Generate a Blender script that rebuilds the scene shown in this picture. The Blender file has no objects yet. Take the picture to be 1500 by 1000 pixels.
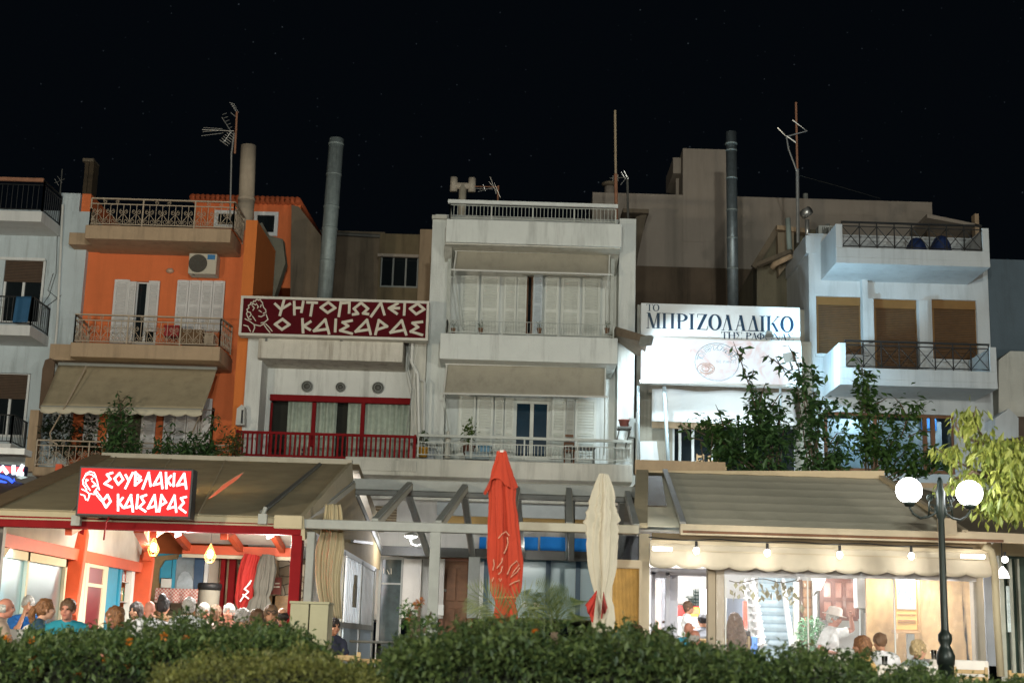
import bpy, bmesh, math, random
from mathutils import Vector, Matrix, noise
rad = math.radians
rnd = random.Random(7)
SC = bpy.context.scene
COL = SC.collection

# ------------------------------------------------------------------ camera
FPX = 2083.0
PITCH, ROLL = rad(11.9), rad(1.7)
CAM = Vector((0, 0, 1.5))
_f = Vector((0, math.cos(PITCH), math.sin(PITCH)))
_u0 = Vector((0, -math.sin(PITCH), math.cos(PITCH)))
_r0 = Vector((1, 0, 0))
_r = _r0 * math.cos(ROLL) + _u0 * math.sin(ROLL)
_u = _u0 * math.cos(ROLL) - _r0 * math.sin(ROLL)
cd = bpy.data.cameras.new('camera')
cam = bpy.data.objects.new('camera', cd)
COL.objects.link(cam)
m = Matrix((_r, _u, -_f)).transposed().to_4x4()
m.translation = CAM
cam.matrix_world = m
cd.sensor_width = 36
cd.lens = FPX / 1500 * 36
cd.clip_start, cd.clip_end = 0.1, 2000
cd.dof.use_dof = True
cd.dof.focus_distance = 30
cd.dof.aperture_fstop = 2.4
SC.camera = cam

# ------------------------------------------------------------------ night sky
SC.view_settings.view_transform = 'Standard'
SC.view_settings.look = 'None'
SC.view_settings.exposure = 0
SC.view_settings.gamma = 1
SC.cycles.use_denoising = True
SC.cycles.max_bounces = 6
SC.cycles.transparent_max_bounces = 16
SC.cycles.sample_clamp_indirect = 6
SC.cycles.caustics_reflective = False
SC.cycles.caustics_refractive = False
wd = bpy.data.worlds.new('World')
SC.world = wd
wd.use_nodes = True
nt = wd.node_tree
bg = nt.nodes['Background']
tc = nt.nodes.new('ShaderNodeTexCoord')
vo = nt.nodes.new('ShaderNodeTexVoronoi'); vo.inputs['Scale'].default_value = 210
cr = nt.nodes.new('ShaderNodeMapRange')
cr.inputs[1].default_value, cr.inputs[2].default_value = 0.03, 0.12
cr.inputs[3].default_value, cr.inputs[4].default_value = 1.0, 0.0
wn = nt.nodes.new('ShaderNodeSeparateColor')
pw = nt.nodes.new('ShaderNodeMath'); pw.operation = 'POWER'; pw.inputs[1].default_value = 9
ml = nt.nodes.new('ShaderNodeMath'); ml.operation = 'MULTIPLY'
mx = nt.nodes.new('ShaderNodeMix'); mx.data_type = 'RGBA'
mx.inputs[6].default_value = (0.0012, 0.0020, 0.0031, 1)
mx.inputs[7].default_value = (0.05, 0.06, 0.07, 1)
nt.links.new(tc.outputs['Generated'], vo.inputs['Vector'])
nt.links.new(vo.outputs['Distance'], cr.inputs[0])
nt.links.new(vo.outputs['Color'], wn.inputs[0])
nt.links.new(wn.outputs[0], pw.inputs[0])
nt.links.new(cr.outputs[0], ml.inputs[0])
nt.links.new(pw.outputs[0], ml.inputs[1])
nt.links.new(ml.outputs[0], mx.inputs[0])
nt.links.new(mx.outputs[2], bg.inputs['Color'])
bg.inputs['Strength'].default_value = 1.0

# ------------------------------------------------------------------ the street's lamps (outside the frame, no posts built; the high one is added)
def lamp(name, loc, power, col, radius=0.2, kind='POINT', target=None, spot=90, blend=.5):
    d = bpy.data.lights.new(name, kind)
    d.energy = power
    d.color = col
    if kind != 'AREA':
        d.shadow_soft_size = radius
    if kind == 'SPOT':
        d.spot_size, d.spot_blend = rad(spot), blend
    if kind == 'AREA':
        d.size = radius
    o = bpy.data.objects.new(name, d)
    COL.objects.link(o)
    o.location = loc
    if target is not None:
        o.rotation_euler = (Vector(target) - Vector(loc)).to_track_quat('-Z', 'Y').to_euler()
    return o
WARM, NEUT, COOL = (1, .80, .56), (1, .93, .80), (.62, .86, 1)
lamp('promenade_lamp_light', (-11.0, 9.0, 3.7), 3700, (1, .86, .64), .22)
lamp('promenade_lamp_light', (-2.0, -5.0, 3.2), 6800, (.97, 1, .91), .3)
lamp('promenade_lamp_light', (1.5, -9.0, 8.5), 12000, (.96, 1, .92), .3)  # high lamp added behind the camera to brighten the sloping awnings
lamp('promenade_lamp_light', (9.6, 13.0, 3.8), 1700, (1, .94, .84), .22)
lamp('promenade_lamp_light', (11.0, -5, 3.4), 3200, (1, .95, .86), .3)

# ------------------------------------------------------------------ photograph pixel (1500 x 1000) -> point at depth Y
def W(px, py, Y):
    d = _f * FPX + _r * (px - 750) - _u * (py - 500)
    return CAM + d * (Y / d.y)
def RX(x0, y0, x1, y1, Y):
    xm, ym = (x0 + x1) / 2, (y0 + y1) / 2
    return W(x0, ym, Y).x, W(x1, ym, Y).x, W(xm, y1, Y).z, W(xm, y0, Y).z

# ------------------------------------------------------------------ mesh builder
class MB:
    def __init__(s):
        s.v, s.f = [], []
    def add(s, vs, fs):
        n = len(s.v)
        s.v += [tuple(p) for p in vs]
        s.f += [tuple(i + n for i in f) for f in fs]
        return s
    def box(s, x0, x1, y0, y1, z0, z1):
        x0, x1 = min(x0, x1), max(x0, x1); z0, z1 = min(z0, z1), max(z0, z1); y0, y1 = min(y0, y1), max(y0, y1)
        return s.add([(x0,y0,z0),(x1,y0,z0),(x1,y1,z0),(x0,y1,z0),(x0,y0,z1),(x1,y0,z1),(x1,y1,z1),(x0,y1,z1)],
                     [(0,3,2,1),(4,5,6,7),(0,1,5,4),(1,2,6,5),(2,3,7,6),(3,0,4,7)])
    def pbox(s, a, b, c, d, Y, dep):
        x0, x1, z0, z1 = RX(a, b, c, d, Y)
        return s.box(x0, x1, Y, Y + dep, z0, z1)
    def obox(s, c, sx, sy, sz, rot=None):
        rot = rot or Matrix.Identity(3)
        vs = [Vector(c) + rot @ Vector((i*sx/2, j*sy/2, k*sz/2)) for k in (-1,1) for (i,j) in ((-1,-1),(1,-1),(1,1),(-1,1))]
        return s.add(vs, [(0,3,2,1),(4,5,6,7),(0,1,5,4),(1,2,6,5),(2,3,7,6),(3,0,4,7)])
    def bar(s, p, q, w, h=None, up=(0,0,1)):
        p, q = Vector(p), Vector(q); h = h or w
        d = (q - p); L = d.length
        if L < 1e-6: return s
        d /= L; up = Vector(up)
        if abs(d.dot(up)) > .98: up = Vector((0,1,0))
        sd = d.cross(up).normalized(); u = sd.cross(d)
        vs = [b + sd*i*w/2 + u*j*h/2 for b in (p,q) for (i,j) in ((-1,-1),(1,-1),(1,1),(-1,1))]
        return s.add(vs, [(3,2,1,0),(4,5,6,7),(0,1,5,4),(1,2,6,5),(2,3,7,6),(3,0,4,7)])
    def tube(s, pts, r, n=8, closed=False):
        pts = [Vector(p) for p in pts]; N = len(pts)
        rs = r if isinstance(r, (list, tuple)) else [r] * N
        vs, pu = [], None
        for i, p in enumerate(pts):
            a = pts[(i-1) % N] if (closed or i > 0) else p
            b = pts[(i+1) % N] if (closed or i < N-1) else p
            t = (b - a)
            t = t.normalized() if t.length > 1e-9 else Vector((0,0,1))
            if pu is None:
                pu = t.cross(Vector((0,0,1)))
                if pu.length < .05: pu = t.cross(Vector((0,1,0)))
            pu = (pu - t * pu.dot(t))
            pu = pu.normalized() if pu.length > 1e-6 else t.orthogonal().normalized()
            w = t.cross(pu)
            vs += [p + (pu*math.cos(2*math.pi*k/n) + w*math.sin(2*math.pi*k/n)) * rs[i] for k in range(n)]
        fs = []
        for i in range(N if closed else N-1):
            j = (i+1) % N
            fs += [(i*n+k, i*n+(k+1)%n, j*n+(k+1)%n, j*n+k) for k in range(n)]
        if not closed:
            fs += [tuple(reversed(range(n))), tuple(range((N-1)*n, N*n))]
        return s.add(vs, fs)
    def lathe(s, prof, o=(0,0,0), n=20):
        vs, fs = [], []
        for (r, z) in prof:
            vs += [(o[0]+r*math.cos(2*math.pi*k/n), o[1]+r*math.sin(2*math.pi*k/n), o[2]+z) for k in range(n)]
        for i in range(len(prof)-1):
            fs += [(i*n+k, i*n+(k+1)%n, (i+1)*n+(k+1)%n, (i+1)*n+k) for k in range(n)]
        fs += [tuple(reversed(range(n))), tuple(range((len(prof)-1)*n, len(prof)*n))]
        return s.add(vs, fs)
    def ball(s, c, r, nu=16, nv=10, rot=None):
        r = r if isinstance(r, (tuple, list)) else (r, r, r)
        rot = rot or Matrix.Identity(3); c = Vector(c)
        vs = [c + rot @ Vector((0,0,-r[2]))]
        for j in range(1, nv):
            t = math.pi*j/nv - math.pi/2
            vs += [c + rot @ Vector((r[0]*math.cos(t)*math.cos(2*math.pi*k/nu), r[1]*math.cos(t)*math.sin(2*math.pi*k/nu), r[2]*math.sin(t))) for k in range(nu)]
        vs.append(c + rot @ Vector((0,0,r[2])))
        fs = [(0, 1+(k+1)%nu, 1+k) for k in range(nu)]
        for j in range(nv-2):
            fs += [(1+j*nu+k, 1+j*nu+(k+1)%nu, 1+(j+1)*nu+(k+1)%nu, 1+(j+1)*nu+k) for k in range(nu)]
        L = len(vs)-1
        fs += [(L, 1+(nv-2)*nu+k, 1+(nv-2)*nu+(k+1)%nu) for k in range(nu)]
        return s.add(vs, fs)
    def prism(s, pts, y0, y1):                       # polygon in the XZ plane, pushed from y0 to y1
        n = len(pts)
        vs = [(x, y0, z) for x, z in pts] + [(x, y1, z) for x, z in pts]
        fs = [tuple(range(n)), tuple(reversed(range(n, 2*n)))] + [(i, i+n, (i+1)%n+n, (i+1)%n) for i in range(n)]
        return s.add(vs, fs)
    def plan(s, pts, z0, z1):                        # polygon in the XY plane, pushed from z0 to z1
        n = len(pts)
        vs = [(x, y, z0) for x, y in pts] + [(x, y, z1) for x, y in pts]
        fs = [tuple(reversed(range(n))), tuple(range(n, 2*n))] + [(i, (i+1)%n, (i+1)%n+n, i+n) for i in range(n)]
        return s.add(vs, fs)
    def sheet(s, fn, nu, nv):
        vs = [fn(i/nu, j/nv) for j in range(nv+1) for i in range(nu+1)]
        fs = [(j*(nu+1)+i, j*(nu+1)+i+1, (j+1)*(nu+1)+i+1, (j+1)*(nu+1)+i) for j in range(nv) for i in range(nu)]
        return s.add(vs, fs)
    def build(s, name, mat, parent=None, smooth=False, bevel=0, solid=0, local=False, recalc=True):
        me = bpy.data.meshes.new(name)
        me.from_pydata(s.v, [], s.f)
        if recalc and s.f:
            bm = bmesh.new(); bm.from_mesh(me)
            bmesh.ops.recalc_face_normals(bm, faces=bm.faces)
            bm.to_mesh(me); bm.free()
        me.materials.append(mat)
        if smooth:
            me.polygons.foreach_set('use_smooth', [True]*len(me.polygons))
        o = bpy.data.objects.new(name, me)
        COL.objects.link(o)
        if bevel:
            b = o.modifiers.new('bevel', 'BEVEL'); b.width = bevel; b.segments = 2; b.limit_method = 'ANGLE'
        if solid:
            b = o.modifiers.new('solid', 'SOLIDIFY'); b.thickness = solid; b.offset = 0
        if parent is not None:
            o.parent = parent
            if not local:
                off, p = Vector((0,0,0)), parent
                while p is not None:
                    off += p.location; p = p.parent
                o.location = -off
        return o

def tag(o, label, cat, group=None, kind=None):
    o['label'] = label; o['category'] = cat
    if group: o['group'] = group
    if kind: o['kind'] = kind
    return o
def thing(name, label, cat, loc=(0,0,0), group=None):
    o = bpy.data.objects.new(name, None)
    COL.objects.link(o)
    o.location = loc
    o.empty_display_size = .2
    return tag(o, label, cat, group)
def copy_thing(root, loc, rz=0, label=None):
    def cp(o, par):
        c = o.copy(); COL.objects.link(c)
        if par is not None: c.parent = par
        for ch in list(o.children): cp(ch, c)
        return c
    r = cp(root, None)
    r.location = loc; r.rotation_euler = (0, 0, rz)
    if label: r['label'] = label
    return r

# ------------------------------------------------------------------ materials
def newmat(name):
    mt = bpy.data.materials.new(name); mt.use_nodes = True
    n = mt.node_tree
    return mt, n, n.nodes['Principled BSDF']
def M(name, col, rough=.6, var=.12, scale=4.0, bump=.0, metal=0.0, streak=0.0, dirt=(.05,.045,.035), emit=0, ecol=None, spec=.4, fine=0.0):
    mt, n, p = newmat(name)
    L = n.links
    geo = n.nodes.new('ShaderNodeTexCoord')
    p.inputs['Roughness'].default_value = rough
    p.inputs['Metallic'].default_value = metal
    p.inputs['Specular IOR Level'].default_value = spec
    nz = n.nodes.new('ShaderNodeTexNoise'); nz.inputs['Scale'].default_value = scale; nz.inputs['Detail'].default_value = 8; nz.inputs['Roughness'].default_value = .65
    L.new(geo.outputs['Object'], nz.inputs['Vector'])
    mixn = n.nodes.new('ShaderNodeMix'); mixn.data_type = 'RGBA'
    c = col
    mixn.inputs[6].default_value = (max(c[0]*(1-2.2*var),0), max(c[1]*(1-2.2*var),0), max(c[2]*(1-2.2*var),0), 1)
    mixn.inputs[7].default_value = (min(c[0]*(1+2.2*var),1), min(c[1]*(1+2.2*var),1), min(c[2]*(1+2.2*var),1), 1)
    L.new(nz.outputs['Fac'], mixn.inputs[0])
    out = mixn.outputs[2]
    if streak:
        mp = n.nodes.new('ShaderNodeMapping'); mp.inputs['Scale'].default_value = (2.4, 2.4, .22)
        L.new(geo.outputs['Object'], mp.inputs['Vector'])
        n2 = n.nodes.new('ShaderNodeTexNoise'); n2.inputs['Scale'].default_value = 1.7; n2.inputs['Detail'].default_value = 9; n2.inputs['Roughness'].default_value = .7
        L.new(mp.outputs[0], n2.inputs['Vector'])
        mr = n.nodes.new('ShaderNodeMapRange'); mr.inputs[1].default_value = .50; mr.inputs[2].default_value = .78; mr.inputs[4].default_value = streak
        L.new(n2.outputs['Fac'], mr.inputs[0])
        m2 = n.nodes.new('ShaderNodeMix'); m2.data_type = 'RGBA'
        m2.inputs[7].default_value = (*dirt, 1)
        L.new(mr.outputs[0], m2.inputs[0]); L.new(out, m2.inputs[6]); out = m2.outputs[2]
    L.new(out, p.inputs['Base Color'])
    if bump:
        nb = n.nodes.new('ShaderNodeTexNoise'); nb.inputs['Scale'].default_value = scale*12; nb.inputs['Detail'].default_value = 4
        L.new(geo.outputs['Object'], nb.inputs['Vector'])
        b = n.nodes.new('ShaderNodeBump'); b.inputs['Strength'].default_value = bump; b.inputs['Distance'].default_value = .02
        L.new(nb.outputs['Fac'], b.inputs['Height']); L.new(b.outputs[0], p.inputs['Normal'])
    if emit:
        e = ecol or col
        p.inputs['Emission Color'].default_value = (*e, 1)
        p.inputs['Emission Strength'].default_value = emit
    return mt
def waves(name, c0, c1, scale, axis='X', rough=.7, dist=0.0, bump=.4, sharp=(.3,.7)):
    """slats, reeds, boards, louvres: bands across one axis"""
    mt, n, p = newmat(name); L = n.links
    g = n.nodes.new('ShaderNodeTexCoord')
    w = n.nodes.new('ShaderNodeTexWave'); w.bands_direction = axis; w.inputs['Scale'].default_value = scale; w.inputs['Distortion'].default_value = dist; w.inputs['Detail'].default_value = 3
    L.new(g.outputs['Object'], w.inputs['Vector'])
    r = n.nodes.new('ShaderNodeMapRange'); r.inputs[1].default_value, r.inputs[2].default_value = sharp
    L.new(w.outputs['Fac'], r.inputs[0])
    mx = n.nodes.new('ShaderNodeMix'); mx.data_type = 'RGBA'; mx.inputs[6].default_value = (*c0,1); mx.inputs[7].default_value = (*c1,1)
    L.new(r.outputs[0], mx.inputs[0])
    nz = n.nodes.new('ShaderNodeTexNoise'); nz.inputs['Scale'].default_value = 9; nz.inputs['Detail'].default_value = 6
    L.new(g.outputs['Object'], nz.inputs['Vector'])
    hs = n.nodes.new('ShaderNodeHueSaturation'); L.new(mx.outputs[2], hs.inputs['Color'])
    r2 = n.nodes.new('ShaderNodeMapRange'); r2.inputs[3].default_value, r2.inputs[4].default_value = .65, 1.3
    L.new(nz.outputs['Fac'], r2.inputs[0]); L.new(r2.outputs[0], hs.inputs['Value'])
    L.new(hs.outputs[0], p.inputs['Base Color'])
    p.inputs['Roughness'].default_value = rough
    b = n.nodes.new('ShaderNodeBump'); b.inputs['Strength'].default_value = bump; b.inputs['Distance'].default_value = .02
    L.new(w.outputs['Fac'], b.inputs['Height']); L.new(b.outputs[0], p.inputs['Normal'])
    return mt
def leafmat(name, c0, c1, trans=.35, rough=.5):
    mt, n, p = newmat(name); L = n.links
    g = n.nodes.new('ShaderNodeNewGeometry')
    mx = n.nodes.new('ShaderNodeMix'); mx.data_type = 'RGBA'; mx.inputs[6].default_value = (*c0,1); mx.inputs[7].default_value = (*c1,1)
    L.new(g.outputs['Random Per Island'], mx.inputs[0])
    L.new(mx.outputs[2], p.inputs['Base Color'])
    p.inputs['Roughness'].default_value = rough
    t = n.nodes.new('ShaderNodeBsdfTranslucent'); L.new(mx.outputs[2], t.inputs['Color'])
    ms = n.nodes.new('ShaderNodeMixShader'); ms.inputs[0].default_value = trans
    L.new(p.outputs[0], ms.inputs[1]); L.new(t.outputs[0], ms.inputs[2])
    L.new(ms.outputs[0], n.nodes['Material Output'].inputs['Surface'])
    return mt
def clearmat(name, tint=(1,1,1), gloss=.10, rough=.05, bump=.0, milk=0):
    mt, n, p = newmat(name); L = n.links
    t = n.nodes.new('ShaderNodeBsdfTransparent'); t.inputs['Color'].default_value = (*tint,1)
    gl = n.nodes.new('ShaderNodeBsdfGlossy'); gl.inputs['Roughness'].default_value = rough
    fr = n.nodes.new('ShaderNodeFresnel'); fr.inputs['IOR'].default_value = 1.45
    ad = n.nodes.new('ShaderNodeMath'); ad.operation = 'ADD'; ad.inputs[1].default_value = gloss
    L.new(fr.outputs[0], ad.inputs[0])
    ms = n.nodes.new('ShaderNodeMixShader')
    L.new(ad.outputs[0], ms.inputs[0]); L.new(t.outputs[0], ms.inputs[1]); L.new(gl.outputs[0], ms.inputs[2])
    if bump:
        g = n.nodes.new('ShaderNodeTexCoord'); nz = n.nodes.new('ShaderNodeTexNoise'); nz.inputs['Scale'].default_value = 3
        mp = n.nodes.new('ShaderNodeMapping'); mp.inputs['Scale'].default_value = (3, 3, .6)
        L.new(g.outputs['Object'], mp.inputs['Vector']); L.new(mp.outputs[0], nz.inputs['Vector'])
        b = n.nodes.new('ShaderNodeBump'); b.inputs['Strength'].default_value = bump; b.inputs['Distance'].default_value = .1
        L.new(nz.outputs['Fac'], b.inputs['Height']); L.new(b.outputs[0], gl.inputs['Normal'])
    last = ms.outputs[0]
    if milk:
        tl, df, am, m2 = n.nodes.new('ShaderNodeBsdfTranslucent'), n.nodes.new('ShaderNodeBsdfDiffuse'), n.nodes.new('ShaderNodeMixShader'), n.nodes.new('ShaderNodeMixShader')
        for q in (tl, df): q.inputs['Color'].default_value = (.9,.9,.92,1)
        L.new(tl.outputs[0], am.inputs[1]); L.new(df.outputs[0], am.inputs[2])
        m2.inputs[0].default_value = milk; L.new(last, m2.inputs[1]); L.new(am.outputs[0], m2.inputs[2]); last = m2.outputs[0]
    L.new(last, n.nodes['Material Output'].inputs['Surface'])
    return mt
def glow(name, col, s):
    mt, n, p = newmat(name)
    p.inputs['Base Color'].default_value = (*col,1)
    p.inputs['Emission Color'].default_value = (*col,1)
    p.inputs['Emission Strength'].default_value = s
    return mt

m_white = M('white_plaster', (.65,.66,.63), .85, .06, 2, .25, streak=.5)
m_white2 = M('clean_white_plaster', (.66,.67,.66), .85, .05, 2, .2, streak=.25)
m_centre = M('offwhite_plaster', (.66,.685,.655), .85, .06, 2.5, .25, streak=.42)
m_slab = M('painted_slab', (.55,.54,.48), .85, .08, 3, .25, streak=.5)
m_orange = M('orange_plaster', (.68,.17,.055), .85, .07, 2.5, .25, streak=.25, dirt=(.25,.06,.02))
m_orange2 = M('lit_orange_plaster_pier', (.66,.185,.04), .85, .06, 2.5, .25, streak=.2, dirt=(.3,.08,.02))  # yellower than the wall: the pier's more direct light put into its colour
m_tan = M('tan_plaster', (.43,.31,.20), .85, .08, 3, .25, streak=.5)
m_beige = M('beige_plaster', (.40,.34,.28), .9, .10, .8, .25, streak=.45, dirt=(.10,.07,.05))
m_dark = M('old_dark_render', (.15,.12,.085), .9, .22, 1.4, .35, streak=.8, dirt=(.02,.018,.014))
m_bluewhite = M('cool_white_plaster', (.49,.515,.525), .85, .05, 2, .2, streak=.3)
m_greywall = M('grey_side_wall', (.12,.16,.19), .9, .1, 2, .2, streak=.3)
m_shutter = M('white_shutter_paint', (.64,.66,.61), .6, .06, 5, 0, streak=.2)
m_shutterw = M('grey_white_shutter_paint', (.62,.61,.60), .6, .05, 5, 0, streak=.2)
m_frame = M('white_frame_paint', (.66,.67,.66), .5, .04)
m_brownroll = waves('brown_roller_slats', (.06,.028,.008), (.12,.058,.017), 7, 'Z', .6, 0, .5)
m_brownbox = M('brown_roller_box', (.19,.095,.025), .6, .1, 6)
m_darkroll = waves('dark_brown_roller_slats', (.05,.03,.02), (.10,.06,.035), 8, 'Z', .6, 0, .5)
m_glass = M('dark_window_glass', (.012,.016,.018), .06, .2, 2, spec=.6)
m_glassblue = M('dark_blue_window_glass', (.012,.035,.06), .08, .3, 1.5, spec=.6)
m_iron = M('black_iron', (.012,.012,.012), .5, .2, 8)
m_ironpale = M('cream_painted_iron', (.42,.34,.25), .55, .12, 8)
m_irongrey = M('grey_painted_iron', (.44,.46,.42), .5, .12, 8)
m_red = M('dark_red_paint', (.19,.010,.012), .75, .14, 4, .05, spec=.08)
m_redwood = M('orange_red_beam_paint', (.55,.085,.03), .55, .10, 4, .05)
m_awn = M('khaki_awning_cloth', (.42,.35,.23), .9, .10, 3, .15, streak=.3)
m_awngrey = M('grey_beige_awning_cloth', (.38,.35,.28), .9, .08, 3, .15, streak=.3)
m_val = M('cream_valance_cloth', (.55,.50,.38), .9, .06, 3, .1)
m_metal = M('grey_painted_steel', (.26,.27,.25), .5, .12, 5, .05)
m_metaldk = M('dark_steel', (.09,.09,.08), .5, .15, 5, .05)
m_galv = M('galvanised_flue', (.26,.31,.31), .6, .22, 7, .1, .25, streak=.6)
m_coolw = M('cool_weathered_plaster', (.50,.57,.60), .85, .06, 2, .25, streak=.5)
m_conc = M('concrete_pipe', (.40,.33,.25), .9, .12, 5, .3, streak=.3)
m_tile = M('terracotta_tile', (.42,.09,.03), .8, .2, 6, .2)
m_rust = M('rusty_steel', (.30,.14,.08), .7, .25, 9)
m_alu = M('aluminium', (.55,.55,.53), .35, .1, 8, 0, .7)
m_wood = M('brown_wood', (.16,.07,.03), .6, .25, 9, .1)
m_plank = M('varnished_plank', (.36,.21,.09), .55, .2, 5, .1)
m_plastic = M('white_plastic', (.62,.62,.58), .45, .05)
m_black = M('black_plastic', (.015,.015,.016), .5, .1)
m_blue = M('blue_cloth', (.025,.10,.20), .8, .15, 4, .1)
m_navy = M('dark_blue_tarpaulin', (.014,.03,.10), .6, .2, 4, .2)
# ================================================================== helpers for houses
GZ = 0.6                                             # the terrace level
def holewall(name, mt, parent, rect, holes, Y, reveal=.16, depth=8.0, top=None):
    """front wall with real openings, its reveals, and the sides and top of the house behind it; rects in pixels"""
    x0, x1, z0, z1 = RX(*rect, Y)
    hs = [RX(*h, Y) for h in holes]
    xs = sorted({x0, x1, *[h[0] for h in hs], *[h[1] for h in hs]}); zs = sorted({z0, z1, *[h[2] for h in hs], *[h[3] for h in hs]})
    xs = [x for x in xs if x0-1e-6 <= x <= x1+1e-6]; zs = [z for z in zs if z0-1e-6 <= z <= z1+1e-6]
    mb = MB()
    for i in range(len(xs)-1):
        for j in range(len(zs)-1):
            cx, cz = (xs[i]+xs[i+1])/2, (zs[j]+zs[j+1])/2
            if any(h[0] < cx < h[1] and h[2] < cz < h[3] for h in hs): continue
            mb.add([(xs[i],Y,zs[j]),(xs[i+1],Y,zs[j]),(xs[i+1],Y,zs[j+1]),(xs[i],Y,zs[j+1])], [(0,1,2,3)])
    for a, b, c, d in hs:
        e = Y + reveal
        mb.add([(a,Y,c),(b,Y,c),(b,Y,d),(a,Y,d),(a,e,c),(b,e,c),(b,e,d),(a,e,d)], [(0,4,5,1),(1,5,6,2),(2,6,7,3),(3,7,4,0)])
    e = Y + depth
    mb.add([(x0,Y,z0),(x1,Y,z0),(x1,Y,z1),(x0,Y,z1),(x0,e,z0),(x1,e,z0),(x1,e,z1),(x0,e,z1)], [(3,2,6,7),(0,3,7,4),(1,5,6,2),(4,7,6,5)])
    return mb.build(name, mt, parent, recalc=False)

def shutter(parent, px, Y, mt, panels=1, split=0, nsl=0, t=.05, rot=0.0, name='shutter'):
    """louvred shutter leaf: frame with slats"""
    x0, x1, z0, z1 = RX(*px, Y) if len(px) == 4 else px
    fw = min(.06, (x1-x0)*.16)
    mb = MB()
    mb.box(x0, x0+fw, Y-t, Y, z0, z1).box(x1-fw, x1, Y-t, Y, z0, z1)
    cuts = [z0, z1] if not split else [z0, z0+(z1-z0)*split, z1]
    for k, z in enumerate(cuts):
        a = z if k == 0 else (z-.07 if k == len(cuts)-1 else z-.04)
        mb.box(x0+fw, x1-fw, Y-t+.002, Y, a, a+.075)
    mb.box(x0+fw, x1-fw, Y-.012, Y-.006, z0+.05, z1-.05)
    n = nsl or max(4, int((z1-z0)/.075))
    for k in range(n):
        z = z0+.09 + (z1-z0-.17)*(k+.5)/n
        h = (z1-z0-.17)/n
        mb.add([(x0+fw, Y-t+.006, z-h*.45), (x1-fw, Y-t+.006, z-h*.45), (x1-fw, Y-.014, z+h*.45), (x0+fw, Y-.014, z+h*.45),
                (x0+fw, Y-t+.012, z-h*.45-.006), (x1-fw, Y-t+.012, z-h*.45-.006), (x1-fw, Y-.012, z+h*.45-.006), (x0+fw, Y-.012, z+h*.45-.006)],
               [(0,1,2,3),(7,6,5,4),(0,4,5,1)])
    return mb.build(name, mt, parent)

def window(parent, px, Y, fmat, gmat, cols=2, rows=1, fw=.06, name='window', dep=.07):
    """framed window; the pane is a sub-part"""
    x0, x1, z0, z1 = RX(*px, Y)
    mb = MB()
    mb.box(x0, x0+fw, Y, Y+dep, z0, z1).box(x1-fw, x1, Y, Y+dep, z0, z1)
    mb.box(x0+fw, x1-fw, Y+.002, Y+dep, z0, z0+fw).box(x0+fw, x1-fw, Y+.002, Y+dep, z1-fw, z1)
    for i in range(1, cols):
        x = x0+(x1-x0)*i/cols
        mb.box(x-fw*.5, x+fw*.5, Y+.004, Y+dep, z0+fw, z1-fw)
    for i in range(1, rows):
        z = z0+(z1-z0)*i/rows
        mb.box(x0+fw, x1-fw, Y+.006, Y+dep-.01, z-fw*.4, z+fw*.4)
    w = mb.build(name, fmat, parent)
    MB().box(x0+fw*.5, x1-fw*.5, Y+dep*.6, Y+dep*.6+.012, z0+fw*.5, z1-fw*.5).build('pane', gmat, w)
    return w

def rail(parent, a, b, z0, z1, mt, n, r=.009, top=.022, mid=None, posts=2, name='railing', bot=.06):
    """plain iron railing between two plan points"""
    a, b = Vector(a), Vector(b)
    mb = MB()
    P = lambda t, z: (a.x+(b.x-a.x)*t, a.y+(b.y-a.y)*t, z)
    mb.bar(P(0,z1), P(1,z1), top*2, top*1.2)
    mb.bar(P(0,z0+bot), P(1,z0+bot), .025, .02)
    zt = z1
    if mid:
        mb.bar(P(0,mid), P(1,mid), .03, .02); zt = mid
    for i in range(n+1):
        mb.tube([P(i/n, z0+bot), P(i/n, zt)], r, 5)
    for i in range(posts):
        t = i/(posts-1)
        mb.bar(P(t,z0), P(t,z1), .035, .035)
    return mb.build(name, mt, parent)

def scroll(mb, P, t, z, s, r, turns=1.35, dirn=1, du=1.0):
    pts = []
    for k in range(15):
        a = turns*2*math.pi*k/14
        q = s*(1-.72*k/14)
        pts.append(P(t + du*dirn*q*math.sin(a)*.9, z + q*math.cos(a)))
    mb.tube(pts, r, 4)

def rail_ornate(parent, a, b, z0, z1, mt, bays, r=.0085, name='railing'):
    """wrought railing: handrail, second rail, posts and a scrolled heart in every bay"""
    a, b = Vector(a), Vector(b); L = (b-a).length
    mb = MB()
    P = lambda u, z: (a.x+(b.x-a.x)*u/L, a.y+(b.y-a.y)*u/L, z)
    h = z1-z0; zm = z1-.19*h
    mb.bar(P(0,z1), P(L,z1), .06, .03)
    mb.bar(P(0,zm), P(L,zm), .025, .022); mb.bar(P(0,z0+.05), P(L,z0+.05), .025, .022)
    bw = L/bays
    for i in range(bays):
        u = bw*(i+.5)
        mb.tube([P(u, z0+.05), P(u, zm)], r, 5)
        mb.tube([P(u-bw*.5, z0+.05), P(u-bw*.5, zm)], r, 5)
        for sgn in (-1, 1):
            mb.tube([P(u+sgn*bw*.45, z0+.22*h), P(u+sgn*bw*.12, z0+.42*h), P(u, z0+.46*h)], r*.9, 4)
            scroll(mb, P, u+sgn*bw*.24, z0+.2*h, .075, r*.8, dirn=sgn)
            scroll(mb, P, u+sgn*bw*.17, z0+.54*h, .06, r*.8, dirn=sgn)
        if i % 4 == 1:
            for sgn in (-1, 1): scroll(mb, P, u+sgn*bw*.45, (z1+zm)/2, .055, r*.8, dirn=sgn)
        if i % 4 == 0: mb.bar(P(bw*i, z0), P(bw*i, z1), .03, .03)
    mb.bar(P(L, z0), P(L, z1), .03, .03)
    return mb.build(name, mt, parent)

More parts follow.
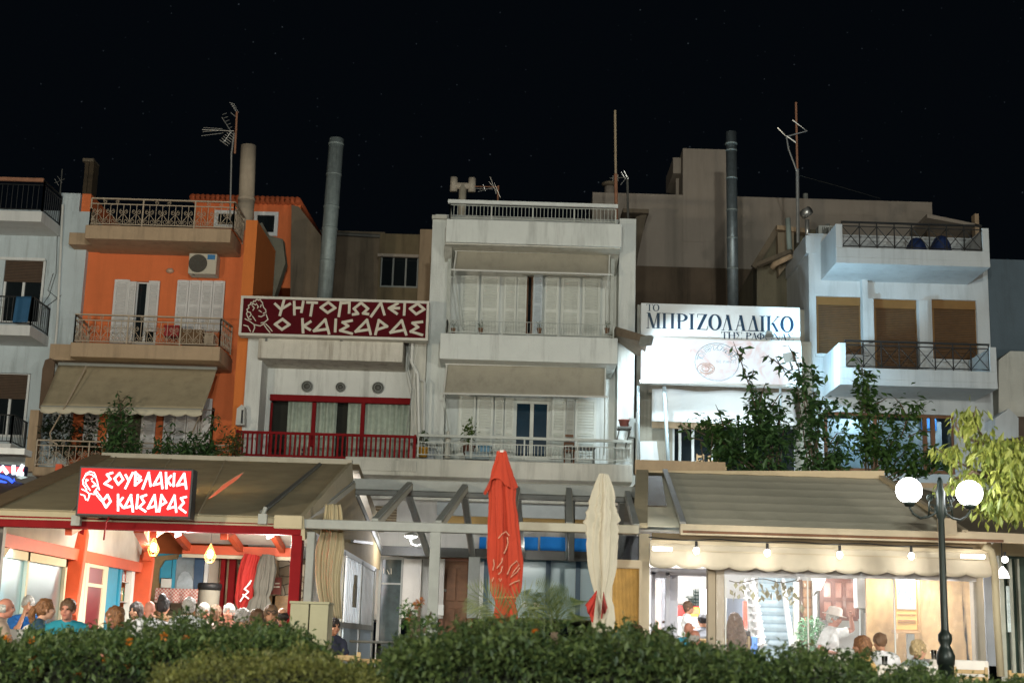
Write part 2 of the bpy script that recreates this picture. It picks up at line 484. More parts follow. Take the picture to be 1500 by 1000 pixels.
def rail_cross(parent, a, b, z0, z1, mt, bays, name='railing'):
    """railing of X lattice bays"""
    a, b = Vector(a), Vector(b)
    mb = MB()
    P = lambda t, z: (a.x+(b.x-a.x)*t, a.y+(b.y-a.y)*t, z)
    mb.bar(P(-.004,z1), P(1.004,z1), .07, .035); mb.bar(P(0,z1-.1), P(1,z1-.1), .02, .02); mb.bar(P(0,z0+.05), P(1,z0+.05), .02, .02)
    for i in range(bays+1):
        mb.bar(P(i/bays,z0), P(i/bays,z1), .024, .024)
        if i < bays:
            mb.tube([P(i/bays,z0+.05), P((i+1)/bays,z1-.1)], .010, 5); mb.tube([P(i/bays,z1-.1), P((i+1)/bays,z0+.05)], .010, 5)
    return mb.build(name, mt, parent)

def awning(parent, tl, tr, bl, br, Yt, Yb, mt, vmat=None, vdrop=0, nsc=9, name='awning', arms=True, amat=None):
    """cloth from a roller on the wall (top corners, pixels at depth Yt) to its front bar (bottom corners at Yb)"""
    A, B, C, D = W(*tl, Yt), W(*tr, Yt), W(*bl, Yb), W(*br, Yb)
    mb = MB()
    def fn(u, v):
        p = A.lerp(B, u).lerp(C.lerp(D, u), v)
        return p + Vector((0, 0, -.05*math.sin(math.pi*v) - .012*math.sin(u*23)*math.sin(v*3)))
    mb.sheet(fn, 30, 10)
    o = mb.build(name, mt, parent, True, solid=.012)
    if vdrop:
        v = MB(); N = nsc*8
        vs, fs = [], []
        for i in range(N+1):
            p = C.lerp(D, i/N) + Vector((0,-.02,0))
            vs += [p, p + Vector((0, -.01, -vdrop*(.72+.28*abs(math.sin(math.pi*i/8)))))]
        fs = [(2*i, 2*i+2, 2*i+3, 2*i+1) for i in range(N)]
        v.add(vs, fs).build('valance', vmat or mt, o, True, solid=.01)
    if arms:
        am = MB(); am.tube([C, D], .025, 8); am.tube([A, B], .05, 10)
        for p, q in ((A, C), (B, D)):
            w = p + Vector((0, .05, -1.0))
            am.tube([w, q], .016, 6)
        am.build('awning_arm', amat or m_metal, o)
    return o

def flatpoly(parent, pts, Y, dep, mt, name):
    """plate whose outline is given in pixels at depth Y"""
    q = [W(x, y, Y) for x, y in pts]
    return MB().prism([(p.x, p.z) for p in q], Y, Y+dep).build(name, mt, parent)

# ================================================================== the ground
g = MB().box(-120, 120, -60, 14.0, -.5, 0).build('ground', M('paving', (.16,.15,.13), .9, .12, 1.5, .3)); g['kind'] = 'structure'
g = MB().box(-120, 120, 14.0, 220, -.5, GZ).build('terrace_pavement', M('terrace_tiles', (.22,.20,.17), .8, .12, 2, .2)); g['kind'] = 'structure'

# ================================================================== white house at the left edge
hA = thing('white_house', 'white plastered house with dark balcony railings at the far left edge', 'house', (-12, 36, GZ))
holewall('wall', m_coolw, hA, (-260, 304, 104, 905), [(3, 380, 64, 474), (-14, 546, 41, 640)], 34.4)
x0, x1, z0, z1 = RX(89, 283, 117, 305, 34.42); MB().box(x0, x1, 34.42, 42, z0-.1, z1).build('end_wall', m_coolw, hA)
def chamfer_slab(mt, px_l, px_r, px_r2, yt, yb, Yf, Yw, par, name='balcony_slab'):
    """slab whose right end is cut back at an angle to the wall"""
    xl, xr = W(px_l, yt, Yf).x, W(px_r, yt, Yf).x
    x2 = W(px_r2, yt, Yw).x
    zt, zb = W((px_l+px_r)/2, yt, Yf).z, W((px_l+px_r)/2, yb, Yf).z
    return MB().plan([(xl, Yf), (xr, Yf), (x2, Yw), (xl, Yw)], zb, zt).build(name, mt, par), xl, xr, x2, zt
for (pl, pr, p2, yt, yb, ry, sty) in ((-200, 62, 92, 306, 321, 261, 0), (-200, 45, 74, 473, 488, 431, 1), (-200, 16, 40, 646, 664, 604, 1)):
    s_, xl, xr, x2, zt = chamfer_slab(m_white2, pl, pr, p2, yt, yb, 33.1, 34.4, hA)
    zr = W((pl+pr)/2, ry, 33.1).z
    n = 34
    rl = rail(s_, (xl, 33.14), (xr-.02, 33.14), zt, zr, m_iron, n, .008, mid=zr-.10 if sty == 0 else None)
    rail(s_, (xr-.02, 33.14), (x2-.04, 34.36), zt, zr, m_iron, 9, .008, mid=zr-.10 if sty == 0 else None)
x0, x1, z0, z1 = RX(-200, 261, 64, 266, 33.12)
MB().box(x0, x1, 33.1, 33.16, z1-.03, z1+.06).build('railing_cap', m_rust, hA)
for px, ys in (((4, 381, 63, 474), 413), ((-13, 547, 40, 640), 584)):
    w = window(hA, px, 34.47, m_frame, m_glass, 2)
    MB().pbox(px[0]+2, px[1]+1, px[2]-1, ys, 34.45, .03).build('roller_shutter', m_darkroll, hA)
x0, x1, z0, z1 = RX(0, 377, 66, 381, 34.36); MB().box(x0, x1, 34.36, 34.395, z0, z1).build('window_trim', m_white2, hA)
tw = tag(MB().sheet(lambda u, v: W(24+u*22-v*6, 434+v*38, 33.04-.06*v+.02*math.sin(u*9)), 12, 8).build('towel', m_blue, None, True, solid=.012), 'blue towel hung over the white house balcony railing', 'towel')
# open folded screen and narrow pier by the boundary with the orange house
MB().tube([W(92,300,34.3), W(84,470,34.3), W(80,520,34.3)], .03, 6).build('drain_pipe', m_white, hA)
for pts in (((84,340),(82,400),(72,432),(60,450)), ((78,400),(70,425),(88,440)), ((64,452),(90,432))):
    MB().tube([W(x,y,34.34) for x,y in pts], .007, 4).build('cable', m_metaldk, hA)

# ================================================================== orange house
hB = thing('orange_house', 'orange plastered house with tan balconies and a tiled rooftop room', 'house', (-8.5, 36, GZ))
holewall('wall', m_orange, hB, (90, 333, 352, 905), [(168, 412, 231, 505), (258, 413, 328, 486), (155, 592, 209, 680), (238, 596, 312, 672)], 34.6, depth=9)
x0, x1, z0, z1 = RX(340, 322, 371, 905, 33.7)
MB().box(x0, W(366, 490, 33.7).x, 33.7, 36.5, z0, z1).build('pier', m_orange2, hB)
x0, x1, z0, z1 = RX(118, 284, 131, 345, 34.5); MB().box(x0, x1, 34.5, 40, z0, z1).build('side_parapet', m_orange, hB)
# balconies
def slab_box(par, px, Y, Yw, mt, name='balcony_slab', bevel=.02):
    x0, x1, z0, z1 = RX(*px, Y)
    return MB().box(x0, x1, Y, Yw, z0, z1).build(name, mt, par, bevel=bevel), x0, x1, z0, z1
s_, x0, x1, z0, z1 = slab_box(hB, (124, 332, 338, 352), 33.2, 34.6, m_tan)
zr = W(230, 293, 33.25).z
rail_ornate(s_, (x0+.08, 33.27), (x1+.03, 33.27), z1, zr, m_ironpale, 11)
rail_ornate(s_, (x0+.08, 33.27), (x0-.12, 34.55), z1, zr-.25, m_ironpale, 4)
rail_ornate(s_, (x1+.03, 33.27), (x1+.03, 34.55), z1, zr, m_ironpale, 4)
x0, x1, z0, z1 = RX(106, 349, 346, 366, 34.2); MB().box(x0, x1, 33.9, 34.62, z0, z1).build('cornice', m_tan, hB)
s_, x0, x1, z0, z1 = slab_box(hB, (102, 504, 322, 525), 33.0, 34.6, m_tan)
zr = W(215, 463, 33.05).z
rail_ornate(s_, (x0+.05, 33.07), (x1-.04, 33.07), z1, zr, m_ironpale, 11)
rail_ornate(s_, (x0+.05, 33.07), (x0-.05, 34.55), z1, zr, m_ironpale, 4)
rail_ornate(s_, (x1-.04, 33.07), (x1+.05, 34.0), z1, zr, m_ironpale, 3)
x0, x1, z0, z1 = RX(80, 512, 330, 535, 33.9); MB().box(x0, x1, 33.5, 34.62, z0, z1).build('cornice', m_tan, hB)
# upper windows
window(hB, (196, 412, 231, 504), 34.68, m_frame, m_glass, 2)
MB().pbox(169, 412, 197, 504, 34.7, .04).build('curtain', M('grey_curtain', (.28,.28,.25), .9), hB)
shutter(hB, (165, 410, 187, 503), 34.56, m_shutterw); shutter(hB, (216, 412, 232, 486), 34.56, m_shutterw)
shutter(hB, (186, 413, 197, 503), 34.50, m_shutterw)
for i in range(4):
    shutter(hB, (258+i*17.6, 411+i*.4, 275+i*17.6, 485+i*.4), 34.57, m_shutterw, split=.5)
# lower floor
window(hB, (155, 594, 209, 680), 34.68, m_frame, M('greenish_curtained_glass', (.10,.10,.075), .15, .2, 2), 2)
shutter(hB, (123, 600, 144, 655), 34.57, m_shutterw); shutter(hB, (208, 600, 227, 676), 34.57, m_shutterw)
for i in range(4):
    shutter(hB, (239+i*17, 600, 255+i*17, 668), 34.57, m_shutterw)
shutter(hB, (296, 584, 309, 660), 34.3, m_shutterw)
s_, x0, x1, z0, z1 = slab_box(hB, (47, 687, 345, 700), 33.0, 34.6, m_tan)
zr = W(98, 645, 33.0).z
rail_ornate(s_, (x0+.03, 33.05), (x1-.1, 33.05), z1, zr, m_ironpale, 15)
awning(hB, (86, 533), (318, 540), (60, 595), (297, 600), 33.55, 32.2, m_awn, m_val, .17, 10)
am = MB()
am.tube([W(126,536,32.9), W(97,592,32.05), W(73,634,32.8), W(75,645,32.95), W(84,651,33.0)], .018, 6); am.tube([W(297,599,32.1), W(278,642,33.0)], .016, 6)
am.build('awning_strut', m_ironpale, hB)
pts = [(57,598),(62,540),(66,527),(74,524),(80,530),(74,600)]
flatpoly(hB, pts, 33.3, .06, M('brown_screen_cloth', (.13,.085,.055), .9), 'side_screen')
MB().pbox(40, 600, 53, 690, 33.4, .3).build('pillar', m_tan, hB)
# rooftop room
x0, x1, z0, z1 = RX(283, 296, 437, 420, 37.5)
rm = MB().box(x0, x1, 37.5, 42.5, z0, z1).build('rooftop_room', m_orange, hB)
for px in ((314, 308, 352, 334), (371, 310, 407, 345)):
    window(rm, px, 37.42, m_frame, m_glass, 1, fw=.1)
tl = MB()
nt_ = 22
for i in range(nt_):
    xc = x0-.12 + (x1-x0+.12)*(i+.5)/nt_
    tl.tube([(xc, 37.25, z1+.02), (xc, 41.7, z1+.35)], .10, 8)
tl.build('tiled_roof', m_tile, rm, True)
# its grey flank, seen above the low grill house
pts = [(427,300),(438,303),(470,345),(470,440),(425,440)]
flatpoly(hB, pts, 37.3, .15, m_dark, 'flank_wall')
pts = [(371,330),(384,326),(394,345),(414,350),(418,385),(400,440),(360,440)]
flatpoly(hB, pts, 36.6, .4, M('mossy_grey_render', (.19,.18,.135), .9, .2, 2, .3, streak=.6), 'parapet_wall')
# things kept on the middle balcony
for px, col, nm, lb, ct in (((240,476,262,492), (.34,.03,.03), 'red_crate', 'dark red crate on the middle orange house balcony', 'crate'), ((264,482,297,503), (.16,.09,.04), 'wooden_chest', 'brown chest on the middle orange house balcony beside the red crate', 'chest'), ((299,487,312,503), (.42,.34,.25), 'beige_tin', 'small beige tin at the right end of the middle orange balcony', 'tin')):
    x0, x1, z0, z1 = RX(*px, 33.5)
    o = thing(nm, lb, ct, ((x0+x1)/2, 33.6, z0)); mt = M(nm+'_paint', col, .7, .15, 5)
    MB().box(x0, x1, 33.5, 33.85, z0, z1-.05).build('body', mt, o, bevel=.01); MB().box(x0-.01, x1+.01, 33.48, 33.87, z1-.047, z1).build('lid', mt, o, bevel=.01)
# outdoor air-conditioner
ac = thing('air_conditioner', 'boxy cream air conditioner unit bracketed to the orange wall', 'air conditioner', W(298, 402, 34.3))
x0, x1, z0, z1 = RX(276, 371, 317, 401, 34.0)
MB().box(x0, x1, 34.0, 34.42, z0, z1).build('casing', M('ivory_casing', (.50,.46,.37), .5, .06, 5, 0, streak=.3), ac, bevel=.02)
cx, cz = W(290, 386, 34.0).x, W(290, 386, 34.0).z
fg = MB()
for r in (.05, .1, .15, .19, .225): fg.tube([(cx+r*math.cos(a*math.pi/12), 33.985, cz+r*math.sin(a*math.pi/12)) for a in range(24)], .006, 4, True)
for a in range(8): fg.tube([(cx, 33.985, cz), (cx+.225*math.cos(a*math.pi/4), 33.985, cz+.225*math.sin(a*math.pi/4))], .006, 4)
fg.build('fan_grille', m_metaldk, ac)
f_ = MB().lathe([(.22,0),(.22,.01)], (0,0,0), 28).build('fan', M('dark_fan', (.07,.06,.045), .6), ac, local=True)
f_.rotation_euler = (rad(90), 0, 0); f_.location = Vector((cx, 33.999, cz)) - ac.location
MB().pbox(304, 373, 315, 380, 33.99, .008).build('badge', M('blue_badge', (.03,.16,.36), .5), ac)
for px in (283, 312): MB().bar(W(px, 401, 34.05), W(px+7, 406, 34.55), .04, .04).build('bracket', m_metaldk, ac)
wl = thing('wall_lamp', 'small round bulkhead lamp on the orange wall left of the air conditioner', 'lamp', W(249, 397, 34.6))
MB().ball(W(249, 397, 34.55), (.10,.09,.06)).build('lamp_shade', M('dull_glass', (.5,.35,.25), .4), wl, True)
MB().pbox(246, 393, 252, 396, 34.5, .1).build('bracket', m_metal, wl)
# big concrete pipe chimney
p, q = W(358, 321, 35.2), W(364, 214, 35.2)
ch = thing('chimney_pipe', 'thick tan concrete chimney pipe on the orange house roof', 'chimney', p)
a, b = W(361, 292, 35.2), W(360.5, 293.5, 35.2)
MB().tube([p-Vector((0,0,.4)), a], .215, 22).build('lower_section', m_conc, ch, True)
MB().tube([a, q], .20, 22).build('upper_section', m_conc, ch, True)
MB().tube([a+Vector((0,0,-.04)), a+Vector((0,0,.02))], .225, 22).build('collar', m_conc, ch)

# ================================================================== low grill house between the orange house and the apartment
hC = thing('grill_house', 'low white house with red framed window band and three round vents', 'house', (-5, 36, GZ))
holewall('wall', m_white, hC, (371, 470, 622, 905), [(394, 580, 604, 672)], 34.5, depth=6)
x0, x1, z0, z1 = RX(378, 496, 590, 527, 33.3)
pr = MB().add([(x0,33.3,z0),(x1,33.3,z0),(x1,33.3,z1),(x0,33.3,z1),(x0,34.5,z0-.02),(x1,34.5,z0-.02),(x1,34.5,z1),(x0,34.5,z1)],
              [(0,3,2,1),(4,5,6,7),(0,1,5,4),(1,2,6,5),(2,3,7,6),(3,0,4,7)]).build('parapet', M('weathered_white_plaster', (.60,.57,.50), .9, .08, 4, .3, streak=.9, dirt=(.13,.08,.04)), hC)
x0, x1, z0, z1 = RX(360, 497, 383, 690, 33.9); MB().box(x0, x1, 33.6, 34.52, z0, z1).build('pilaster', m_white, hC, bevel=.015)
x0, x1, z0, z1 = RX(592, 500, 622, 690, 33.9); MB().box(x0+.18, x1, 33.7, 34.52, z0, z1).build('pilaster', m_slab, hC, bevel=.015)
# red frame and curtains
fr = MB()
for px in ((395,580,605,589),): fr.pbox(*px, 34.42, .12)
for px in ((455,589,461,674),(527,589,533,674),(601,589,606,674),(394,589,397,674)): fr.pbox(*px, 34.44, .1)
wf = fr.build('window_frame', m_red, hC, bevel=.01)
MB().pbox(395, 586, 605, 674, 34.50, .015).build('pane', clearmat('window_glass', (.93,.95,.93), .03), wf)
cm = waves('pale_pleated_curtain', (.62,.66,.60), (.76,.79,.72), 2.2, 'X', .9, 1.5, .5)
for px in ((420,588,456,676),(461,588,492,676),(508,588,528,676),(532,588,602,676)):
    x0, x1, z0, z1 = RX(*px, 34.62)
    MB().sheet(lambda u, v: Vector((x0+(x1-x0)*u, 34.62+.03*math.sin(u*(x1-x0)*38), z0+(z1-z0)*v)), 40, 2).build('curtain', cm, hC, True, solid=.01)
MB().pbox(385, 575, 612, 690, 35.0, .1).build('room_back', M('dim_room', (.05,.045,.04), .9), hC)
for px, r in ((450, .14), (499, .12), (554, .145)):
    y = {450:566, 499:567, 554:568}[px]; p = W(px, y, 34.46)
    v = MB().tube([p+Vector((0,.06,0)), p+Vector((0,-.05,0))], r, 20).build('round_vent', m_metal, hC, True)
    MB().tube([p+Vector((0,-.052,0)), p+Vector((0,-.07,0))], r*.55, 14).build('vent_cap', m_metaldk, v, True)
    MB().tube([p+Vector((r*.8*math.cos(a*math.pi/10), -.056, r*.8*math.sin(a*math.pi/10))) for a in range(20)], .012, 5, True).build('vent_rim', m_metaldk, v)
mb = MB(); x0, x1, z0, z1 = RX(346, 634, 608, 672, 32.8)
mb.box(x0, x1, 32.78, 32.84, z1-.06, z1).box(x0, x1, 32.79, 32.83, z0+.02, z0+.07)
for i in range(38):
    x = x0+.03+(x1-x0-.06)*i/37
    mb.box(x-.022, x+.022, 32.8, 32.825, z0+.06, z1-.05)
mb.box(x0-.02, x0+.03, 32.77, 32.85, z0, z1+.02).box(x1-.03, x1+.02, 32.77, 32.85, z0, z1+.02).box(x1-.02,x1+.02,32.85,34.4,z1-.06,z1)
mb.build('railing', m_red, hC)
x0, x1, z0, z1 = RX(340, 671, 610, 677, 32.7); MB().box(x0, x1, 32.7, 34.5, z0-.15, z1).build('balcony_slab', m_slab, hC)
# pipes and cables at the joint with the apartment
for i, (pts, r, mt) in enumerate(((((604,500),(603,530),(612,548),(614,640)), .045, m_plastic), (((598,520),(608,545),(602,590),(606,670)), .016, m_plastic),
        (((612,505),(606,540),(610,600),(598,664)), .012, m_plastic), (((600,500),(597,540),(604,570),(592,660)), .010, m_metal), (((617,555),(622,560),(620,660)), .03, m_white))):
    MB().tube([W(x,y,33.62-.03*i) for x,y in pts], r, 6).build('pipe' if r > .02 else 'cable', mt, hC)
bx = thing('lamp_box', 'pale box shaped wall light between orange house and red railing', 'lamp', W(352, 612, 33.5))
flatpoly(bx, [(345,622),(347,598),(354,592),(358,596),(358,622)], 33.2, .3, M('pale_casing', (.5,.5,.47), .5), 'casing')
MB().pbox(353, 600, 356, 620, 33.19, .01).build('lens', m_black, bx)
for i, (px, py) in enumerate(((428,662),(440,662),(449,662))):
    x0, x1, z0, z1 = RX(px, 655, px+8, 670, 34.2)
    b_ = MB().box(x0, x1, 34.1, 34.35, z0, z1)
    o = b_.build('planter_block', M('grey_block', (.33,.30,.24), .9), None); tag(o, 'grey hollow block standing behind the red railing', 'block', 'hollow blocks behind the red railing')
    for k in (.3, .7): MB().box(x0+(x1-x0)*.3, x0+(x1-x0)*.7, 34.09, 34.11, z0+(z1-z0)*(k-.12), z0+(z1-z0)*(k+.12)).build('opening', m_black, o)

# dark old house behind it
hD = thing('dark_old_house', 'dark weathered house behind the maroon sign with one wide window', 'house', (-6, 44, GZ))
holewall('wall', m_dark, hD, (436, 338, 560, 500), [], 42)
holewall('wall', M('dark_ochre_render', (.20,.155,.09), .9, .2, 1.4, .3, streak=.7, dirt=(.03,.025,.02)), hD, (553, 343, 640, 500), [(557, 374, 613, 421)], 41.5, depth=5)
window(hD, (557, 374, 613, 421), 41.6, m_metal, m_glass, 3, fw=.05)
MB().pbox(612, 336, 640, 500, 40.5, 1).build('pier', m_tan, hD)
MB().pbox(553, 372, 616, 376, 41.4, .12).build('lintel', m_beige, hD)
MB().tube([W(442,420,41.9), W(444,345,41.9), W(452,340,41.9), W(560,346,41.9)], .06, 8).build('gutter_pipe', m_metaldk, hD)
# galvanised flue
p, q = W(473, 470, 36.5), W(493, 204, 36.5)
fl = thing('metal_flue', 'tall leaning galvanised flue with open top behind the maroon sign', 'flue', p)
MB().tube([p, q], .20, 22).build('pipe', m_galv, fl, True)
for t in (.1, .32, .5, .62, .8, .97):
    c = p.lerp(q, t); d = (q-p).normalized()
    MB().tube([c-d*.025, c+d*.025], .212, 22).build('seam_band', m_galv, fl, True)
MB().tube([q-(q-p).normalized()*.004, q+(q-p).normalized()*.003], .18, 22).build('opening', m_black, fl)
# ================================================================== central apartment house
hE = thing('apartment_house', 'off white three storey apartment house with folded awnings between the two signs', 'house', (0, 36, GZ))
holewall('wall', m_centre, hE, (626, 318, 927, 905), [(771, 404, 780, 490), (752, 586, 805, 673)], 34.8)
for px in ((626, 320, 655, 905), (905, 324, 930, 905)):
    x0, x1, z0, z1 = RX(px[0], 320, px[2], 690, 34.0); z0 = GZ
    MB().box(x0, x1, 34.0, 34.82, z0, z1).build('pilaster', m_centre, hE, bevel=.015)
x0, x1, z0, z1 = RX(636, 317, 655, 321, 33.95); MB().box(x0-.05, x1, 33.9, 42, z0, z1+.02).build('roof_edge', m_slab, hE)
# top parapet
s_, x0, x1, z0, z1 = slab_box(hE, (653, 324, 911, 358), 33.0, 34.8, m_centre, 'parapet')
zr = W(780, 298, 33.1).z
rl = rail(s_, (x0+.08, 33.1), (x1-.15, 33.1), z1, zr-.1, m_irongrey, 44, .008, top=.012, posts=5)
MB().box(x0+.02, x1-.1, 33.06, 33.14, zr-.06, zr+.03).build('handrail', M('white_handrail', (.6,.62,.6), .5), rl)
rail(s_, (x0+.08, 33.1), (x0+.08, 36), z1, zr-.1, m_irongrey, 18, .008, top=.012)
x0, x1, z0, z1 = RX(652, 356, 908, 361, 33.2); MB().box(x0, x1, 33.1, 34.8, z0-.03, z1-.01).build('soffit_trim', m_slab, hE)
for px in (656, 903):
    p = W(px, 361, 33.3); MB().add([(p.x-.09,33.3,p.z),(p.x+.09,33.3,p.z),(p.x+.09,34.8,p.z),(p.x-.09,34.8,p.z),(p.x-.09,34.5,p.z-.35),(p.x+.09,34.5,p.z-.35),(p.x+.09,34.8,p.z-.35),(p.x-.09,34.8,p.z-.35)],
        [(0,1,2,3),(7,6,5,4),(0,4,5,1),(1,5,6,2),(2,6,7,3),(3,7,4,0)]).build('corbel', m_slab, hE)
for px in (659, 898):
    MB().bar(W(px, 366, 33.9), W(px-3, 490, 33.9), .09, .09).build('post', m_irongrey, hE)
# folded awnings hanging almost upright
def blind(pxs, Yt, Yb, armx, army):
    o = awning(hE, *pxs, Yt, Yb, m_awngrey, arms=False)
    a = MB()
    a.tube([W(*pxs[0], Yt)-Vector((.05,0,0)), W(*pxs[1], Yt)+Vector((.05,0,0))], .05, 8)
    a.tube([W(*pxs[2], Yb)-Vector((.08,0,0)), W(*pxs[3], Yb)+Vector((.08,0,0))], .022, 8)
    a.build('roller', m_plastic, o)
    for sx, k in ((0, 2), (1, 3)):
        e = W(*pxs[k], Yb)
        MB().bar(W(*pxs[sx], Yt), e, .035, .05).build('awning_arm', m_plastic, o)
        MB().tube([e, e + Vector((.22 if sx == 0 else 0.02, .25, -1.35))], .014, 6).build('awning_rod', m_irongrey, o)
    return o
blind(((669,366),(893,372),(665,395),(892,402)), 33.7, 33.25, 0, 0)
blind(((655,532),(887,537),(650,576),(886,581)), 33.5, 33.05, 0, 0)
# upper shutters
for i, (a, b, c) in enumerate(((674,701,.5),(704,731,.5),(738,756,.5),(757,771,.5),(797,818,.5),(822,849,.5),(853,879,.5))):
    shutter(hE, (a, 404+i*.6, b, 489+i*.6), 34.74, m_shutter, split=.42)
shutter(hE, (781, 403, 794, 490), 34.55, M('bluish_white_leaf', (.50,.56,.60), .6), split=.5)
MB().pbox(767, 400, 882, 404, 34.70, .08).build('lintel', m_shutter, hE)
window(hE, (771, 404, 780, 490), 34.88, m_wood, m_glass, 1, fw=.04)
# second floor balcony
s_, x0, x1, z0, z1 = slab_box(hE, (644, 491, 905, 529), 32.9, 34.8, m_centre)
zr = W(775, 470, 32.9).z
rail(s_, (x0+.15, 33.05), (x1-.1, 33.05), z1, zr, m_irongrey, 60, .005, top=.010, posts=4)
rail(s_, (x0+.15, 33.05), (x0+.15, 34.7), z1, zr, m_irongrey, 12, .005, top=.010)
# first floor
window(hE, (751, 586, 806, 673), 34.86, m_shutter, m_glassblue, 2, fw=.09)
for i, (a, b) in enumerate(((672,696),(698,722),(724,737),(739,752),(808,828),(842,873))):
    shutter(hE, (a, 580+i, b, 668+i), 34.74, m_shutter, split=.45)
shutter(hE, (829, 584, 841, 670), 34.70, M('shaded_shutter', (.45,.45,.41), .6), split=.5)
x0, x1, z0, z1 = RX(505, 674, 927, 700, 32.75)
s_ = MB().box(x0, x1, 32.75, 34.8, z0, z1).build('balcony_slab', m_slab, hE, bevel=.02)
xr0 = W(612, 660, 32.8).x
zr, zm = W(765, 642, 32.8).z, W(765, 651, 32.8).z
zt = W(765, 673, 32.8).z
rl = rail(s_, (xr0, 32.84), (x1-.05, 32.84), zt, zr, m_irongrey, 62, .0085, top=.02, mid=zm, posts=5)
MB().box(xr0, x1-.02, 32.80, 32.88, zr-.02, zr+.04).build('handrail', m_irongrey, rl)
# pots and boxes on the first floor balcony
def pot(name, px, py, Y, r, h, col, label, cat='flower pot', plant=None, group=None):
    p = W(px, py, Y)
    o = thing(name, label, cat, p, group)
    MB().lathe([(r*.7,0),(r*.95,h*.85),(r*1.08,h*.86),(r*1.08,h),(r*.9,h),(r*.85,h*.9)], (0,0,0), 18).build('pot', M(name+'_glaze', col, .6), o, True, local=True)
    return o
LEAFG = leafmat('green_leaves', (.012,.04,.008), (.05,.11,.02))
def leaves(mb, centre, rads, n, size, rg, up=.3, droop=.0):
    """leaf shaped quads (two faces, bent at the midrib) scattered through an ellipsoid"""
    c = Vector(centre)
    for _ in range(n):
        while True:
            d = Vector((rg.uniform(-1,1), rg.uniform(-1,1), rg.uniform(-1,1)))
            if d.length < 1: break
        p = c + Vector((d.x*rads[0], d.y*rads[1], d.z*rads[2]))
        leaf(mb, p, Vector((rg.gauss(0,1), rg.gauss(0,1), rg.gauss(up,.7)-droop)), size*rg.uniform(.6,1.3), rg)
def leaf(mb, p, d, s, rg, wd=.42):
    d = d.normalized() if d.length > 1e-6 else Vector((0,0,1))
    t = d.cross(Vector((rg.gauss(0,.5), rg.gauss(0,.5), 1)))
    t = t.normalized() if t.length > 1e-4 else d.orthogonal().normalized()
    nn = t.cross(d)
    a, b, e = p, p + d*s*.55 - nn*s*.08, p + d*s - nn*s*.22
    mb.add([a, b + t*s*wd*.5 + nn*s*.06, e, b - t*s*wd*.5 + nn*s*.06, b], [(0,4,1),(1,4,2),(0,3,4),(3,2,4)])
rg = random.Random(3)
o = pot('flower_pot', 619, 669, 33.2, .14, .22, (.55,.28,.03), 'yellow flower pot with wispy plant at the left end of the apartment balcony')
m_ = MB(); leaves(m_, (0,0,.45), (.14,.12,.25), 60, .10, rg); m_.tube([(0,0,.15),(0,0,.5)], .01, 5).build('foliage', LEAFG, o, local=True)
o = pot('flower_pot', 686, 668, 33.3, .15, .25, (.15,.06,.04), 'dark pot with a bushy green plant behind the balcony railing')
m_ = MB(); leaves(m_, (0,0,.62), (.17,.15,.28), 120, .11, rg); m_.tube([(0,0,.2),(0,0,.6)], .012, 5).build('foliage', leafmat('bright_leaves', (.05,.10,.015), (.12,.19,.03)), o, local=True)
def lid_box(name, px, Y, col, label, cat):
    x0, x1, z0, z1 = RX(*px, Y)
    o = thing(name, label, cat, ((x0+x1)/2, Y, z0))
    mt = M(name+'_plastic', col, .5, .08)
    MB().box(x0, x1, Y, Y+.35, z0, z0+(z1-z0)*.8).build('body', mt, o, bevel=.015)
    MB().box(x0-.02, x1+.02, Y-.02, Y+.37, z0+(z1-z0)*.8+.003, z1).build('lid', mt, o, bevel=.015)
    return o
lid_box('storage_box', (681, 661, 716, 672), 33.1, (.28,.34,.36), 'long grey blue storage box low on the apartment balcony', 'box')
lid_box('storage_box', (701, 652, 719, 661.2), 33.2, (.10,.25,.38), 'small blue box standing on the long grey blue box', 'box')
lid_box('storage_box', (622, 655, 637, 672), 33.6, (.30,.33,.35), 'pale upright box beside the yellow flower pot', 'box')
tag(MB().lathe([(.06,0),(.09,.1),(.05,.3),(.07,.45),(.03,.55),(.05,.62),(.01,.66)], W(655,671,33.2), 14).build('vase', m_slab, None, True), 'tall pale vase on the apartment balcony left of the boxes', 'vase')
tb = thing('balcony_table', 'small dark folding table behind railing at right of blue door', 'table', W(850, 672, 33.5))
x0, x1, z0, z1 = RX(836, 655, 872, 673, 33.5)
MB().box(x0, x1, 33.4, 33.9, z1-.03, z1).build('tabletop', m_metaldk, tb)
for x in (x0+.03, x1-.03):
    for y in (33.43, 33.87): MB().tube([(x,y,z0-.1),(x,y,z1-.03)], .012, 6).build('leg', m_metaldk, tb)
bs = thing('balcony_chair', 'dark slatted chair behind the railing beside the folding table', 'chair', W(833, 672, 33.6))
x0, x1, z0, z1 = RX(826, 645, 842, 673, 33.6); zm = (z0+z1)/2
MB().box(x0, x1, 33.5, 33.85, zm-.04, zm).build('seat', m_wood, bs)
b_ = MB()
for k in range(4): b_.box(x0+.03, x1-.03, 33.84, 33.86, zm+.08+k*.09, zm+.14+k*.09)
b_.bar((x0+.02,33.85,zm), (x0+.02,33.85,z1), .03).bar((x1-.02,33.85,zm), (x1-.02,33.85,z1), .03).build('backrest', m_wood, bs)
for x in (x0+.02, x1-.02):
    for y in (33.52, 33.83): MB().bar((x,y,z0-.1),(x,y,zm-.04), .03).build('leg', m_wood, bs)
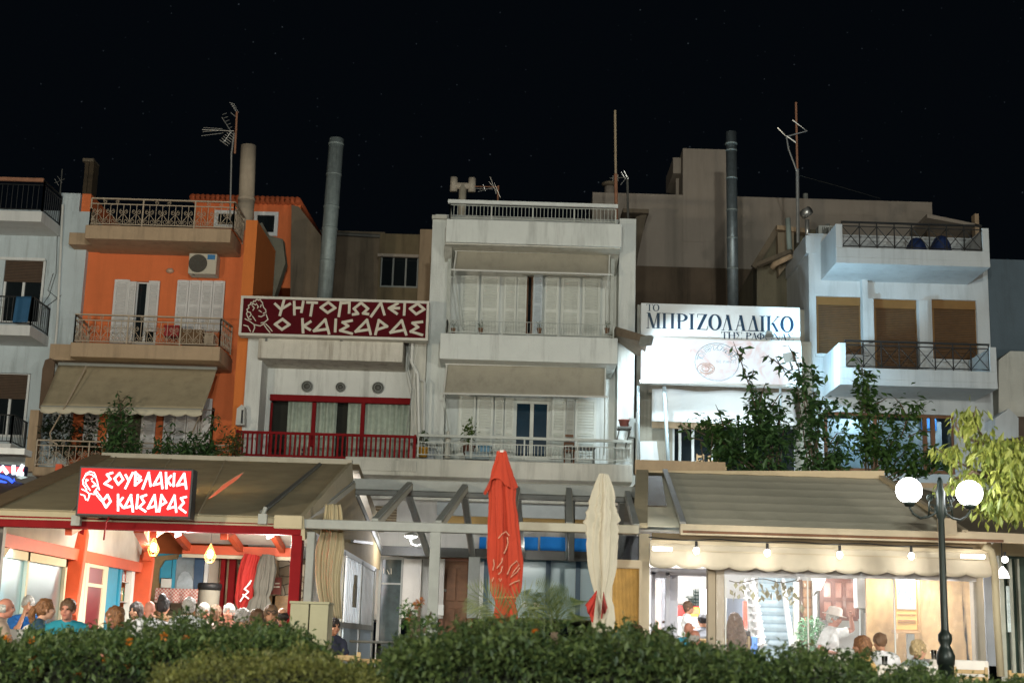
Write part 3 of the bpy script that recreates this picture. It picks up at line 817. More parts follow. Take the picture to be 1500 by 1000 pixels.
# pot on a bracket shelf by the right pilaster
for i, (px, lb) in enumerate(((664, 'tiny spiky pot plant at the left end of the second floor balcony'), (704, 'tiny pot with bare twigs on the second floor balcony below the left shutters'), (790, 'tiny pot with bare twigs on the second floor balcony right of the open leaf'), (889, 'tiny dark pot plant at the right end of the second floor balcony'))):
    o = pot('small_pot', px, 488, 33.4, .10, .2, (.22,.12,.07), lb)
    m_ = MB()
    for k in range(7): m_.tube([(0,0,.15), (rg.gauss(0,.05),rg.gauss(0,.04),.3), (rg.gauss(0,.12),rg.gauss(0,.06),rg.uniform(.35,.5))], .006, 4)
    leaves(m_, (0,0,.40), (.13,.1,.12), 22, .06, rg); m_.build('foliage', LEAFG, o, local=True); o.scale = (.62, .62, .62)
sh = thing('wall_shelf', 'small bracket shelf at the right end of the apartment balcony', 'shelf', W(915, 629, 33.4))
x0, x1, z0, z1 = RX(905, 625, 925, 628, 33.3); MB().box(x0, x1, 33.2, 33.6, z0, z1).build('board', m_metaldk, sh)
for x in (x0+.04, x1-.04): MB().bar((x, 33.25, z0), (x-.08, 33.6, z0-.42), .02).build('bracket', m_metaldk, sh)
pot('flower_pot', 914, 625, 33.35, .13, .17, (.30,.11,.09), 'dull pink empty pot on the bracket shelf')
tag(MB().pbox(921, 612, 931, 640, 33.5, .2).build('meter_box', m_metal, None, bevel=.01), 'grey meter box at the right edge of the apartment house', 'box')
for px in (933, ): MB().tube([W(px, 604, 33.2), W(px+2, 680, 33.2)], .03, 6).build('rod', m_metal, hE)
# small tiled canopy roof jutting to the right of the second floor
cr_ = MB()
A, B = W(902, 478, 33.2), W(948, 492, 31.9)
cr_.add([A, A+Vector((0,1.5,.1)), B+Vector((.1,1.8,.0)), B, A-Vector((0,0,.22)), A+Vector((0,1.5,-.1)), B+Vector((.1,1.8,-.16)), B-Vector((0,0,.16))], [(0,1,2,3),(7,6,5,4),(0,3,7,4),(1,5,6,2),(3,2,6,7),(0,4,5,1)])
cr_.build('side_canopy', M('weathered_boards', (.22,.17,.12), .85, .2, 8, .2), hE)

# ---- roof things of the apartment house
def chim_T(px0, py0, Y):
    p = W(px0, py0, Y)
    o = thing('roof_vent_pipe', 'cream T shaped vent pipe rising above the apartment roof railing', 'vent pipe', p)
    MB().tube([p-Vector((0,0,1.2)), p+Vector((0,0,.55))], .10, 14).build('pipe', M('cream_pipe', (.42,.38,.30), .7, .1), o, True)
    t = MB(); t.tube([p+Vector((-.30,0,.52)), p+Vector((.30,0,.52))], .09, 14)
    for s in (-.24, .24): t.tube([p+Vector((s,0,.36)), p+Vector((s,0,.74))], .10, 14)
    t.build('cap', M('cream_pipe_cap', (.42,.37,.30), .7, .1), o, True)
chim_T(677, 300, 36)
def yagi(name, label, mast, boom, elems, Y, mt, r=.012, extra=()):
    o = thing(name, label, 'antenna', W(*mast[0], Y))
    MB().tube([W(*p, Y) for p in mast], r*1.9, 8).build('mast', mt, o)
    b = MB()
    for seg in boom: b.tube([W(*seg[0], Y-.05), W(*seg[1], Y-.05)], r, 6)
    b.build('boom', mt, o)
    e = MB()
    for seg in elems: e.tube([W(*seg[0], Y-.08), W(*seg[1], Y-.02)], r*.7, 5)
    e.build('elements', m_alu, o)
    return o
yagi('antenna', 'small yagi antenna pointing left on the apartment roof', [(729,298),(730,272)], [((692,273),(731,274))],
     [((694,276),(722,277)),((700,281),(724,274)),((703,278),(706,273)),((708,270),(711,280)),((718,259),(727,284)),((724,268),(733,289)),((716,266),(730,282))], 36, m_rust)
tm = thing('tall_mast', 'tall thin rusty mast above the right end of the apartment roof railing', 'mast', W(903, 325, 35))
MB().tube([W(903,325,35), W(902,255,35)], .045, 8).build('lower_mast', m_rust, tm); MB().tube([W(902,258,35), W(901,162,35)], .032, 8).build('upper_mast', M('pale_rust', (.38,.30,.20), .7), tm)
yagi('antenna', 'small white yagi antenna just right of the tall thin mast', [(920,326),(919,258)], [((893,261),(921,260))],
     [((910,252),(916,262)),((916,262),(909,271)),((914,250),(920,262)),((905,256),(905,266)),((898,257),(898,265))], 35.5, m_metaldk, .016)

# ================================================================== rear building with the stair tower
hF = thing('rear_building', 'wide blank beige building with stair tower behind the steakhouse signs', 'building', (5, 46, GZ))
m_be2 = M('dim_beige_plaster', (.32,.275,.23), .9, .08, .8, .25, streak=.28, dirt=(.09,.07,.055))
m_be3 = M('brown_render_and_shadow', (.13,.095,.065), .9, .22, .9, .3, streak=.75, dirt=(.025,.02,.016))
x0, x1, z0, z1 = RX(868, 289, 1365, 297, 42)
MB().box(x0, x1, 42, 52, GZ, z1).build('wall', m_be2, hF)
x0, x1, z0, z1 = RX(1000, 219, 1064, 300, 42.02); MB().box(x0, x1, 41.98, 46, z0-1.2, z1).build('stair_tower', m_be2, hF)
x0, x1, z0, z1 = RX(986, 231, 1001, 254, 42.5); MB().box(x0, x1+.1, 42.5, 44.5, z0, z1).build('tower_eave', m_be2, hF)
x0, x1, z0, z1 = RX(990, 252, 1003, 292, 43); MB().box(x0, x1, 43, 46, z0, z1).build('tower_flank', m_be2, hF)
x0, x1, z0, z1 = RX(925, 393, 1200, 690, 41.6); MB().box(x0, x1, 41.6, 42.0, z0, z1).build('lower_wall', m_be3, hF)  # shadow of the signs on the rear wall, built as a dark brown slab
x0, x1, z0, z1 = RX(930, 312, 948, 420, 40); MB().box(x0-.4, x1, 39.6, 41.5, z1-.12, z1).build('eave', m_dark, hE)
flatpoly(hE, [(931,318),(948,312),(935,372),(931,400)], 39.8, 1.5, m_dark, 'flank_wall')
x0, x1, z0, z1 = RX(885, 264, 901, 292, 41.9)
cp = thing('roof_chimney', 'short round pot chimney with flat cap on beige roof edge', 'chimney', W(893, 292, 43))
p = W(893, 294, 43); MB().tube([p-Vector((0,0,.5)), p+Vector((0,0,.45))], .17, 14).build('stack', m_be2, cp, True)
MB().lathe([(.25,0),(.27,.06),(.06,.16)], p+Vector((0,0,.5)), 14).build('cap', m_dark, cp, True)
# sloping shelter roof at its right end
flatpoly(hF, [(1358,313),(1436,329),(1436,333),(1358,319)], 40, 1.8, m_be2, 'shelter_roof')
flatpoly(hF, [(1358,318),(1420,331),(1420,372),(1358,372)], 41.2, .3, m_be3, 'shelter_wall')
x0, x1, z0, z1 = RX(1428, 313, 1434, 335, 40); MB().box(x0, x1, 40, 40.3, z0-.4, z1).build('post', m_tan, hF)
# dark flue
p, q = W(1074, 470, 36.2), W(1071, 194, 36.2)
fl = thing('metal_flue', 'straight dark metal flue in front of the beige stair tower', 'flue', p)
MB().tube([p, q], .145, 20).build('pipe', M('dull_dark_flue', (.20,.24,.26), .45, .25, 7, .1, .6, streak=.7), fl, True)
for t in (.06, .27, .43, .58, .75, .9):
    c = p.lerp(q, t); MB().tube([c-Vector((0,0,.02)), c+Vector((0,0,.02))], .153, 20).build('seam_band', m_galv, fl, True)
MB().tube([q-Vector((0,0,.35)), q-Vector((0,0,.31))], .165, 20).build('rain_collar', m_galv, fl, True)
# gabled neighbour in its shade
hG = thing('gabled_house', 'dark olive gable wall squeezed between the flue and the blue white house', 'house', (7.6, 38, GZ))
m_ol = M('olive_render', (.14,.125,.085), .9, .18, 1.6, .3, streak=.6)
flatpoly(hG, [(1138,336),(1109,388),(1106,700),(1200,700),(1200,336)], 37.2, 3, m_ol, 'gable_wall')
MB().bar(W(1140,333,37.1), W(1104,392,37.1), .12, .16).build('verge', m_dark, hG)
MB().bar(W(1137,335,37.0), W(1180,340,37.0), .3, .12).build('eave', m_tan, hG)
flatpoly(hG, [(1139,340),(1163,340),(1163,376),(1141,404)], 36.9, .28, M('dim_tan_wall', (.27,.215,.15), .9, .1, 3, .2), 'chimney_breast')
MB().bar(W(1110,388,36.6), W(1160,368,35.9), .14, .1).build('gutter', m_dark, hG)
MB().tube([W(1131,392,36.5), W(1136,386,36.4), W(1160,374,36)], .08, 10).build('drain_pipe', m_tan, hG, True)
MB().tube([W(1157,372,36.2), W(1154,320,36.2)], .07, 10).build('vent_pipe', M('greenish_pipe', (.3,.36,.33), .6), hG, True)
ms = thing('tall_antenna', 'tall rusty antenna mast with bent rods beside the blue white house', 'antenna', W(1169, 355, 36))
MB().tube([W(1169,356,36), W(1168,248,36)], .045, 8).build('lower_mast', m_alu, ms); MB().tube([W(1168,250,36), W(1166,150,36)], .03, 8).build('upper_mast', m_rust, ms)
b_ = MB()
for pts in (((1139,187),(1152,200),(1182,192),(1161,176)), ((1152,200),(1155,218),(1167,250)), ((1152,199),(1166,209))):
    b_.tube([W(x,y,35.9) for x, y in pts], .022, 6)
b_.build('bent_rods', m_alu, ms)
MB().tube([W(1168+i*11, 256+i*3.1+.02*(i-5)**2, 36+i*.3) for i in range(12)], .006, 4).build('stay_wire', m_metaldk, ms)

# ================================================================== right apartment house
hH = thing('balcony_house', 'blue white lit house with brown roller shutters and jutting balconies', 'house', (10, 37, GZ))
holewall('wall', m_bluewhite, hH, (1188, 346, 1456, 905), [(1196, 434, 1262, 520), (1281, 438, 1345, 544), (1366, 439, 1432, 528), (1207, 605, 1400, 692)], 34.4, depth=7)
x0, x1, z0, z1 = RX(1180, 346, 1234, 352, 34.4); MB().box(x0, x1, 34.38, 37, z0-.35, z1).build('roof_parapet', m_bluewhite, hH)
for px, yb in (((1196,434,1262,520), 447), ((1281,438,1345,544), 452), ((1366,439,1432,528), 453)):
    x0, x1, z0, z1 = RX(px[0], px[1], px[2], px[3], 34.5)
    zb = W((px[0]+px[2])/2, yb, 34.5).z
    r_ = MB().box(x0-.03, x1+.03, 34.53, 34.555, z0-.02, zb).build('roller_shutter', m_brownroll if px[0] < 1300 else m_brownroll, hH)
    MB().box(x0-.03, x1+.03, 34.47, 34.553, zb, z1+.02).build('shutter_box', m_brownbox, r_)
    MB().box(x0-.03, x0+.05, 34.50, 34.56, z0, zb).box(x1-.05, x1+.03, 34.50, 34.56, z0, zb).build('shutter_rail', m_brownbox, r_)
    MB().box(x0-.06, x1+.06, 34.33, 34.5, z0-.08, z0-.003).build('sill', m_bluewhite, hH)
# fins between the doors
for px in ((1264,405,1272,520), (1347,440,1360,538), (1272,437,1280,500)):
    x0, x1, z0, z1 = RX(*px, 34.2); MB().box(x0, x1, 34.2, 34.41, z0, z1).build('fin', m_bluewhite, hH)
def tub_balcony(px, py0, py1, yl, Y, rail_y, bays, postw=9):
    """balcony with solid end posts and a low front band, lattice railing between"""
    x0, x1, z0, z1 = RX(px[0], py0, px[1], py1, Y)
    zt = W((px[0]+px[1])/2, yl, Y).z
    w = .16
    o = MB().box(x0, x1, Y, 34.4, z0, z0+.14).build('balcony_slab', m_bluewhite, hH)
    p = MB().box(x0, x1, Y+.001, Y+.13, z0+.141, z1).box(x0, x0+w, Y-.001, Y+.14, z1+.001, zt).box(x1-w, x1, Y-.001, Y+.14, z1+.001, zt)
    p.box(x0+.001, x0+.13, Y+.141, 34.39, z0+.141, zt-.001).box(x1-.13, x1-.001, Y+.141, 34.39, z0+.141, zt-.001)
    p.build('balcony_parapet', m_bluewhite, o, bevel=.008)
    zr = W((px[0]+px[1])/2, rail_y, Y).z
    rail_cross(o, (x0+w, Y+.06), (x1-w, Y+.06), z1, zr, m_iron, bays)
    return o, x0, x1, z0, z1, zt
b1 = tub_balcony((1225, 1450), 365, 388, 331, 32.7, 327, 8)
b2 = tub_balcony((1230, 1461), 541, 566, 505, 32.7, 501, 8)
for i, (px, w_, h_) in enumerate(((1342, 28, 25), (1378, 28, 28))):
    p = W(px, 372, 33.6); s = w_/60
    mb = MB()
    mb.sheet(lambda u, v: Vector((p.x + s*math.cos(u*2*math.pi)*(.55-.22*v**3)*(1+.05*math.sin(u*31)), p.y+.45*math.sin(u*2*math.pi)*(.8-.3*v**3), p.z-.1+h_/60*1.0*v+.03*math.sin(u*11))), 30, 8)
    mb.ball((p.x, p.y, p.z-.12+h_/60), (s*.34, .26, .10), 14, 6)
    o = mb.build('covered_chair', m_navy, None, True)
    tag(o, ['chair under dark blue cover on the top right balcony, lower and on the left', 'chair under dark blue cover on the top right balcony, taller and on the right'][i], 'covered chair', 'covered chairs on the top balcony')
# ground window band
fr = window(hH, (1207, 605, 1400, 692), 34.5, m_wood, clearmat('band_glass', (.8,.9,.95), .06), 1, fw=.09, name='window')
x0, x1, z0, z1 = RX(1207, 605, 1400, 692, 34.5)
for t in (.39, .77, .83): MB().box(x0+(x1-x0)*t-.05, x0+(x1-x0)*t+.05, 34.49, 34.58, z0+.09, z1-.09).build('mullion', m_wood, fr)
MB().box(x0, x1, 35.6, 35.65, z0-.3, z1).build('room_back', M('lit_blue_grey_room', (.62,.66,.68), .8, .15, .8), hH)
lamp('added_room_light', (W(1250,640,35.2).x, 35.15, W(1250,615,35.2).z), 26, (.75,.92,1), .1)  # two unseen lamps added in the room to brighten the window band
lamp('added_room_light', (W(1370,640,35.2).x, 35.15, W(1370,615,35.2).z), 12, (.85,.94,1), .1)
MB().pbox(1350, 612, 1372, 630, 35.5, .05).build('wall_panel', M('bright_blue_panel', (.02,.22,.6), .5), hH)
MB().pbox(1402, 630, 1456, 690, 34.2, .2).build('pillar', m_bluewhite, hH)
# AC and clutter behind the roof parapet
ac2 = thing('air_conditioner', 'small air conditioner unit behind the roof parapet of the blue white house', 'air conditioner', W(1212, 345, 36.6))
x0, x1, z0, z1 = RX(1199, 330, 1224, 348, 36.6); MB().box(x0, x1, 36.6, 36.95, z0-.2, z1).build('casing', M('pale_casing_grey', (.4,.42,.4), .5), ac2, bevel=.02)
gmb = MB()
for k in range(7): gmb.box(x0+.1+k*.05, x0+.12+k*.05, 36.58, 36.6, z0+.02, z1-.05)
gmb.build('grille', m_metaldk, ac2)
rp = thing('roof_pipe', 'bent pale pipe with a cowl on the roof beside the tall antenna', 'vent pipe', W(1183, 345, 36.2))
MB().tube([W(1183,350,36.2), W(1182,322,36.2)], .06, 10).build('pipe', m_alu, rp, True); MB().tube([W(1176,315,36.2), W(1186,308,36.0)], .12, 12).build('cowl', m_alu, rp, True)
MB().bar(W(1205,350,36.3), W(1213,330,36.8), .1, .1).build('brace', m_metal, rp)
wlt = MB().tube([W(1180,300,43), W(1180,284,43)], .08, 8).build('roof_stub', m_metal, None); tag(wlt, 'short pipe stub on the beige roof edge right of the tall antenna', 'vent pipe')

# ================================================================== far right houses
hI = thing('far_right_house', 'dark grey blue house wall with white balcony at the right edge', 'house', (13.5, 38, GZ))
x0, x1, z0, z1 = RX(1452, 384, 1760, 905, 36.2); MB().box(x0, x1, 36.2, 44, z0, z1).build('wall', m_greywall, hI)
q = [W(x,y,34.6) for x,y in ((1463,527),(1480,514),(1640,518),(1640,650),(1463,640))]
MB().prism([(p.x,p.z) for p in q], 34.6, 36.2).build('side_bay', m_slab, hI)
q = [W(x,y,33.6) for x,y in ((1458,612),(1478,598),(1492,612),(1492,640),(1458,645))]
MB().prism([(p.x,p.z) for p in q], 33.6, 34.6).build('balcony_end', m_bluewhite, hI)
MB().pbox(1492, 612, 1640, 700, 33.7, .9).build('lower_wall', M('brown_shaded_wall', (.11,.08,.06), .9, .2, 3), hI)
# ================================================================== steakhouse building and the signs
hJ = thing('steakhouse', 'low beige building carrying the white steakhouse signs', 'building', (5, 36, GZ))
m_j = M('greige_plaster', (.34,.31,.25), .9, .08, 2, .25, streak=.5)
holewall('wall', m_j, hJ, (931, 450, 1186, 905), [(985, 622, 1168, 690)], 35.0, depth=6)
MB().pbox(1172, 500, 1190, 690, 34.3, .7).build('pilaster', m_j, hJ, bevel=.01)
wf = MB().pbox(985, 622, 1168, 625, 35.05, .08).build('window_frame', m_frame, hJ)
for px in ((985,625,988,690),(994,625,998,690),(1013,625,1017,690),(1042,625,1046,690),(1090,625,1094,690),(1164,625,1168,690)): MB().pbox(*px, 35.05, .08).build('mullion', m_frame, wf)
MB().pbox(985, 622, 1168, 690, 35.13, .02).build('pane', m_glass, wf)
MB().pbox(950, 572, 1172, 578, 34.7, .32).build('soffit_beam', m_j, hJ)
A, B, C, D = W(955,570,34.3), W(1161,575,34.3), W(955,616,34.2), W(1168,626,34.2)
o = MB().sheet(lambda u, v: A.lerp(B,u).lerp(C.lerp(D,u),v) + Vector((0,.05*math.sin(u*9+v*2)*v, .025*math.sin(u*14)*(1-v))), 40, 10).build('tarpaulin', M('white_tarpaulin', (.66,.68,.68), .6, .04, 3, .1), None, True, solid=.01)
tag(o, 'white tarpaulin stretched under the lit steak sign', 'tarpaulin')
o = flatpoly(None, [(938,646),(962,646),(966,681),(938,681)], 33.6, .05, M('white_board', (.66,.68,.68), .5, .04), 'white_board'); tag(o, 'blank white board leaning beside the pole under the steak sign', 'board')
for i, (pts, r) in enumerate(((((973,566),(976,620),(979,682)), .045), (((935,565),(935,682)), .035), (((1143,568),(1143,610)), .03))):
    o = MB().tube([W(x,y,33.4) for x,y in pts], r, 8).build('sign_pole', M('pale_pole%d' % i, (.5,.6,.64), .4, .05), None, True)
    tag(o, ['long bent white pole in front of the white tarpaulin', 'short thin white pole beside the white board', 'stub of white pole at the right of the tarpaulin'][i], 'pole', 'poles under the steak sign')
MB().pbox(955, 616, 1060, 628, 34.5, .04).build('pelmet', m_tan, hJ)
# chairs stacked on the terrace behind the ridge plank
for i, px in enumerate((1023, 1040, 1054)):
    x0, x1, z0, z1 = RX(px, 662 + (i % 2)*3, px+11, 684, 33.9)
    c = thing('wooden_chair', 'brown wooden chair behind the plank under the white tarpaulin', 'chair', ((x0+x1)/2, 34, z0-.4), 'wooden chairs on the steakhouse terrace')
    MB().box(x0, x1, 33.9, 34.25, z0-.02, z0+.02).build('seat', m_plank, c)
    b_ = MB().bar((x0+.015,34.24,z0-.0), (x0+.015,34.26,z1), .035).bar((x1-.015,34.24,z0), (x1-.015,34.26,z1), .035)
    for k in range(2): b_.box(x0+.03, x1-.03, 34.235, 34.26, z0+.15+k*.12, z0+.21+k*.12)
    b_.build('backrest', m_plank, c)
    for x in (x0+.02, x1-.02):
        for y in (33.92, 34.23): MB().bar((x,y,z0-.40), (x,y,z0-.02), .035).build('leg', m_plank, c)

# ---------------------------------------------------------------- lettering
def strokes(parent, polys, zx, zy, k, Y, w, mt, name='lettering', wY=.02):
    """stroke lettering; polylines are given in an enlarged view of the photograph"""
    mb = MB(); i = 0
    for pl in polys:
        cl = pl[0] == 'c'
        P = [W(zx + x/k, zy + y/k, Y) for x, y in (pl[1:] if cl else pl)]
        if cl: P = P + [P[0]]
        for a, b in zip(P[:-1], P[1:]):
            d = (b-a).normalized()*w*.38
            off = Vector((0, -.0012*(i % 7), 0)); i += 1
            mb.bar(a-d+off, b+d+off, w, wY, (0,1,0))
    return mb.build(name, mt, parent)
A_ = lambda a, b, c, d: [a, b, c, d]
S2 = [[(315,100),(358,140)], [(358,140),(425,100)], [(380,75),(350,183)], [(455,85),(457,178)], [(457,130),(512,130)], [(522,85),(508,160)],
      [(550,90),(622,92)], [(590,92),(575,185)], ['c',(650,127),(705,88),(755,130),(700,165)], [(797,90),(782,190)], [(795,95),(862,92)], [(860,90),(857,165)],
      [(885,178),(922,172),(893,135),(945,92),(995,135),(960,170),(997,175)], [(1018,192),(1090,92),(1115,178)], [(1212,98),(1150,132),(1207,172)], [(1160,132),(1223,132)],
      [(1265,93),(1260,180)], ['c',(1303,135),(1360,100),(1408,140),(1348,175)],
      ['c',(315,250),(370,212),(420,252),(365,288)], [(515,212),(520,310)], [(575,230),(525,262),(570,290)], [(710,318),(683,215),(600,298),(700,285)], [(760,215),(755,302)],
      [(878,222),(810,235),(850,262),(792,295),(878,318)], [(1015,322),(988,218),(905,303),(1005,288)], [(1050,322),(1075,220),(1135,265),(1060,290)],
      [(1275,325),(1243,222),(1160,310),(1262,292)], [(1392,232),(1322,240),(1362,270),(1308,302),(1392,328)]]
H2 = [[(150,95),(158,78),(170,82),(180,66),(195,75),(207,68),(214,82),(224,92)], [(150,95),(138,90),(132,106),(120,112),(124,130),(108,140),(114,155),(106,172),(112,190),(122,210),(140,214)],
      [(116,158),(134,163),(140,182),(126,196)], [(150,116),(163,130),(152,148)], [(143,108),(156,98),(170,108),(180,98)], [(184,108),(192,120),(186,132)], [(214,108),(208,124)],
      [(222,95),(230,125),(246,143),(249,162),(228,170)], [(197,148),(216,160)], [(250,178),(263,214),(240,234),(212,240)], [(194,190),(214,194),(238,180)], [(150,190),(172,224)],
      [(95,210),(126,225),(162,252),(204,262),(236,244)], [(85,255),(116,264),(135,302)], [(162,252),(166,275),(152,307)], [(232,250),(254,282),(278,311)], [(246,246),(270,270),(293,299)]]
m_maroon = M('maroon_sign_face', (.085,.007,.011), .85, .08, 3, spec=.08)
m_cream = M('cream_letter', (.60,.56,.46), .6, .05)
# maroon sign over the grill house
sg = thing('maroon_sign', 'long maroon shop sign with cream lettering and head emblem over the grill house', 'sign', W(490, 490, 33))
x0, x1, z0, z1 = RX(351, 437, 628, 495, 33.0)
MB().box(x0+.06, x1-.06, 33.03, 33.25, z0+.06, z1-.06).build('face', m_maroon, sg)
fr = MB().box(x0, x1, 32.99, 33.3, z1-.06, z1).box(x0, x1, 32.99, 33.3, z0, z0+.06).box(x0, x0+.06, 32.992, 33.3, z0+.06, z1-.06).box(x1-.06, x1, 32.992, 33.3, z0+.06, z1-.06)
fr.build('frame', M('white_sign_frame', (.6,.57,.5), .5), sg)
strokes(sg, S2, 340, 425, 5.0, 33.02, .062, m_cream)
strokes(sg, H2, 340, 425, 5.0, 33.02, .022, m_cream, 'emblem')
for px in (390, 500, 600): MB().bar(W(px, 497, 33.2), W(px, 505, 34.2), .06, .06).build('bracket', m_metaldk, sg)

# red backlit sign on the left canopy
S1 = [[(485,165),(425,185),(465,235),(400,285),(480,325)], ['c',(508,230),(565,170),(605,240),(550,295)], [(630,190),(662,245)], [(710,165),(628,335)],
      [(740,160),(735,305)], [(740,165),(795,212),(752,233),(802,245),(740,300)], [(818,340),(885,165),(905,310)], [(1035,335),(1015,165),(940,300),(1020,280)],
      [(1075,165),(1080,335)], [(1130,200),(1090,250),(1125,300)], [(1165,175),(1158,310)], [(1297,340),(1275,175),(1195,305),(1285,285)],
      ['c',(378,480),(432,410),(465,480),(415,545)], [(548,405),(548,580)], [(600,440),(560,490),(600,545)], [(712,590),(690,410),(615,550),(700,530)], [(765,410),(750,555)],
      [(858,410),(800,430),(835,490),(780,545),(850,590)], [(970,590),(948,410),(875,555),(960,530)], [(1000,590),(1025,410),(1075,490),(1010,530)],
      [(1188,595),(1168,415),(1095,560),(1175,535)], [(1295,430),(1240,445),(1270,495),(1220,550),(1290,600)]]
H1 = [[(165,290),(160,250),(178,215),(198,175),(240,152),(285,165),(302,200),(318,255),(328,310),(342,352)], [(190,195),(225,180),(262,185),(290,215)], [(165,290),(185,320),(205,352)],
      [(200,235),(188,275),(215,320),(240,358)], [(205,255),(220,245)], [(255,235),(265,225)], [(262,255),(300,290),(265,318),(310,305)], [(320,330),(285,378),(320,372)],
      [(150,345),(200,370),(232,395),(285,402),(318,375)], [(138,402),(178,415),(195,462)], [(232,395),(232,425),(213,470)], [(300,395),(335,440),(362,472)], [(325,385),(355,425),(378,462)]]
YS = 19.4
rs = thing('red_sign', 'glowing red lightbox sign with white lettering and head emblem on the left canopy', 'sign', W(197, 757, YS))
x0, x1, z0, z1 = RX(113, 684, 281, 757, YS)
MB().box(x0, x1, YS+.012, YS+.28, z0, z1).build('casing', m_black, rs, bevel=.008)
MB().box(x0+.03, x1-.03, YS, YS+.011, z0+.03, z1-.03).build('lit_face', M('red_lit_face', (.10,.003,.003), .5, .04, 2, emit=.90, ecol=(1,.032,.036), spec=.1), rs)
gl = glow('white_lit_letter', (.93,.95,1), 1.15)
strokes(rs, S1, 100, 670, 7.5, YS-.008, .027, gl, wY=.012)
strokes(rs, H1, 100, 670, 7.5, YS-.008, .014, gl, 'emblem', wY=.012)
MB().tube([W(160,757,YS+.1), W(155,765,YS+.1), W(152,790,YS+.3)], .012, 5).build('cable', m_red, rs)

# serif lettering: thick and thin strokes, hairline serifs
def serif(mb, ch, x0, x1, z0, z1, Y, T=.17, dep=.02):
    w, h = x1-x0, z1-z0
    t, th, sf = h*T, h*.045, h*.032
    c = [0]
    def q(pts):
        o = -.0015*(c[0] % 5); c[0] += 1
        mb.prism([(x0+a*w, z0+b*h) for a, b in pts], Y+o, Y+dep)
    tw, hw, sh = t/w, th/w, sf/h
    def vstem(a, wd): q([(a,0),(a+wd,0),(a+wd,1),(a,1)])
    def foot(a, b, z=0): q([(a, z),(b, z),(b, z+sh),(a, z+sh)])
    def diag(ax, az, bx, bz, wd): q([(ax,az),(ax+wd,az),(bx+wd,bz),(bx,bz)])
    def ring(cx, cz, rx, rz, full=True, a0=0, a1=360):
        N = 28
        for i in range(N):
            u, v = [math.radians(a0+(a1-a0)*k/N) for k in (i, i+1)]
            def pt(a, inner):
                ex = max(rx - (tw*1.15 if inner else 0), .02); ez = rz - (th/h*1.1 if inner else 0)
                return (cx+ex*math.cos(a), cz+ez*math.sin(a))
            q([pt(u,0), pt(v,0), pt(v,1), pt(u,1)])
    if ch in 'ΠHΗΝ':
        vstem(.10, tw if ch != 'Ν' else hw); vstem(.90-(tw if ch != 'Ν' else hw), tw if ch != 'Ν' else hw)
        if ch == 'Π': q([(.0,1-sh),(1,1-sh),(1,1),(0,1)])
        elif ch == 'Ν': diag(.10, 1, .88-tw, 0, tw); foot(0,.2,1-sh); foot(.78,1,1-sh)
        else: q([(.1,.48),(.9,.48),(.9,.53),(.1,.53)]); foot(0,.2+tw,1-sh); foot(.8-tw,1,1-sh)
        foot(0,.2+tw); (foot(.8-tw,1) if ch != 'Ν' else None)
    elif ch == 'Ι': vstem(.5-tw/2, tw); foot(.5-tw,.5+tw); foot(.5-tw,.5+tw,1-sh)
    elif ch == 'Μ':
        vstem(.09, hw); vstem(.91-tw, tw); diag(.12-tw*.3, 1, .5-tw/2, 0, tw); diag(.91-tw, 1, .5-hw/2, 0, hw)
        foot(0,.2); foot(.8-tw,1); foot(0,.15,1-sh); foot(.9-tw,1,1-sh)
    elif ch == 'Ρ': vstem(.12, tw); ring(.14+tw, .74, .98-.14-tw, .26, a0=-90, a1=90); foot(0,.24+tw); foot(0,.2,1-sh); q([(.1,1-sh*1.3),(.16+tw,1-sh*1.3),(.16+tw,1),(.1,1)]); q([(.1,.48),(.16+tw,.48),(.16+tw,.53),(.1,.53)])
    elif ch == 'Ζ': q([(.05,1-sh*1.2),(1,1-sh*1.2),(1,1),(.05,1)]); q([(0,0),(1,0),(1,sh*1.2),(0,sh*1.2)]); diag(0, 0, 1-tw*1.2, 1, tw*1.2); q([(.05,.78),(.09,.78),(.09,1),(.05,1)]); q([(.96,0),(1,0),(1,.24),(.96,.24)])
    elif ch == 'Ο': ring(.5, .5, .5, .52)
    elif ch == 'Λ': diag(.10, 0, .48, 1, hw); diag(.90-tw, 0, .5-tw*.45, 1, tw); foot(0,.26); foot(.8-tw,1)
    elif ch == 'Α': diag(.10, 0, .48, 1, hw); diag(.90-tw, 0, .5-tw*.45, 1, tw); foot(0,.26); foot(.8-tw,1); q([(.24,.32),(.72,.32),(.72,.36),(.24,.36)])
    elif ch == 'Δ': diag(.05, 0, .48, 1, hw); diag(.95-tw, 0, .5-tw*.45, 1, tw); q([(0,0),(1,0),(1,sh*1.6),(0,sh*1.6)])
    elif ch == 'Κ': vstem(.08, tw); diag(.10+tw, .42, .86, 1, hw); diag(.92-tw, 0, .30+tw*.4, .56, tw); foot(0,.16+tw); foot(0,.16+tw,1-sh); foot(.74,1,1-sh); foot(.82-tw,1)
    elif ch == 'Τ': vstem(.5-tw/2, tw); q([(0,1-sh*1.2),(1,1-sh*1.2),(1,1),(0,1)]); foot(.4-tw,.6+tw); q([(0,.8),(.05,.8),(.05,1),(0,1)]); q([(.95,.8),(1,.8),(1,1),(.95,1)])
    elif ch == 'Σ': q([(.0,1-sh*1.2),(.95,1-sh*1.2),(.95,1),(.0,1)]); q([(0,0),(1,0),(1,sh*1.6),(0,sh*1.6)]); diag(.02, 1, .40, .5, tw); diag(.02, 0, .46, .52, hw*1.3); q([(.9,.8),(.95,.8),(.95,1),(.9,1)]); q([(.95,0),(1,0),(1,.25),(.95,.25)])
    elif ch == 'Φ': vstem(.5-tw/2, tw); ring(.5, .5, .5, .36); foot(.4-tw,.6+tw); foot(.4-tw,.6+tw,1-sh)
YW = 33.2
ws = thing('white_sign', 'upper white steakhouse sign with big dark blue serif lettering', 'sign', W(1055, 498, YW))
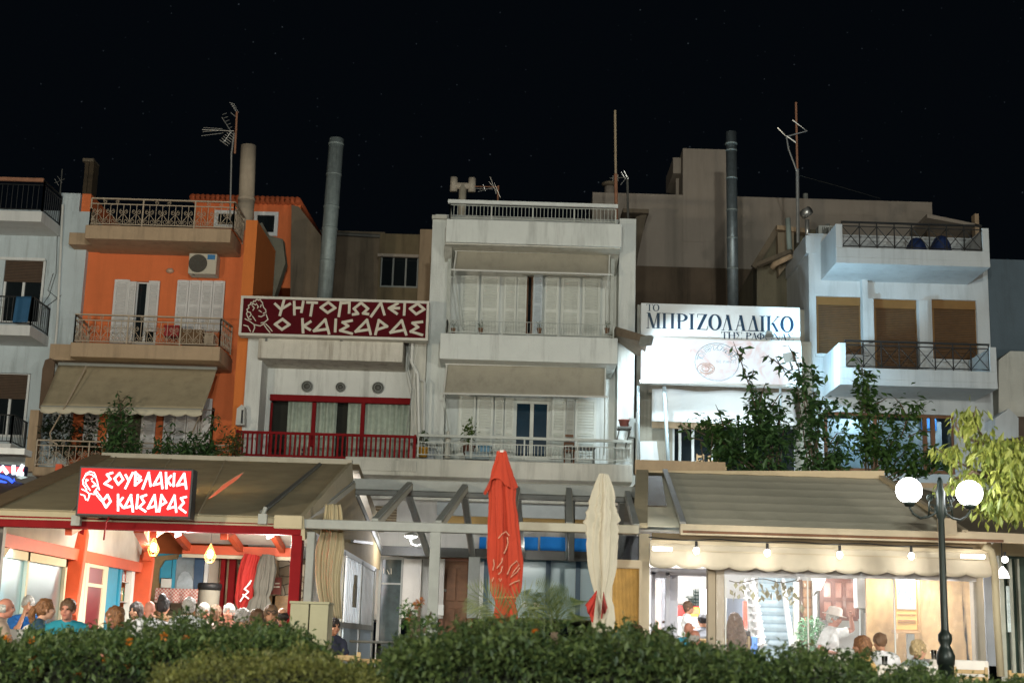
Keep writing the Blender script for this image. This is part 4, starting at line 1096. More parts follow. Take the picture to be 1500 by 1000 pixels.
x0, x1, z0, z1 = RX(939, 447, 1172, 500, YW)
m_sgw = M('white_sign_face', (.66,.69,.70), .45, .03, 2)
MB().box(x0, x1, YW, YW+.22, z0, z1).build('face', m_sgw, ws, bevel=.006)
mb = MB(); fx = lambda z: W(930+z/5.77, 472, YW).x
fz = lambda z: W(1055, 435+z/5.77, YW).z
for ch, a, b in (('Μ',98,220),('Π',226,340),('Ρ',350,448),('Ι',452,508),('Ζ',522,612),('Ο',620,732),('Λ',732,830),('Α',842,942),('Δ',952,1048),('Ι',1048,1106),('Κ',1110,1226),('Ο',1228,1342)):
    serif(mb, ch, fx(a), fx(b), fz(281), fz(150), YW-.012)
for ch, a, b in (('Τ',95,150),('Ο',150,206)): serif(mb, ch, fx(a), fx(b), fz(136), fz(79), YW-.012, .16)
for ch, a, b in (('Τ',728,784),('Η',786,850),('Σ',852,904),('Ρ',936,984),('Α',980,1036),('Φ',1030,1094),('Η',1098,1166),('Ν',1166,1228),('Α',1228,1284),('Σ',1286,1338)):
    serif(mb, ch, fx(a), fx(b), fz(352), fz(293), YW-.012, .16)
mb.build('lettering', M('navy_letter', (.006,.035,.075), .4, .1, 3), ws)
# lower lightbox: washed-out steaks and a round emblem
lb = thing('steak_lightbox', 'bright white backlit panel with faint steaks and ring emblem below steakhouse lettering', 'sign', W(1055, 562, 33.0))
x0, x1, z0, z1 = RX(940, 498, 1172, 560, 32.95)
mt, n, p = newmat('washed_out_steak_print'); L = n.links
tcn = n.nodes.new('ShaderNodeTexCoord'); nz = n.nodes.new('ShaderNodeTexNoise'); nz.inputs['Scale'].default_value = 2.2; nz.inputs['Detail'].default_value = 7; nz.inputs['Distortion'].default_value = 1.5
L.new(tcn.outputs['Object'], nz.inputs['Vector'])
rmp = n.nodes.new('ShaderNodeMapRange'); rmp.inputs[1].default_value, rmp.inputs[2].default_value = .44, .80; L.new(nz.outputs['Fac'], rmp.inputs[0])
mxn = n.nodes.new('ShaderNodeMix'); mxn.data_type = 'RGBA'; mxn.inputs[6].default_value = (.82,.93,1,1); mxn.inputs[7].default_value = (.70,.50,.47,1)
L.new(rmp.outputs[0], mxn.inputs[0]); L.new(mxn.outputs[2], p.inputs['Emission Color']); p.inputs['Base Color'].default_value = (.06,.06,.06,1); p.inputs['Roughness'].default_value = .7; p.inputs['Emission Strength'].default_value = .98
MB().box(x0, x1, 32.95, 33.2, z0, z1).build('lit_face', mt, lb)
MB().box(x0-.03, x1+.03, 32.97, 33.22, z1+.001, z1+.04).box(x0-.03, x1+.03, 32.97, 33.22, z0-.05, z0-.001).box(x1+.001,x1+.04,32.97,33.22,z0,z1).build('frame', m_alu, lb)
c = W(1050, 530, 32.94); rx, rz = .52, .45
m_lnp = M('grey_print_line', (.24,.30,.34), .6)
cl = MB()
cl.tube([c+Vector((rx*math.cos(a*math.pi/36), 0, rz*math.sin(a*math.pi/36))) for a in range(72)], .010, 5, True)
cl.build('ring_emblem', m_lnp, lb)
def thin_letters(parent, text, cx, cz, R, a0, a1, hgt, Y, mt):
    G = {'Τ':[[(0,1),(1,1)],[(.5,1),(.5,0)]], 'Ο':[[(.5+.5*math.cos(k*math.pi/6), .5+.5*math.sin(k*math.pi/6)) for k in range(13)]], 'Μ':[[(0,0),(0,1),(.5,.2),(1,1),(1,0)]], 'Π':[[(0,0),(0,1),(1,1),(1,0)]],
         'Ρ':[[(0,0),(0,1),(.7,1),(.9,.75),(.7,.5),(0,.5)]], 'Ι':[[(.5,0),(.5,1)]], 'Ζ':[[(0,1),(1,1),(0,0),(1,0)]], 'Λ':[[(0,0),(.5,1),(1,0)]], 'Α':[[(0,0),(.5,1),(1,0)],[(.2,.35),(.8,.35)]],
         'Δ':[[(0,0),(.5,1),(1,0),(0,0)]], 'Κ':[[(0,0),(0,1)],[(.9,1),(0,.45),(.9,0)]], 'Η':[[(0,0),(0,1)],[(1,0),(1,1)],[(0,.5),(1,.5)]], 'Σ':[[(1,1),(0,1),(.6,.5),(0,0),(1,0)]], 'Φ':[[(.5,0),(.5,1)],[(.5+.5*math.cos(k*math.pi/6), .5+.35*math.sin(k*math.pi/6)) for k in range(13)]], 'Ν':[[(0,0),(0,1),(1,0),(1,1)]], ' ':[]}
    mb = MB(); N = len(text)
    for i, ch in enumerate(text):
        a = math.radians(a0+(a1-a0)*(i+.5)/N) if R else 0
        for pl in G[ch]:
            P = []
            for u, v in pl:
                if R:
                    r = R + v*hgt; da = -(u-.5)*hgt*.7/R
                    P.append((cx+r*math.cos(a+da)*rx/rz, Y, cz+r*math.sin(a+da)))
                else: P.append((cx+(i+.1+u*.7)*hgt*.8, Y, cz+v*hgt))
            mb.tube(P, hgt*.06, 4)
    return mb.build('lettering', mt, parent)
thin_letters(lb, 'ΤΟ ΜΠΡΙΖΟΛΑΔΙΚΟ', c.x, c.z, .29, 172, 10, .12, 32.94, m_lnp)
thin_letters(lb, 'ΤΗΣ ΡΑΦΗΝΑΣ', c.x-.02, c.z-.02, 0, 0, 0, .055, 32.94, m_lnp)
stk = MB(); rg = random.Random(5)
for k in range(16):
    a0 = rg.uniform(0, 6.28); rr = rg.uniform(.05,.2)
    stk.tube([(c.x-.26+rr*1.1*math.cos(a0+t*.5), 32.94, c.z-.17+rr*.75*math.sin(a0+t*.5)) for t in range(6)], .008, 4)
stk.build('steak_drawing', M('tan_print', (.34,.22,.18), .6), lb)
# floodlights on arms
def floodlight(px, py, Y, label, tgt, power, col=COOL, cone=165):
    p = W(px, py, Y)
    o = thing('floodlight', label, 'floodlight', p, 'floodlights of the steakhouse sign')
    d = (Vector(tgt)-p).normalized(); rot = d.to_track_quat('-Z', 'Y').to_matrix()
    MB().obox(p - d*.08, .30, .22, .10, rot).build('housing', m_metal, o, bevel=.01)
    MB().obox(p - d*.022, .26, .18, .01, rot).build('lens', glow('flood_lens', (.85,.95,1), 3), o)
    MB().bar(p - d*.1, W(px + (4 if px < 1050 else 1), py+(-6 if px < 1050 else 20), 33.0), .04).build('arm', m_metaldk, o)
    l = lamp('floodlight_beam', p + d*.03, power, col, .12, 'SPOT', tgt, cone, .35)
    return o
floodlight(949, 502, 31.4, 'small floodlight tilted at the left end of the lit steak panel', (5.2, 34.2, 6.6), 560, (.74,.91,1), 118)
floodlight(1160, 522, 32.15, 'small floodlight on the right part of the lit steak panel aimed at the balconies', (9.4, 34.0, 9.2), 440, (.46,.79,1))
floodlight(1072, 640, 32.2, 'small floodlight among the low shrubs aimed up at the white tarpaulin', (5.6, 34.3, 7.2), 230, (.72,.92,1))
"""small grey lamp clamped over the lettering"""
fl = thing('sign_lamp', 'small grey lamp sticking out over the small blue sign lettering', 'lamp', W(1127, 492, 32.9))
MB().pbox(1123, 484, 1131, 489, 32.8, .12).build('housing', m_metal, fl); MB().pbox(1122, 489.5, 1133, 494, 32.75, .16).build('shade', m_metaldk, fl)
# ================================================================== left restaurant tent
from mathutils.geometry import tessellate_polygon
def cloth_mat(name, col, trans, rough=.9):
    mt, n, p = newmat(name); L = n.links
    tcn = n.nodes.new('ShaderNodeTexCoord'); nz = n.nodes.new('ShaderNodeTexNoise'); nz.inputs['Scale'].default_value = 2.5; nz.inputs['Detail'].default_value = 8
    L.new(tcn.outputs['Object'], nz.inputs['Vector'])
    mx = n.nodes.new('ShaderNodeMix'); mx.data_type = 'RGBA'
    mx.inputs[6].default_value = (*[c*.7 for c in col],1); mx.inputs[7].default_value = (*[min(c*1.25,1) for c in col],1)
    L.new(nz.outputs['Fac'], mx.inputs[0]); L.new(mx.outputs[2], p.inputs['Base Color']); p.inputs['Roughness'].default_value = rough
    t = n.nodes.new('ShaderNodeBsdfTranslucent'); L.new(mx.outputs[2], t.inputs['Color'])
    ms = n.nodes.new('ShaderNodeMixShader'); ms.inputs[0].default_value = trans
    L.new(p.outputs[0], ms.inputs[1]); L.new(t.outputs[0], ms.inputs[2]); L.new(ms.outputs[0], n.nodes['Material Output'].inputs['Surface'])
    return mt
m_khaki = cloth_mat('khaki_tent_cloth', (.38,.32,.20), .24)
m_ceil = cloth_mat('white_lining_cloth', (.72,.68,.60), .25)
m_greige = M('beige_tent_trim', (.42,.36,.24), .8, .07, 4, .1)
YFt, YRt, YBt = 20.0, 26.5, 32.4
hK = thing('restaurant_tent', 'khaki roofed tent with red beams in front of the orange house, diners below', 'tent', (-5.4, 24, GZ))
FL, FR = W(-2, 748, YFt), W(440, 757, YFt)
BL, BR = W(150, 671, YRt), W(512, 677, YRt)
zF = (FL.z+FR.z)/2; zR = (BL.z+BR.z)/2
XL, XRt = -7.3, FR.x
outer = [Vector((XL, YFt, zF)), Vector((XRt, YFt, zF)), Vector((BR.x, YRt, zR)), Vector((BL.x, YRt, zR))]
def on_roof(px, py):
    d = W(px, py, 10) - CAM
    nrm = (outer[1]-outer[0]).cross(outer[3]-outer[0])
    return CAM + d * ((outer[0]-CAM).dot(nrm) / d.dot(nrm))
slit = [on_roof(*q) for q in ((302,733),(326,710),(344,698.5),(359,690),(348,702),(331,714.5),(315,726))]
tri = tessellate_polygon([outer, slit[::-1]])
vs = outer + slit[::-1]
o = MB().add(vs, tri).build('roof_cloth', m_khaki, hK, solid=.012)
bm = bmesh.new(); bm.from_mesh(o.data); bmesh.ops.subdivide_edges(bm, edges=bm.edges, cuts=0); bm.to_mesh(o.data); bm.free()
# seams, guide rails and the cream verge on the right
sm = MB()
for (a, b) in (((468,681),(382,752)), ((470,682),(386,753))): sm.tube([on_roof(*a)+Vector((0,0,.03)), on_roof(*b)+Vector((0,0,.03))], .022, 6)
sm.build('guide_rail', m_metaldk, o)
sm = MB()
for px in (170, 250, 330): sm.tube([outer[3].lerp(outer[2], (px-150)/362)+Vector((0,0,.012)), outer[0].lerp(outer[1], (px-60)/400)+Vector((0,0,.012))], .012, 5)
sm.build('seam', m_awn, o)
MB().add([outer[1]+Vector((-.02,0,.03)), outer[2]+Vector((-.02,0,.03)), outer[2]+Vector((.02,0,-.28)), outer[1]+Vector((.02,0,-.30)),
          outer[1]+Vector((.05,-.02,.03)), outer[2]+Vector((.05,-.02,.03)), outer[2]+Vector((.09,-.02,-.28)), outer[1]+Vector((.09,-.02,-.30))],
         [(3,2,1,0),(4,5,6,7),(0,1,5,4),(1,2,6,5),(2,3,7,6),(3,0,4,7)]).build('verge_cloth', m_greige, hK)
MB().bar(outer[2]+Vector((.05,0,.02)), outer[3]+Vector((0,0,.02)), .16, .10).build('ridge_cap', m_awngrey, hK)
MB().bar(outer[3]+Vector((0,0,.01)), outer[0]+Vector((0,0,.01)), .34, .06).build('verge_board', M('brown_verge', (.22,.15,.08), .8, .15, 4, .1), hK)
MB().add([Vector((XL-.1, YFt-.03, zF-.13)), Vector((XRt, YFt-.03, zF-.12)), Vector((XRt, YFt+.03, zF+.02)), Vector((XL-.1, YFt+.03, zF+.02)),
          Vector((XL-.1, YFt+.1, zF-.13)), Vector((XRt, YFt+.1, zF-.12)), Vector((XRt, YFt+.1, zF+.02)), Vector((XL-.1, YFt+.1, zF+.02))],
         [(0,1,2,3),(7,6,5,4),(0,4,5,1),(1,5,6,2),(2,6,7,3),(3,7,4,0)]).build('fascia', m_greige, hK)
x0, x1, z0, z1 = RX(401, 754, 443, 774, YFt-.06); MB().box(x0, x1, YFt-.08, YFt+.3, z0, z1).build('corner_box', m_greige, hK, bevel=.02)
zb1, zb0 = W(220, 761, YFt).z, W(220, 777, YFt).z
MB().box(XL-3, XRt+.02, YFt-.02, YFt+.14, zb0, zb1).build('front_beam', m_red, hK, bevel=.01)
# back slope: lining, rafters, eave beam
zE = W(350, 799, YBt).z
m1 = MB(); m1.add([(XL, YRt, zR-.12), (XRt+.1, YRt, zR-.12), (XRt+.1, YBt+.1, zE+.04), (XL, YBt+.1, zE+.04)], [(0,1,2,3)]).build('lining', m_ceil, hK, solid=.01)
m1 = MB(); m1.add([(XL, YRt, zR), (XRt+.1, YRt, zR), (XRt+.1, YBt+.2, zE+.42), (XL, YBt+.2, zE+.42)], [(0,1,2,3)]).build('rear_roof_cloth', m_khaki, hK, solid=.012)
0 and MB().add([outer[0]+Vector((0,.2,-.14)), outer[1]+Vector((0,.2,-.14)), Vector((XRt+.1,YRt,zR-.14)), Vector((XL,YRt,zR-.14))], [(0,1,2,3)]).build('lining', m_ceil, hK, solid=.01)
for px in (115, 200, 275, 352, 414):
    X = W(px, 805, YBt).x
    MB().bar((X, YRt-.2, zR-.26), (X, YBt, zE-.06), .12, .16).build('rafter', m_redwood, hK)
for X in (-6.2, -5.0, -4.0):
    MB().bar((X, YFt+.3, zF-.24), (X, YRt-.2, zR-.28), .10, .14).build('rafter', m_redwood, hK)
x0, x1, z0, z1 = RX(218, 799, 432, 812, YBt); MB().box(XL, x1, YBt, YBt+.15, z0, z1).build('eave_beam', m_redwood, hK, bevel=.01)
MB().box(XL, x1, YBt+.02, YBt+.12, z0-.08, z0-.003).build('trim', m_val, hK)
# right front post, side wall on the left along X = XL
x0, x1, z0, z1 = RX(424, 776, 440, 905, YFt); MB().box(x0, x1, YFt-.01, YFt+.2, GZ, zb0).build('post', m_red, hK, bevel=.01)
def side(Ya, Yb, za, zb, name, mt, par, t=.12, X=XL, dx=0):
    return MB().box(X+dx, X+dx-t, Ya, Yb, za, zb).build(name, mt, par)
zS1, zS0 = W(0, 777, YFt).z, W(0, 793, YFt).z
Yx = lambda px, X=XL: X*1.0 / ((W(px, 850, 1).x))             # depth at which the side wall shows at this pixel column
side(YFt-.5, 29.6, zS0-.02, zS1+.02, 'side_beam', m_redwood, hK, .16, dx=.05)
MB().add([(XL-.05, YFt, zS1), (XL-.05, 29.6, zS1), (XL-.05, 29.6, zE+.55), (XL-.05, YRt, zR-.1), (XL-.05, YFt, zF-.05)], [(0,1,2,3,4)]).build('gable_cloth', m_ceil, hK, solid=.01)
MB().bar(W(112, 776, Yx(116)), W(93, 905, Yx(99)), .42, .30).build('post', m_redwood, hK, bevel=.02)
MB().bar(W(121, 770, Yx(120)-.3), W(118, 818, Yx(120)-.3), .07, .07).build('downpipe', m_red, hK)
MB().bar(W(211, 815, Yx(208)), W(200, 905, Yx(200)), .42, .25).build('post', m_redwood, hK, bevel=.02)
MB().bar(W(214, 818, 28.8), W(222, 776, 28.6), .18, .18).build('post', m_redwood, hK)
MB().bar(W(218, 800, 27.5), W(204, 770, 22.0), .16, .2).build('brace', m_redwood, hK)
# glazing of the side wall
m_curt = M('cyan_net_curtain', (.20,.50,.60), .8, .10, 6, .1)
m_turq = M('turquoise_paint', (.02,.26,.42), .5, .1, 4)
Y1, Y2 = YFt-.4, Yx(97)
g_ = side(Y1, Y2, GZ+.85, zS0-.1, 'side_window', m_frame, hK, .05, dx=-.02)
bpy.data.objects.remove(g_)
wf = MB()
for y in (Y1, (Y1+Y2)/2+.2, Y2-.09): wf.box(XL-.1, XL, y, y+.09, GZ+.75, zS0-.03)
wf.box(XL-.1, XL, Y1, Y2, zS0-.16, zS0-.03).box(XL-.12, XL+.02, Y1, Y2, GZ+.70, GZ+.82)
wf = wf.build('window', m_val, hK)
MB().box(XL-.06, XL-.05, Y1, Y2, GZ+.8, zS0-.1).build('pane', clearmat('tent_window_glass', (.9,.97,1), -.35, .3), wf)
cs = MB().sheet(lambda u, v: Vector((XL-.45+.05*math.sin(u*60), Y1+(Y2-Y1)*u*.62, GZ+.4+2.2*v)), 60, 2).build('curtain', m_curt, hK, True, solid=.01)
MB().box(XL-.9, XL-.8, Y1+(Y2-Y1)*.6, Y2+.3, GZ, zS0).build('inner_wall', M('grey_inner_wall', (.17,.18,.19), .8, .1, 2), hK)
side(Y1, Y2, GZ, GZ+.70, 'low_wall', m_tan, hK, .2)
def sidepanel(pa, pb, za, zb, name, mt, dx=0, t=.08, par=None):
    return MB().box(XL+dx, XL+dx-t, Yx(pa), Yx(pb), za, zb).build(name, mt, par or hK)
zt = lambda px, py: W(px, py, Yx(px)).z
ZD = zt(135, 812)
sidepanel(118, 127, GZ, ZD+.05, 'door_frame', m_val)
dr = sidepanel(127, 155, GZ, ZD, 'door', M('maroon_door_panel', (.14,.008,.015), .3, .1), -.02)
for za, zb in ((ZD-.06, ZD), (zt(140,829)-.03, zt(140,829)+.03), (zt(140,857)-.03, zt(140,857)+.03), (GZ+.62, GZ+.80)): sidepanel(127, 155, za, zb, 'rail', m_val, .004, .09, dr)
sidepanel(125, 129, GZ, ZD, 'door_stile', m_val, .006, .1, dr); sidepanel(151, 157, GZ, ZD, 'door_stile', m_val, .006, .1, dr)
fz_ = tag(sidepanel(157, 176, GZ, ZD-.05, 'tall_fridge', m_turq, -.05, .5), 'tall turquoise fridge door beside the maroon panelled door', 'fridge')
fz_.parent = None; fz_.location = (0,0,0)
fz2 = thing('drinks_fridge', 'turquoise framed drinks fridge with stocked glass door beside red post', 'fridge', (XL-.3, Yx(186), GZ))
sidepanel(176, 196, GZ, ZD-.08, 'cabinet', m_turq, -.3, .4, fz2)
sidepanel(193, 197, GZ, ZD-.06, 'door_frame', m_frame, .0, .12, fz2)
sidepanel(177, 180, GZ, ZD-.06, 'door_frame', m_turq, -.02, .12, fz2)
rg = random.Random(11)
for k in range(5):
    z = GZ+.3+k*.38
    sidepanel(180, 193, z-.02, z, 'shelf', m_alu, -.05, .25, fz2)
    for j in range(6):
        y = Yx(181)+(Yx(192)-Yx(181))*j/5
        b_ = MB().lathe([(.035,0),(.035,.14),(.014,.21),(.014,.27)], (XL-.14, y, z), 8)
        o = b_.build('bottle', M('bottle_%d' % rg.randrange(99), rg.choice([(.3,.05,.03),(.02,.1,.05),(.4,.3,.1),(.3,.35,.4)]), .2), None); tag(o, 'small bottle on a shelf of the turquoise drinks fridge', 'bottle', 'bottles in the drinks fridge')
# rear wall behind the diners
YB = 33.0
x0, x1, z0, z1 = RX(214, 812, 440, 905, YB)
hW = thing('tent_back_wall', 'stone and plaster back wall of the red beamed tent with serving window', 'wall', (-5, YB, GZ))
mst, n, p = newmat('rubble_stone'); L = n.links
tcn = n.nodes.new('ShaderNodeTexCoord'); v_ = n.nodes.new('ShaderNodeTexVoronoi'); v_.inputs['Scale'].default_value = 4.5; v_.feature = 'DISTANCE_TO_EDGE'
v2 = n.nodes.new('ShaderNodeTexVoronoi'); v2.inputs['Scale'].default_value = 4.5
nz = n.nodes.new('ShaderNodeTexNoise'); nz.inputs['Scale'].default_value = 3
av = n.nodes.new('ShaderNodeMix'); av.data_type = 'VECTOR'; av.inputs[0].default_value = .12
L.new(tcn.outputs['Object'], nz.inputs['Vector']); L.new(tcn.outputs['Object'], av.inputs[4]); L.new(nz.outputs['Color'], av.inputs[5])
L.new(av.outputs[1], v_.inputs['Vector']); L.new(av.outputs[1], v2.inputs['Vector'])
mr = n.nodes.new('ShaderNodeMapRange'); mr.inputs[1].default_value, mr.inputs[2].default_value = .0, .06; L.new(v_.outputs['Distance'], mr.inputs[0])
mx = n.nodes.new('ShaderNodeMix'); mx.data_type = 'RGBA'; mx.inputs[6].default_value = (.05,.04,.03,1)
hs = n.nodes.new('ShaderNodeMix'); hs.data_type = 'RGBA'; hs.inputs[6].default_value = (.20,.15,.10,1); hs.inputs[7].default_value = (.42,.36,.28,1)
sc_ = n.nodes.new('ShaderNodeSeparateColor'); L.new(v2.outputs['Color'], sc_.inputs[0]); L.new(sc_.outputs[0], hs.inputs[0]); L.new(hs.outputs[2], mx.inputs[7]); L.new(mr.outputs[0], mx.inputs[0])
L.new(mx.outputs[2], p.inputs['Base Color']); p.inputs['Roughness'].default_value = .9
bp = n.nodes.new('ShaderNodeBump'); bp.inputs['Strength'].default_value = .6; bp.inputs['Distance'].default_value = .04; L.new(mr.outputs[0], bp.inputs['Height']); L.new(bp.outputs[0], p.inputs['Normal'])
m_stone = mst
MB().box(x0, x1, YB+.5, YB+.7, GZ, z1).build('wall', m_stone, hW)
MB().pbox(300, 812, 345, 905, YB+.3, .15).build('plaster_panel', m_tan, hW)
q = [W(x, y, YB) for x, y in ((220,905),(222,815),(262,811),(258,818),(240,820),(233,832),(232,845),(233,905))]
MB().prism([(p_.x, p_.z) for p_ in q], YB, YB+.4).build('arch_pillar', M('bark_brown_render', (.26,.18,.09), .95, .2, 6, .5), hW)
w1 = MB()
for px in ((231,812,235,862),(252,812,257,862)): w1.pbox(*px, YB+.1, .1)
w1.pbox(231, 811, 300, 815, YB+.09, .12); w1 = w1.build('serving_window', m_turq, hW)
MB().pbox(284, 815, 298, 862, YB+.1, .1).build('side_panel', M('dark_blue_panel', (.03,.07,.14), .5, .15), w1); MB().pbox(298.5, 812, 304, 880, YB+.1, .1).build('jamb', m_frame, w1)
MB().pbox(257, 815, 285, 862, YB+.14, .02).build('pane', M('display_glass', (.20,.24,.27), .1, .35, 3), w1)
MB().pbox(235, 815, 252, 846, YB+.14, .02).build('pane', m_turq, w1); MB().pbox(236, 847, 251, 860, YB+.06, .03).build('notice', m_frame, w1)
MB().pbox(301, 813, 320, 858, YB+.2, .05).build('shelf_unit', m_beige, hW)
q = [W(258+13+13*math.cos(k*math.pi/8), 862-26*math.sin(k*math.pi/8), YB+.1) for k in range(9)]
MB().prism([(p_.x,p_.z) for p_ in q], YB+.1, YB+.13).build('round_poster', M('pale_blue_poster', (.34,.40,.46), .5, .3, 5), w1)
for px in ((321,813,328,905),(333,813,343,905)): MB().pbox(*px, YB-.1, .2).build('post', m_red, hW, bevel=.02)
MB().pbox(400, 812, 404, 905, YB+.2, .28).build('pilaster', m_tan, hW)
pg = thing('stone_wall_poster', 'dark red poster with faint lettering on the stone wall behind umbrellas', 'poster', W(402, 868, YB+.1))
MB().pbox(392, 845, 412, 870, YB+.1, .04).build('board', M('dark_red_poster', (.16,.03,.02), .6, .3, 6), pg)
strokes(pg, [[(0,0),(6,0)],[(9,0),(14,0)],[(0,5),(8,5)],[(10,5),(14,5)]], 395, 854, 1.0, YB+.09, .03, m_cream)
MB().pbox(392, 872, 424, 905, YB+.2, .1).build('food_photo', M('food_print', (.25,.14,.05), .5, .4, 7), hW)
# cloth covered table and bin by the serving window
def checked(name, c0, c1, s):
    mt, n, p = newmat(name); tcn = n.nodes.new('ShaderNodeTexCoord'); c_ = n.nodes.new('ShaderNodeTexChecker'); c_.inputs['Scale'].default_value = s
    c_.inputs['Color1'].default_value = (*c0,1); c_.inputs['Color2'].default_value = (*c1,1)
    n.links.new(tcn.outputs['Object'], c_.inputs['Vector']); n.links.new(c_.outputs[0], p.inputs['Base Color']); p.inputs['Roughness'].default_value = .85
    return mt
ct = thing('side_table', 'side table draped with red and white checked cloth under the serving window', 'table', W(258, 886, 31.6))
x0, x1, z0, z1 = RX(229, 862, 288, 886, 31.6)
MB().box(x0, x1, 31.6, 32.3, z1-.02, z1).build('tabletop', m_plank, ct)
MB().sheet(lambda u, v: Vector((x0-.03+(x1-x0+.06)*u, 31.57+.03*math.sin(u*25)*(1-v), z0+.05+(z1-z0-.04)*v)), 40, 4).build('tablecloth', checked('red_check', (.30,.09,.075), (.40,.32,.29), 26), ct, True, solid=.006)
for x in (x0+.05, x1-.05):
    for y in (31.65, 32.25): MB().bar((x,y,GZ), (x,y,z1-.02), .05).build('leg', m_wood, ct)
bn = thing('rubbish_bin', 'pale grey bin with dark bag over its rim beside the maroon posts', 'bin', W(304, 905, 31.8))
b0 = W(304, 884, 31.8); r_ = .24; zt_ = W(304, 857, 31.8).z
MB().lathe([(r_*.8,GZ),(r_,zt_-.03),(r_*1.04,zt_-.02)], (b0.x, 31.9, 0), 24).build('body', M('bin_plastic', (.36,.33,.27), .6, .08), bn, True)
MB().lathe([(r_*1.05,zt_-.10),(r_*1.12,zt_),(r_*1.05,zt_+.05),(r_*.9,zt_+.06)], (b0.x, 31.9, 0), 24).build('bag', m_black, bn, True)
# folded umbrellas leaning on the stone wall
def folded(name, label, top, bot, Y, w_, mt, cat='folded umbrella', grp=None, folds=7, waist=.55, amp=.12, crumple=0, seed=1, flare=None):
    a, b = W(*top, Y), W(*bot, Y)
    H = (a-b).length; ax = (a-b)/H
    o = thing(name, label, cat, b, grp)
    MB().tube([b - ax*.05, a - ax*.01], .024, 8).build('pole', m_alu, o)
    sd = Vector((1,0,0)); sd = (sd - ax*sd.dot(ax)).normalized(); fw = ax.cross(sd)
    rg = random.Random(seed)
    prof = flare or [(0,.30),(.10,.42),(.2,.5),(.26,waist),(.4,.95),(.6,1.0),(.74,.9),(.78,1.05),(.84,.9),(.92,.55),(1,.12)]
    def R_(v):
        for (v0, r0), (v1, r1) in zip(prof[:-1], prof[1:]):
            if v <= v1: return r0 + (r1-r0)*(v-v0)/(v1-v0)
        return prof[-1][1]
    ph = rg.uniform(0, 6)
    def fn(u, v):
        th = u*2*math.pi
        f = 1 + amp*(1.6-v)*math.sin(folds*th + ph + 1.5*v) + amp*.6*math.sin((folds*2+1)*th - 2*v + ph) + .05*math.sin(v*9+2*th)
        if crumple: f += crumple*math.exp(-((v-.74)/.14)**2)*(math.sin(v*62+3*math.sin(th*2+1))*math.cos(th*5+v*20) + .6*math.sin(v*95+th*7))
        r = w_*.5*R_(v)*f
        q = b + ax*(H*v) + sd*(r*math.cos(th)) + fw*(r*math.sin(th)*.8)
        return q + noise.noise_vector(q*Vector((9,9,2.2)))*.022*min(1,r*9) + noise.noise_vector(q*Vector((26,26,9)))*.006
    c = MB().sheet(fn, 110, 44).build('canopy', mt, o, True)
    return o, c, (b, ax, sd, fw, H)
folded('folded_umbrella', 'folded red umbrella with white script leaning on the stone wall', (370,812), (352,892), 32.2, .40, M('red_umbrella_cloth', (.34,.018,.014), .8, .1, 4), seed=4, flare=[(0,.2),(.08,.55),(.2,.8),(.6,1),(.9,.95),(1,.8)])
strokes(None, [[(14,44),(6,52),(12,56),(4,64),(0,70)], [(16,40),(10,48)], [(4,60),(12,66)]], 352, 810, 1.0, 31.96, .03, m_frame, 'umbrella_script')
us = bpy.data.objects['umbrella_script']; us.parent = bpy.data.objects['folded_umbrella']; us.location = -us.parent.location
folded('folded_umbrella', 'folded dark grey umbrella leaning on the stone wall', (393,812), (380,900), 32.0, .48, M('grey_umbrella_cloth', (.10,.095,.08), .9, .12, 4), seed=5, folds=9, amp=.16, flare=[(0,.95),(.2,.85),(.3,.55),(.45,.8),(.8,.75),(1,.5)])
# lamps under the tent
def pendant(px, py, Y, label):
    p = W(px, py, Y)
    o = thing('pendant_lamp', label, 'lamp', p, 'cage pendant lamps under the tent')
    MB().tube([p+Vector((0,0,.17)), Vector((p.x, p.y, zR-.3))], .006, 4).build('cord', m_black, o)
    MB().ball(p, (.055,.055,.08), 12, 8).build('bulb', glow('warm_bulb', (1,.80,.50), 14), o, True)
    cg = MB()
    for k in range(6):
        a = k*math.pi/3
        cg.tube([p+Vector((0,0,.19)), p+Vector((.105*math.cos(a), .105*math.sin(a), -.04)), p+Vector((.06*math.cos(a+.5), .06*math.sin(a+.5), -.14))], .007, 4)
    cg.tube([p+Vector((.06*math.cos(k*math.pi/8), .06*math.sin(k*math.pi/8), -.14)) for k in range(16)], .007, 4, True)
    cg.tube([p+Vector((.105*math.cos(k*math.pi/8), .105*math.sin(k*math.pi/8), -.04)) for k in range(16)], .007, 4, True)
    cg.build('cage', M('gold_cage', (.6,.32,.10), .4, .1, 5, 0, .5), o)
    lamp('pendant_bulb_light', p+Vector((0,0,-.2)), 30, WARM, .08)
pendant(225, 801, 25.5, 'caged pendant bulb at left beside the leaning red post')
pendant(308, 811, 25.5, 'caged pendant bulb over the middle of the diners')
for px, py, lb in ((258, 780, 'small white spotlight under the red beam near the red sign'), (393, 782, 'small white spotlight under the red beam near the corner post')):
    p = W(px, py, 20.5)
    o = thing('spotlight', lb, 'spotlight', p, 'spotlights under the red beam')
    rot = Vector((.5,.2,-1)).to_track_quat('-Z','Y').to_matrix()
    MB().tube([p+Vector((-.05,0,.10)), p+Vector((.02,0,-.02))], .04, 12).build('housing', m_plastic, o, True)
    MB().obox(p+Vector((.03,-.01,-.035)), .10, .08, .03, rot).build('lens', glow('cold_led', (.85,.92,1), 12), o)
    lamp('spotlight_beam', p+Vector((.06,0,-.08)), 330, (1,.97,.93), .05, 'SPOT', p+Vector((-.3,-2.6,-2.0)), 165, .6)
lamp('tent_fill_light', (-5.6, 24.0, 3.35), 210, (1,.95,.86), .6, 'AREA', (-5.6, 27, 0))  # two unseen area lights added under the tent roof, no tubes built
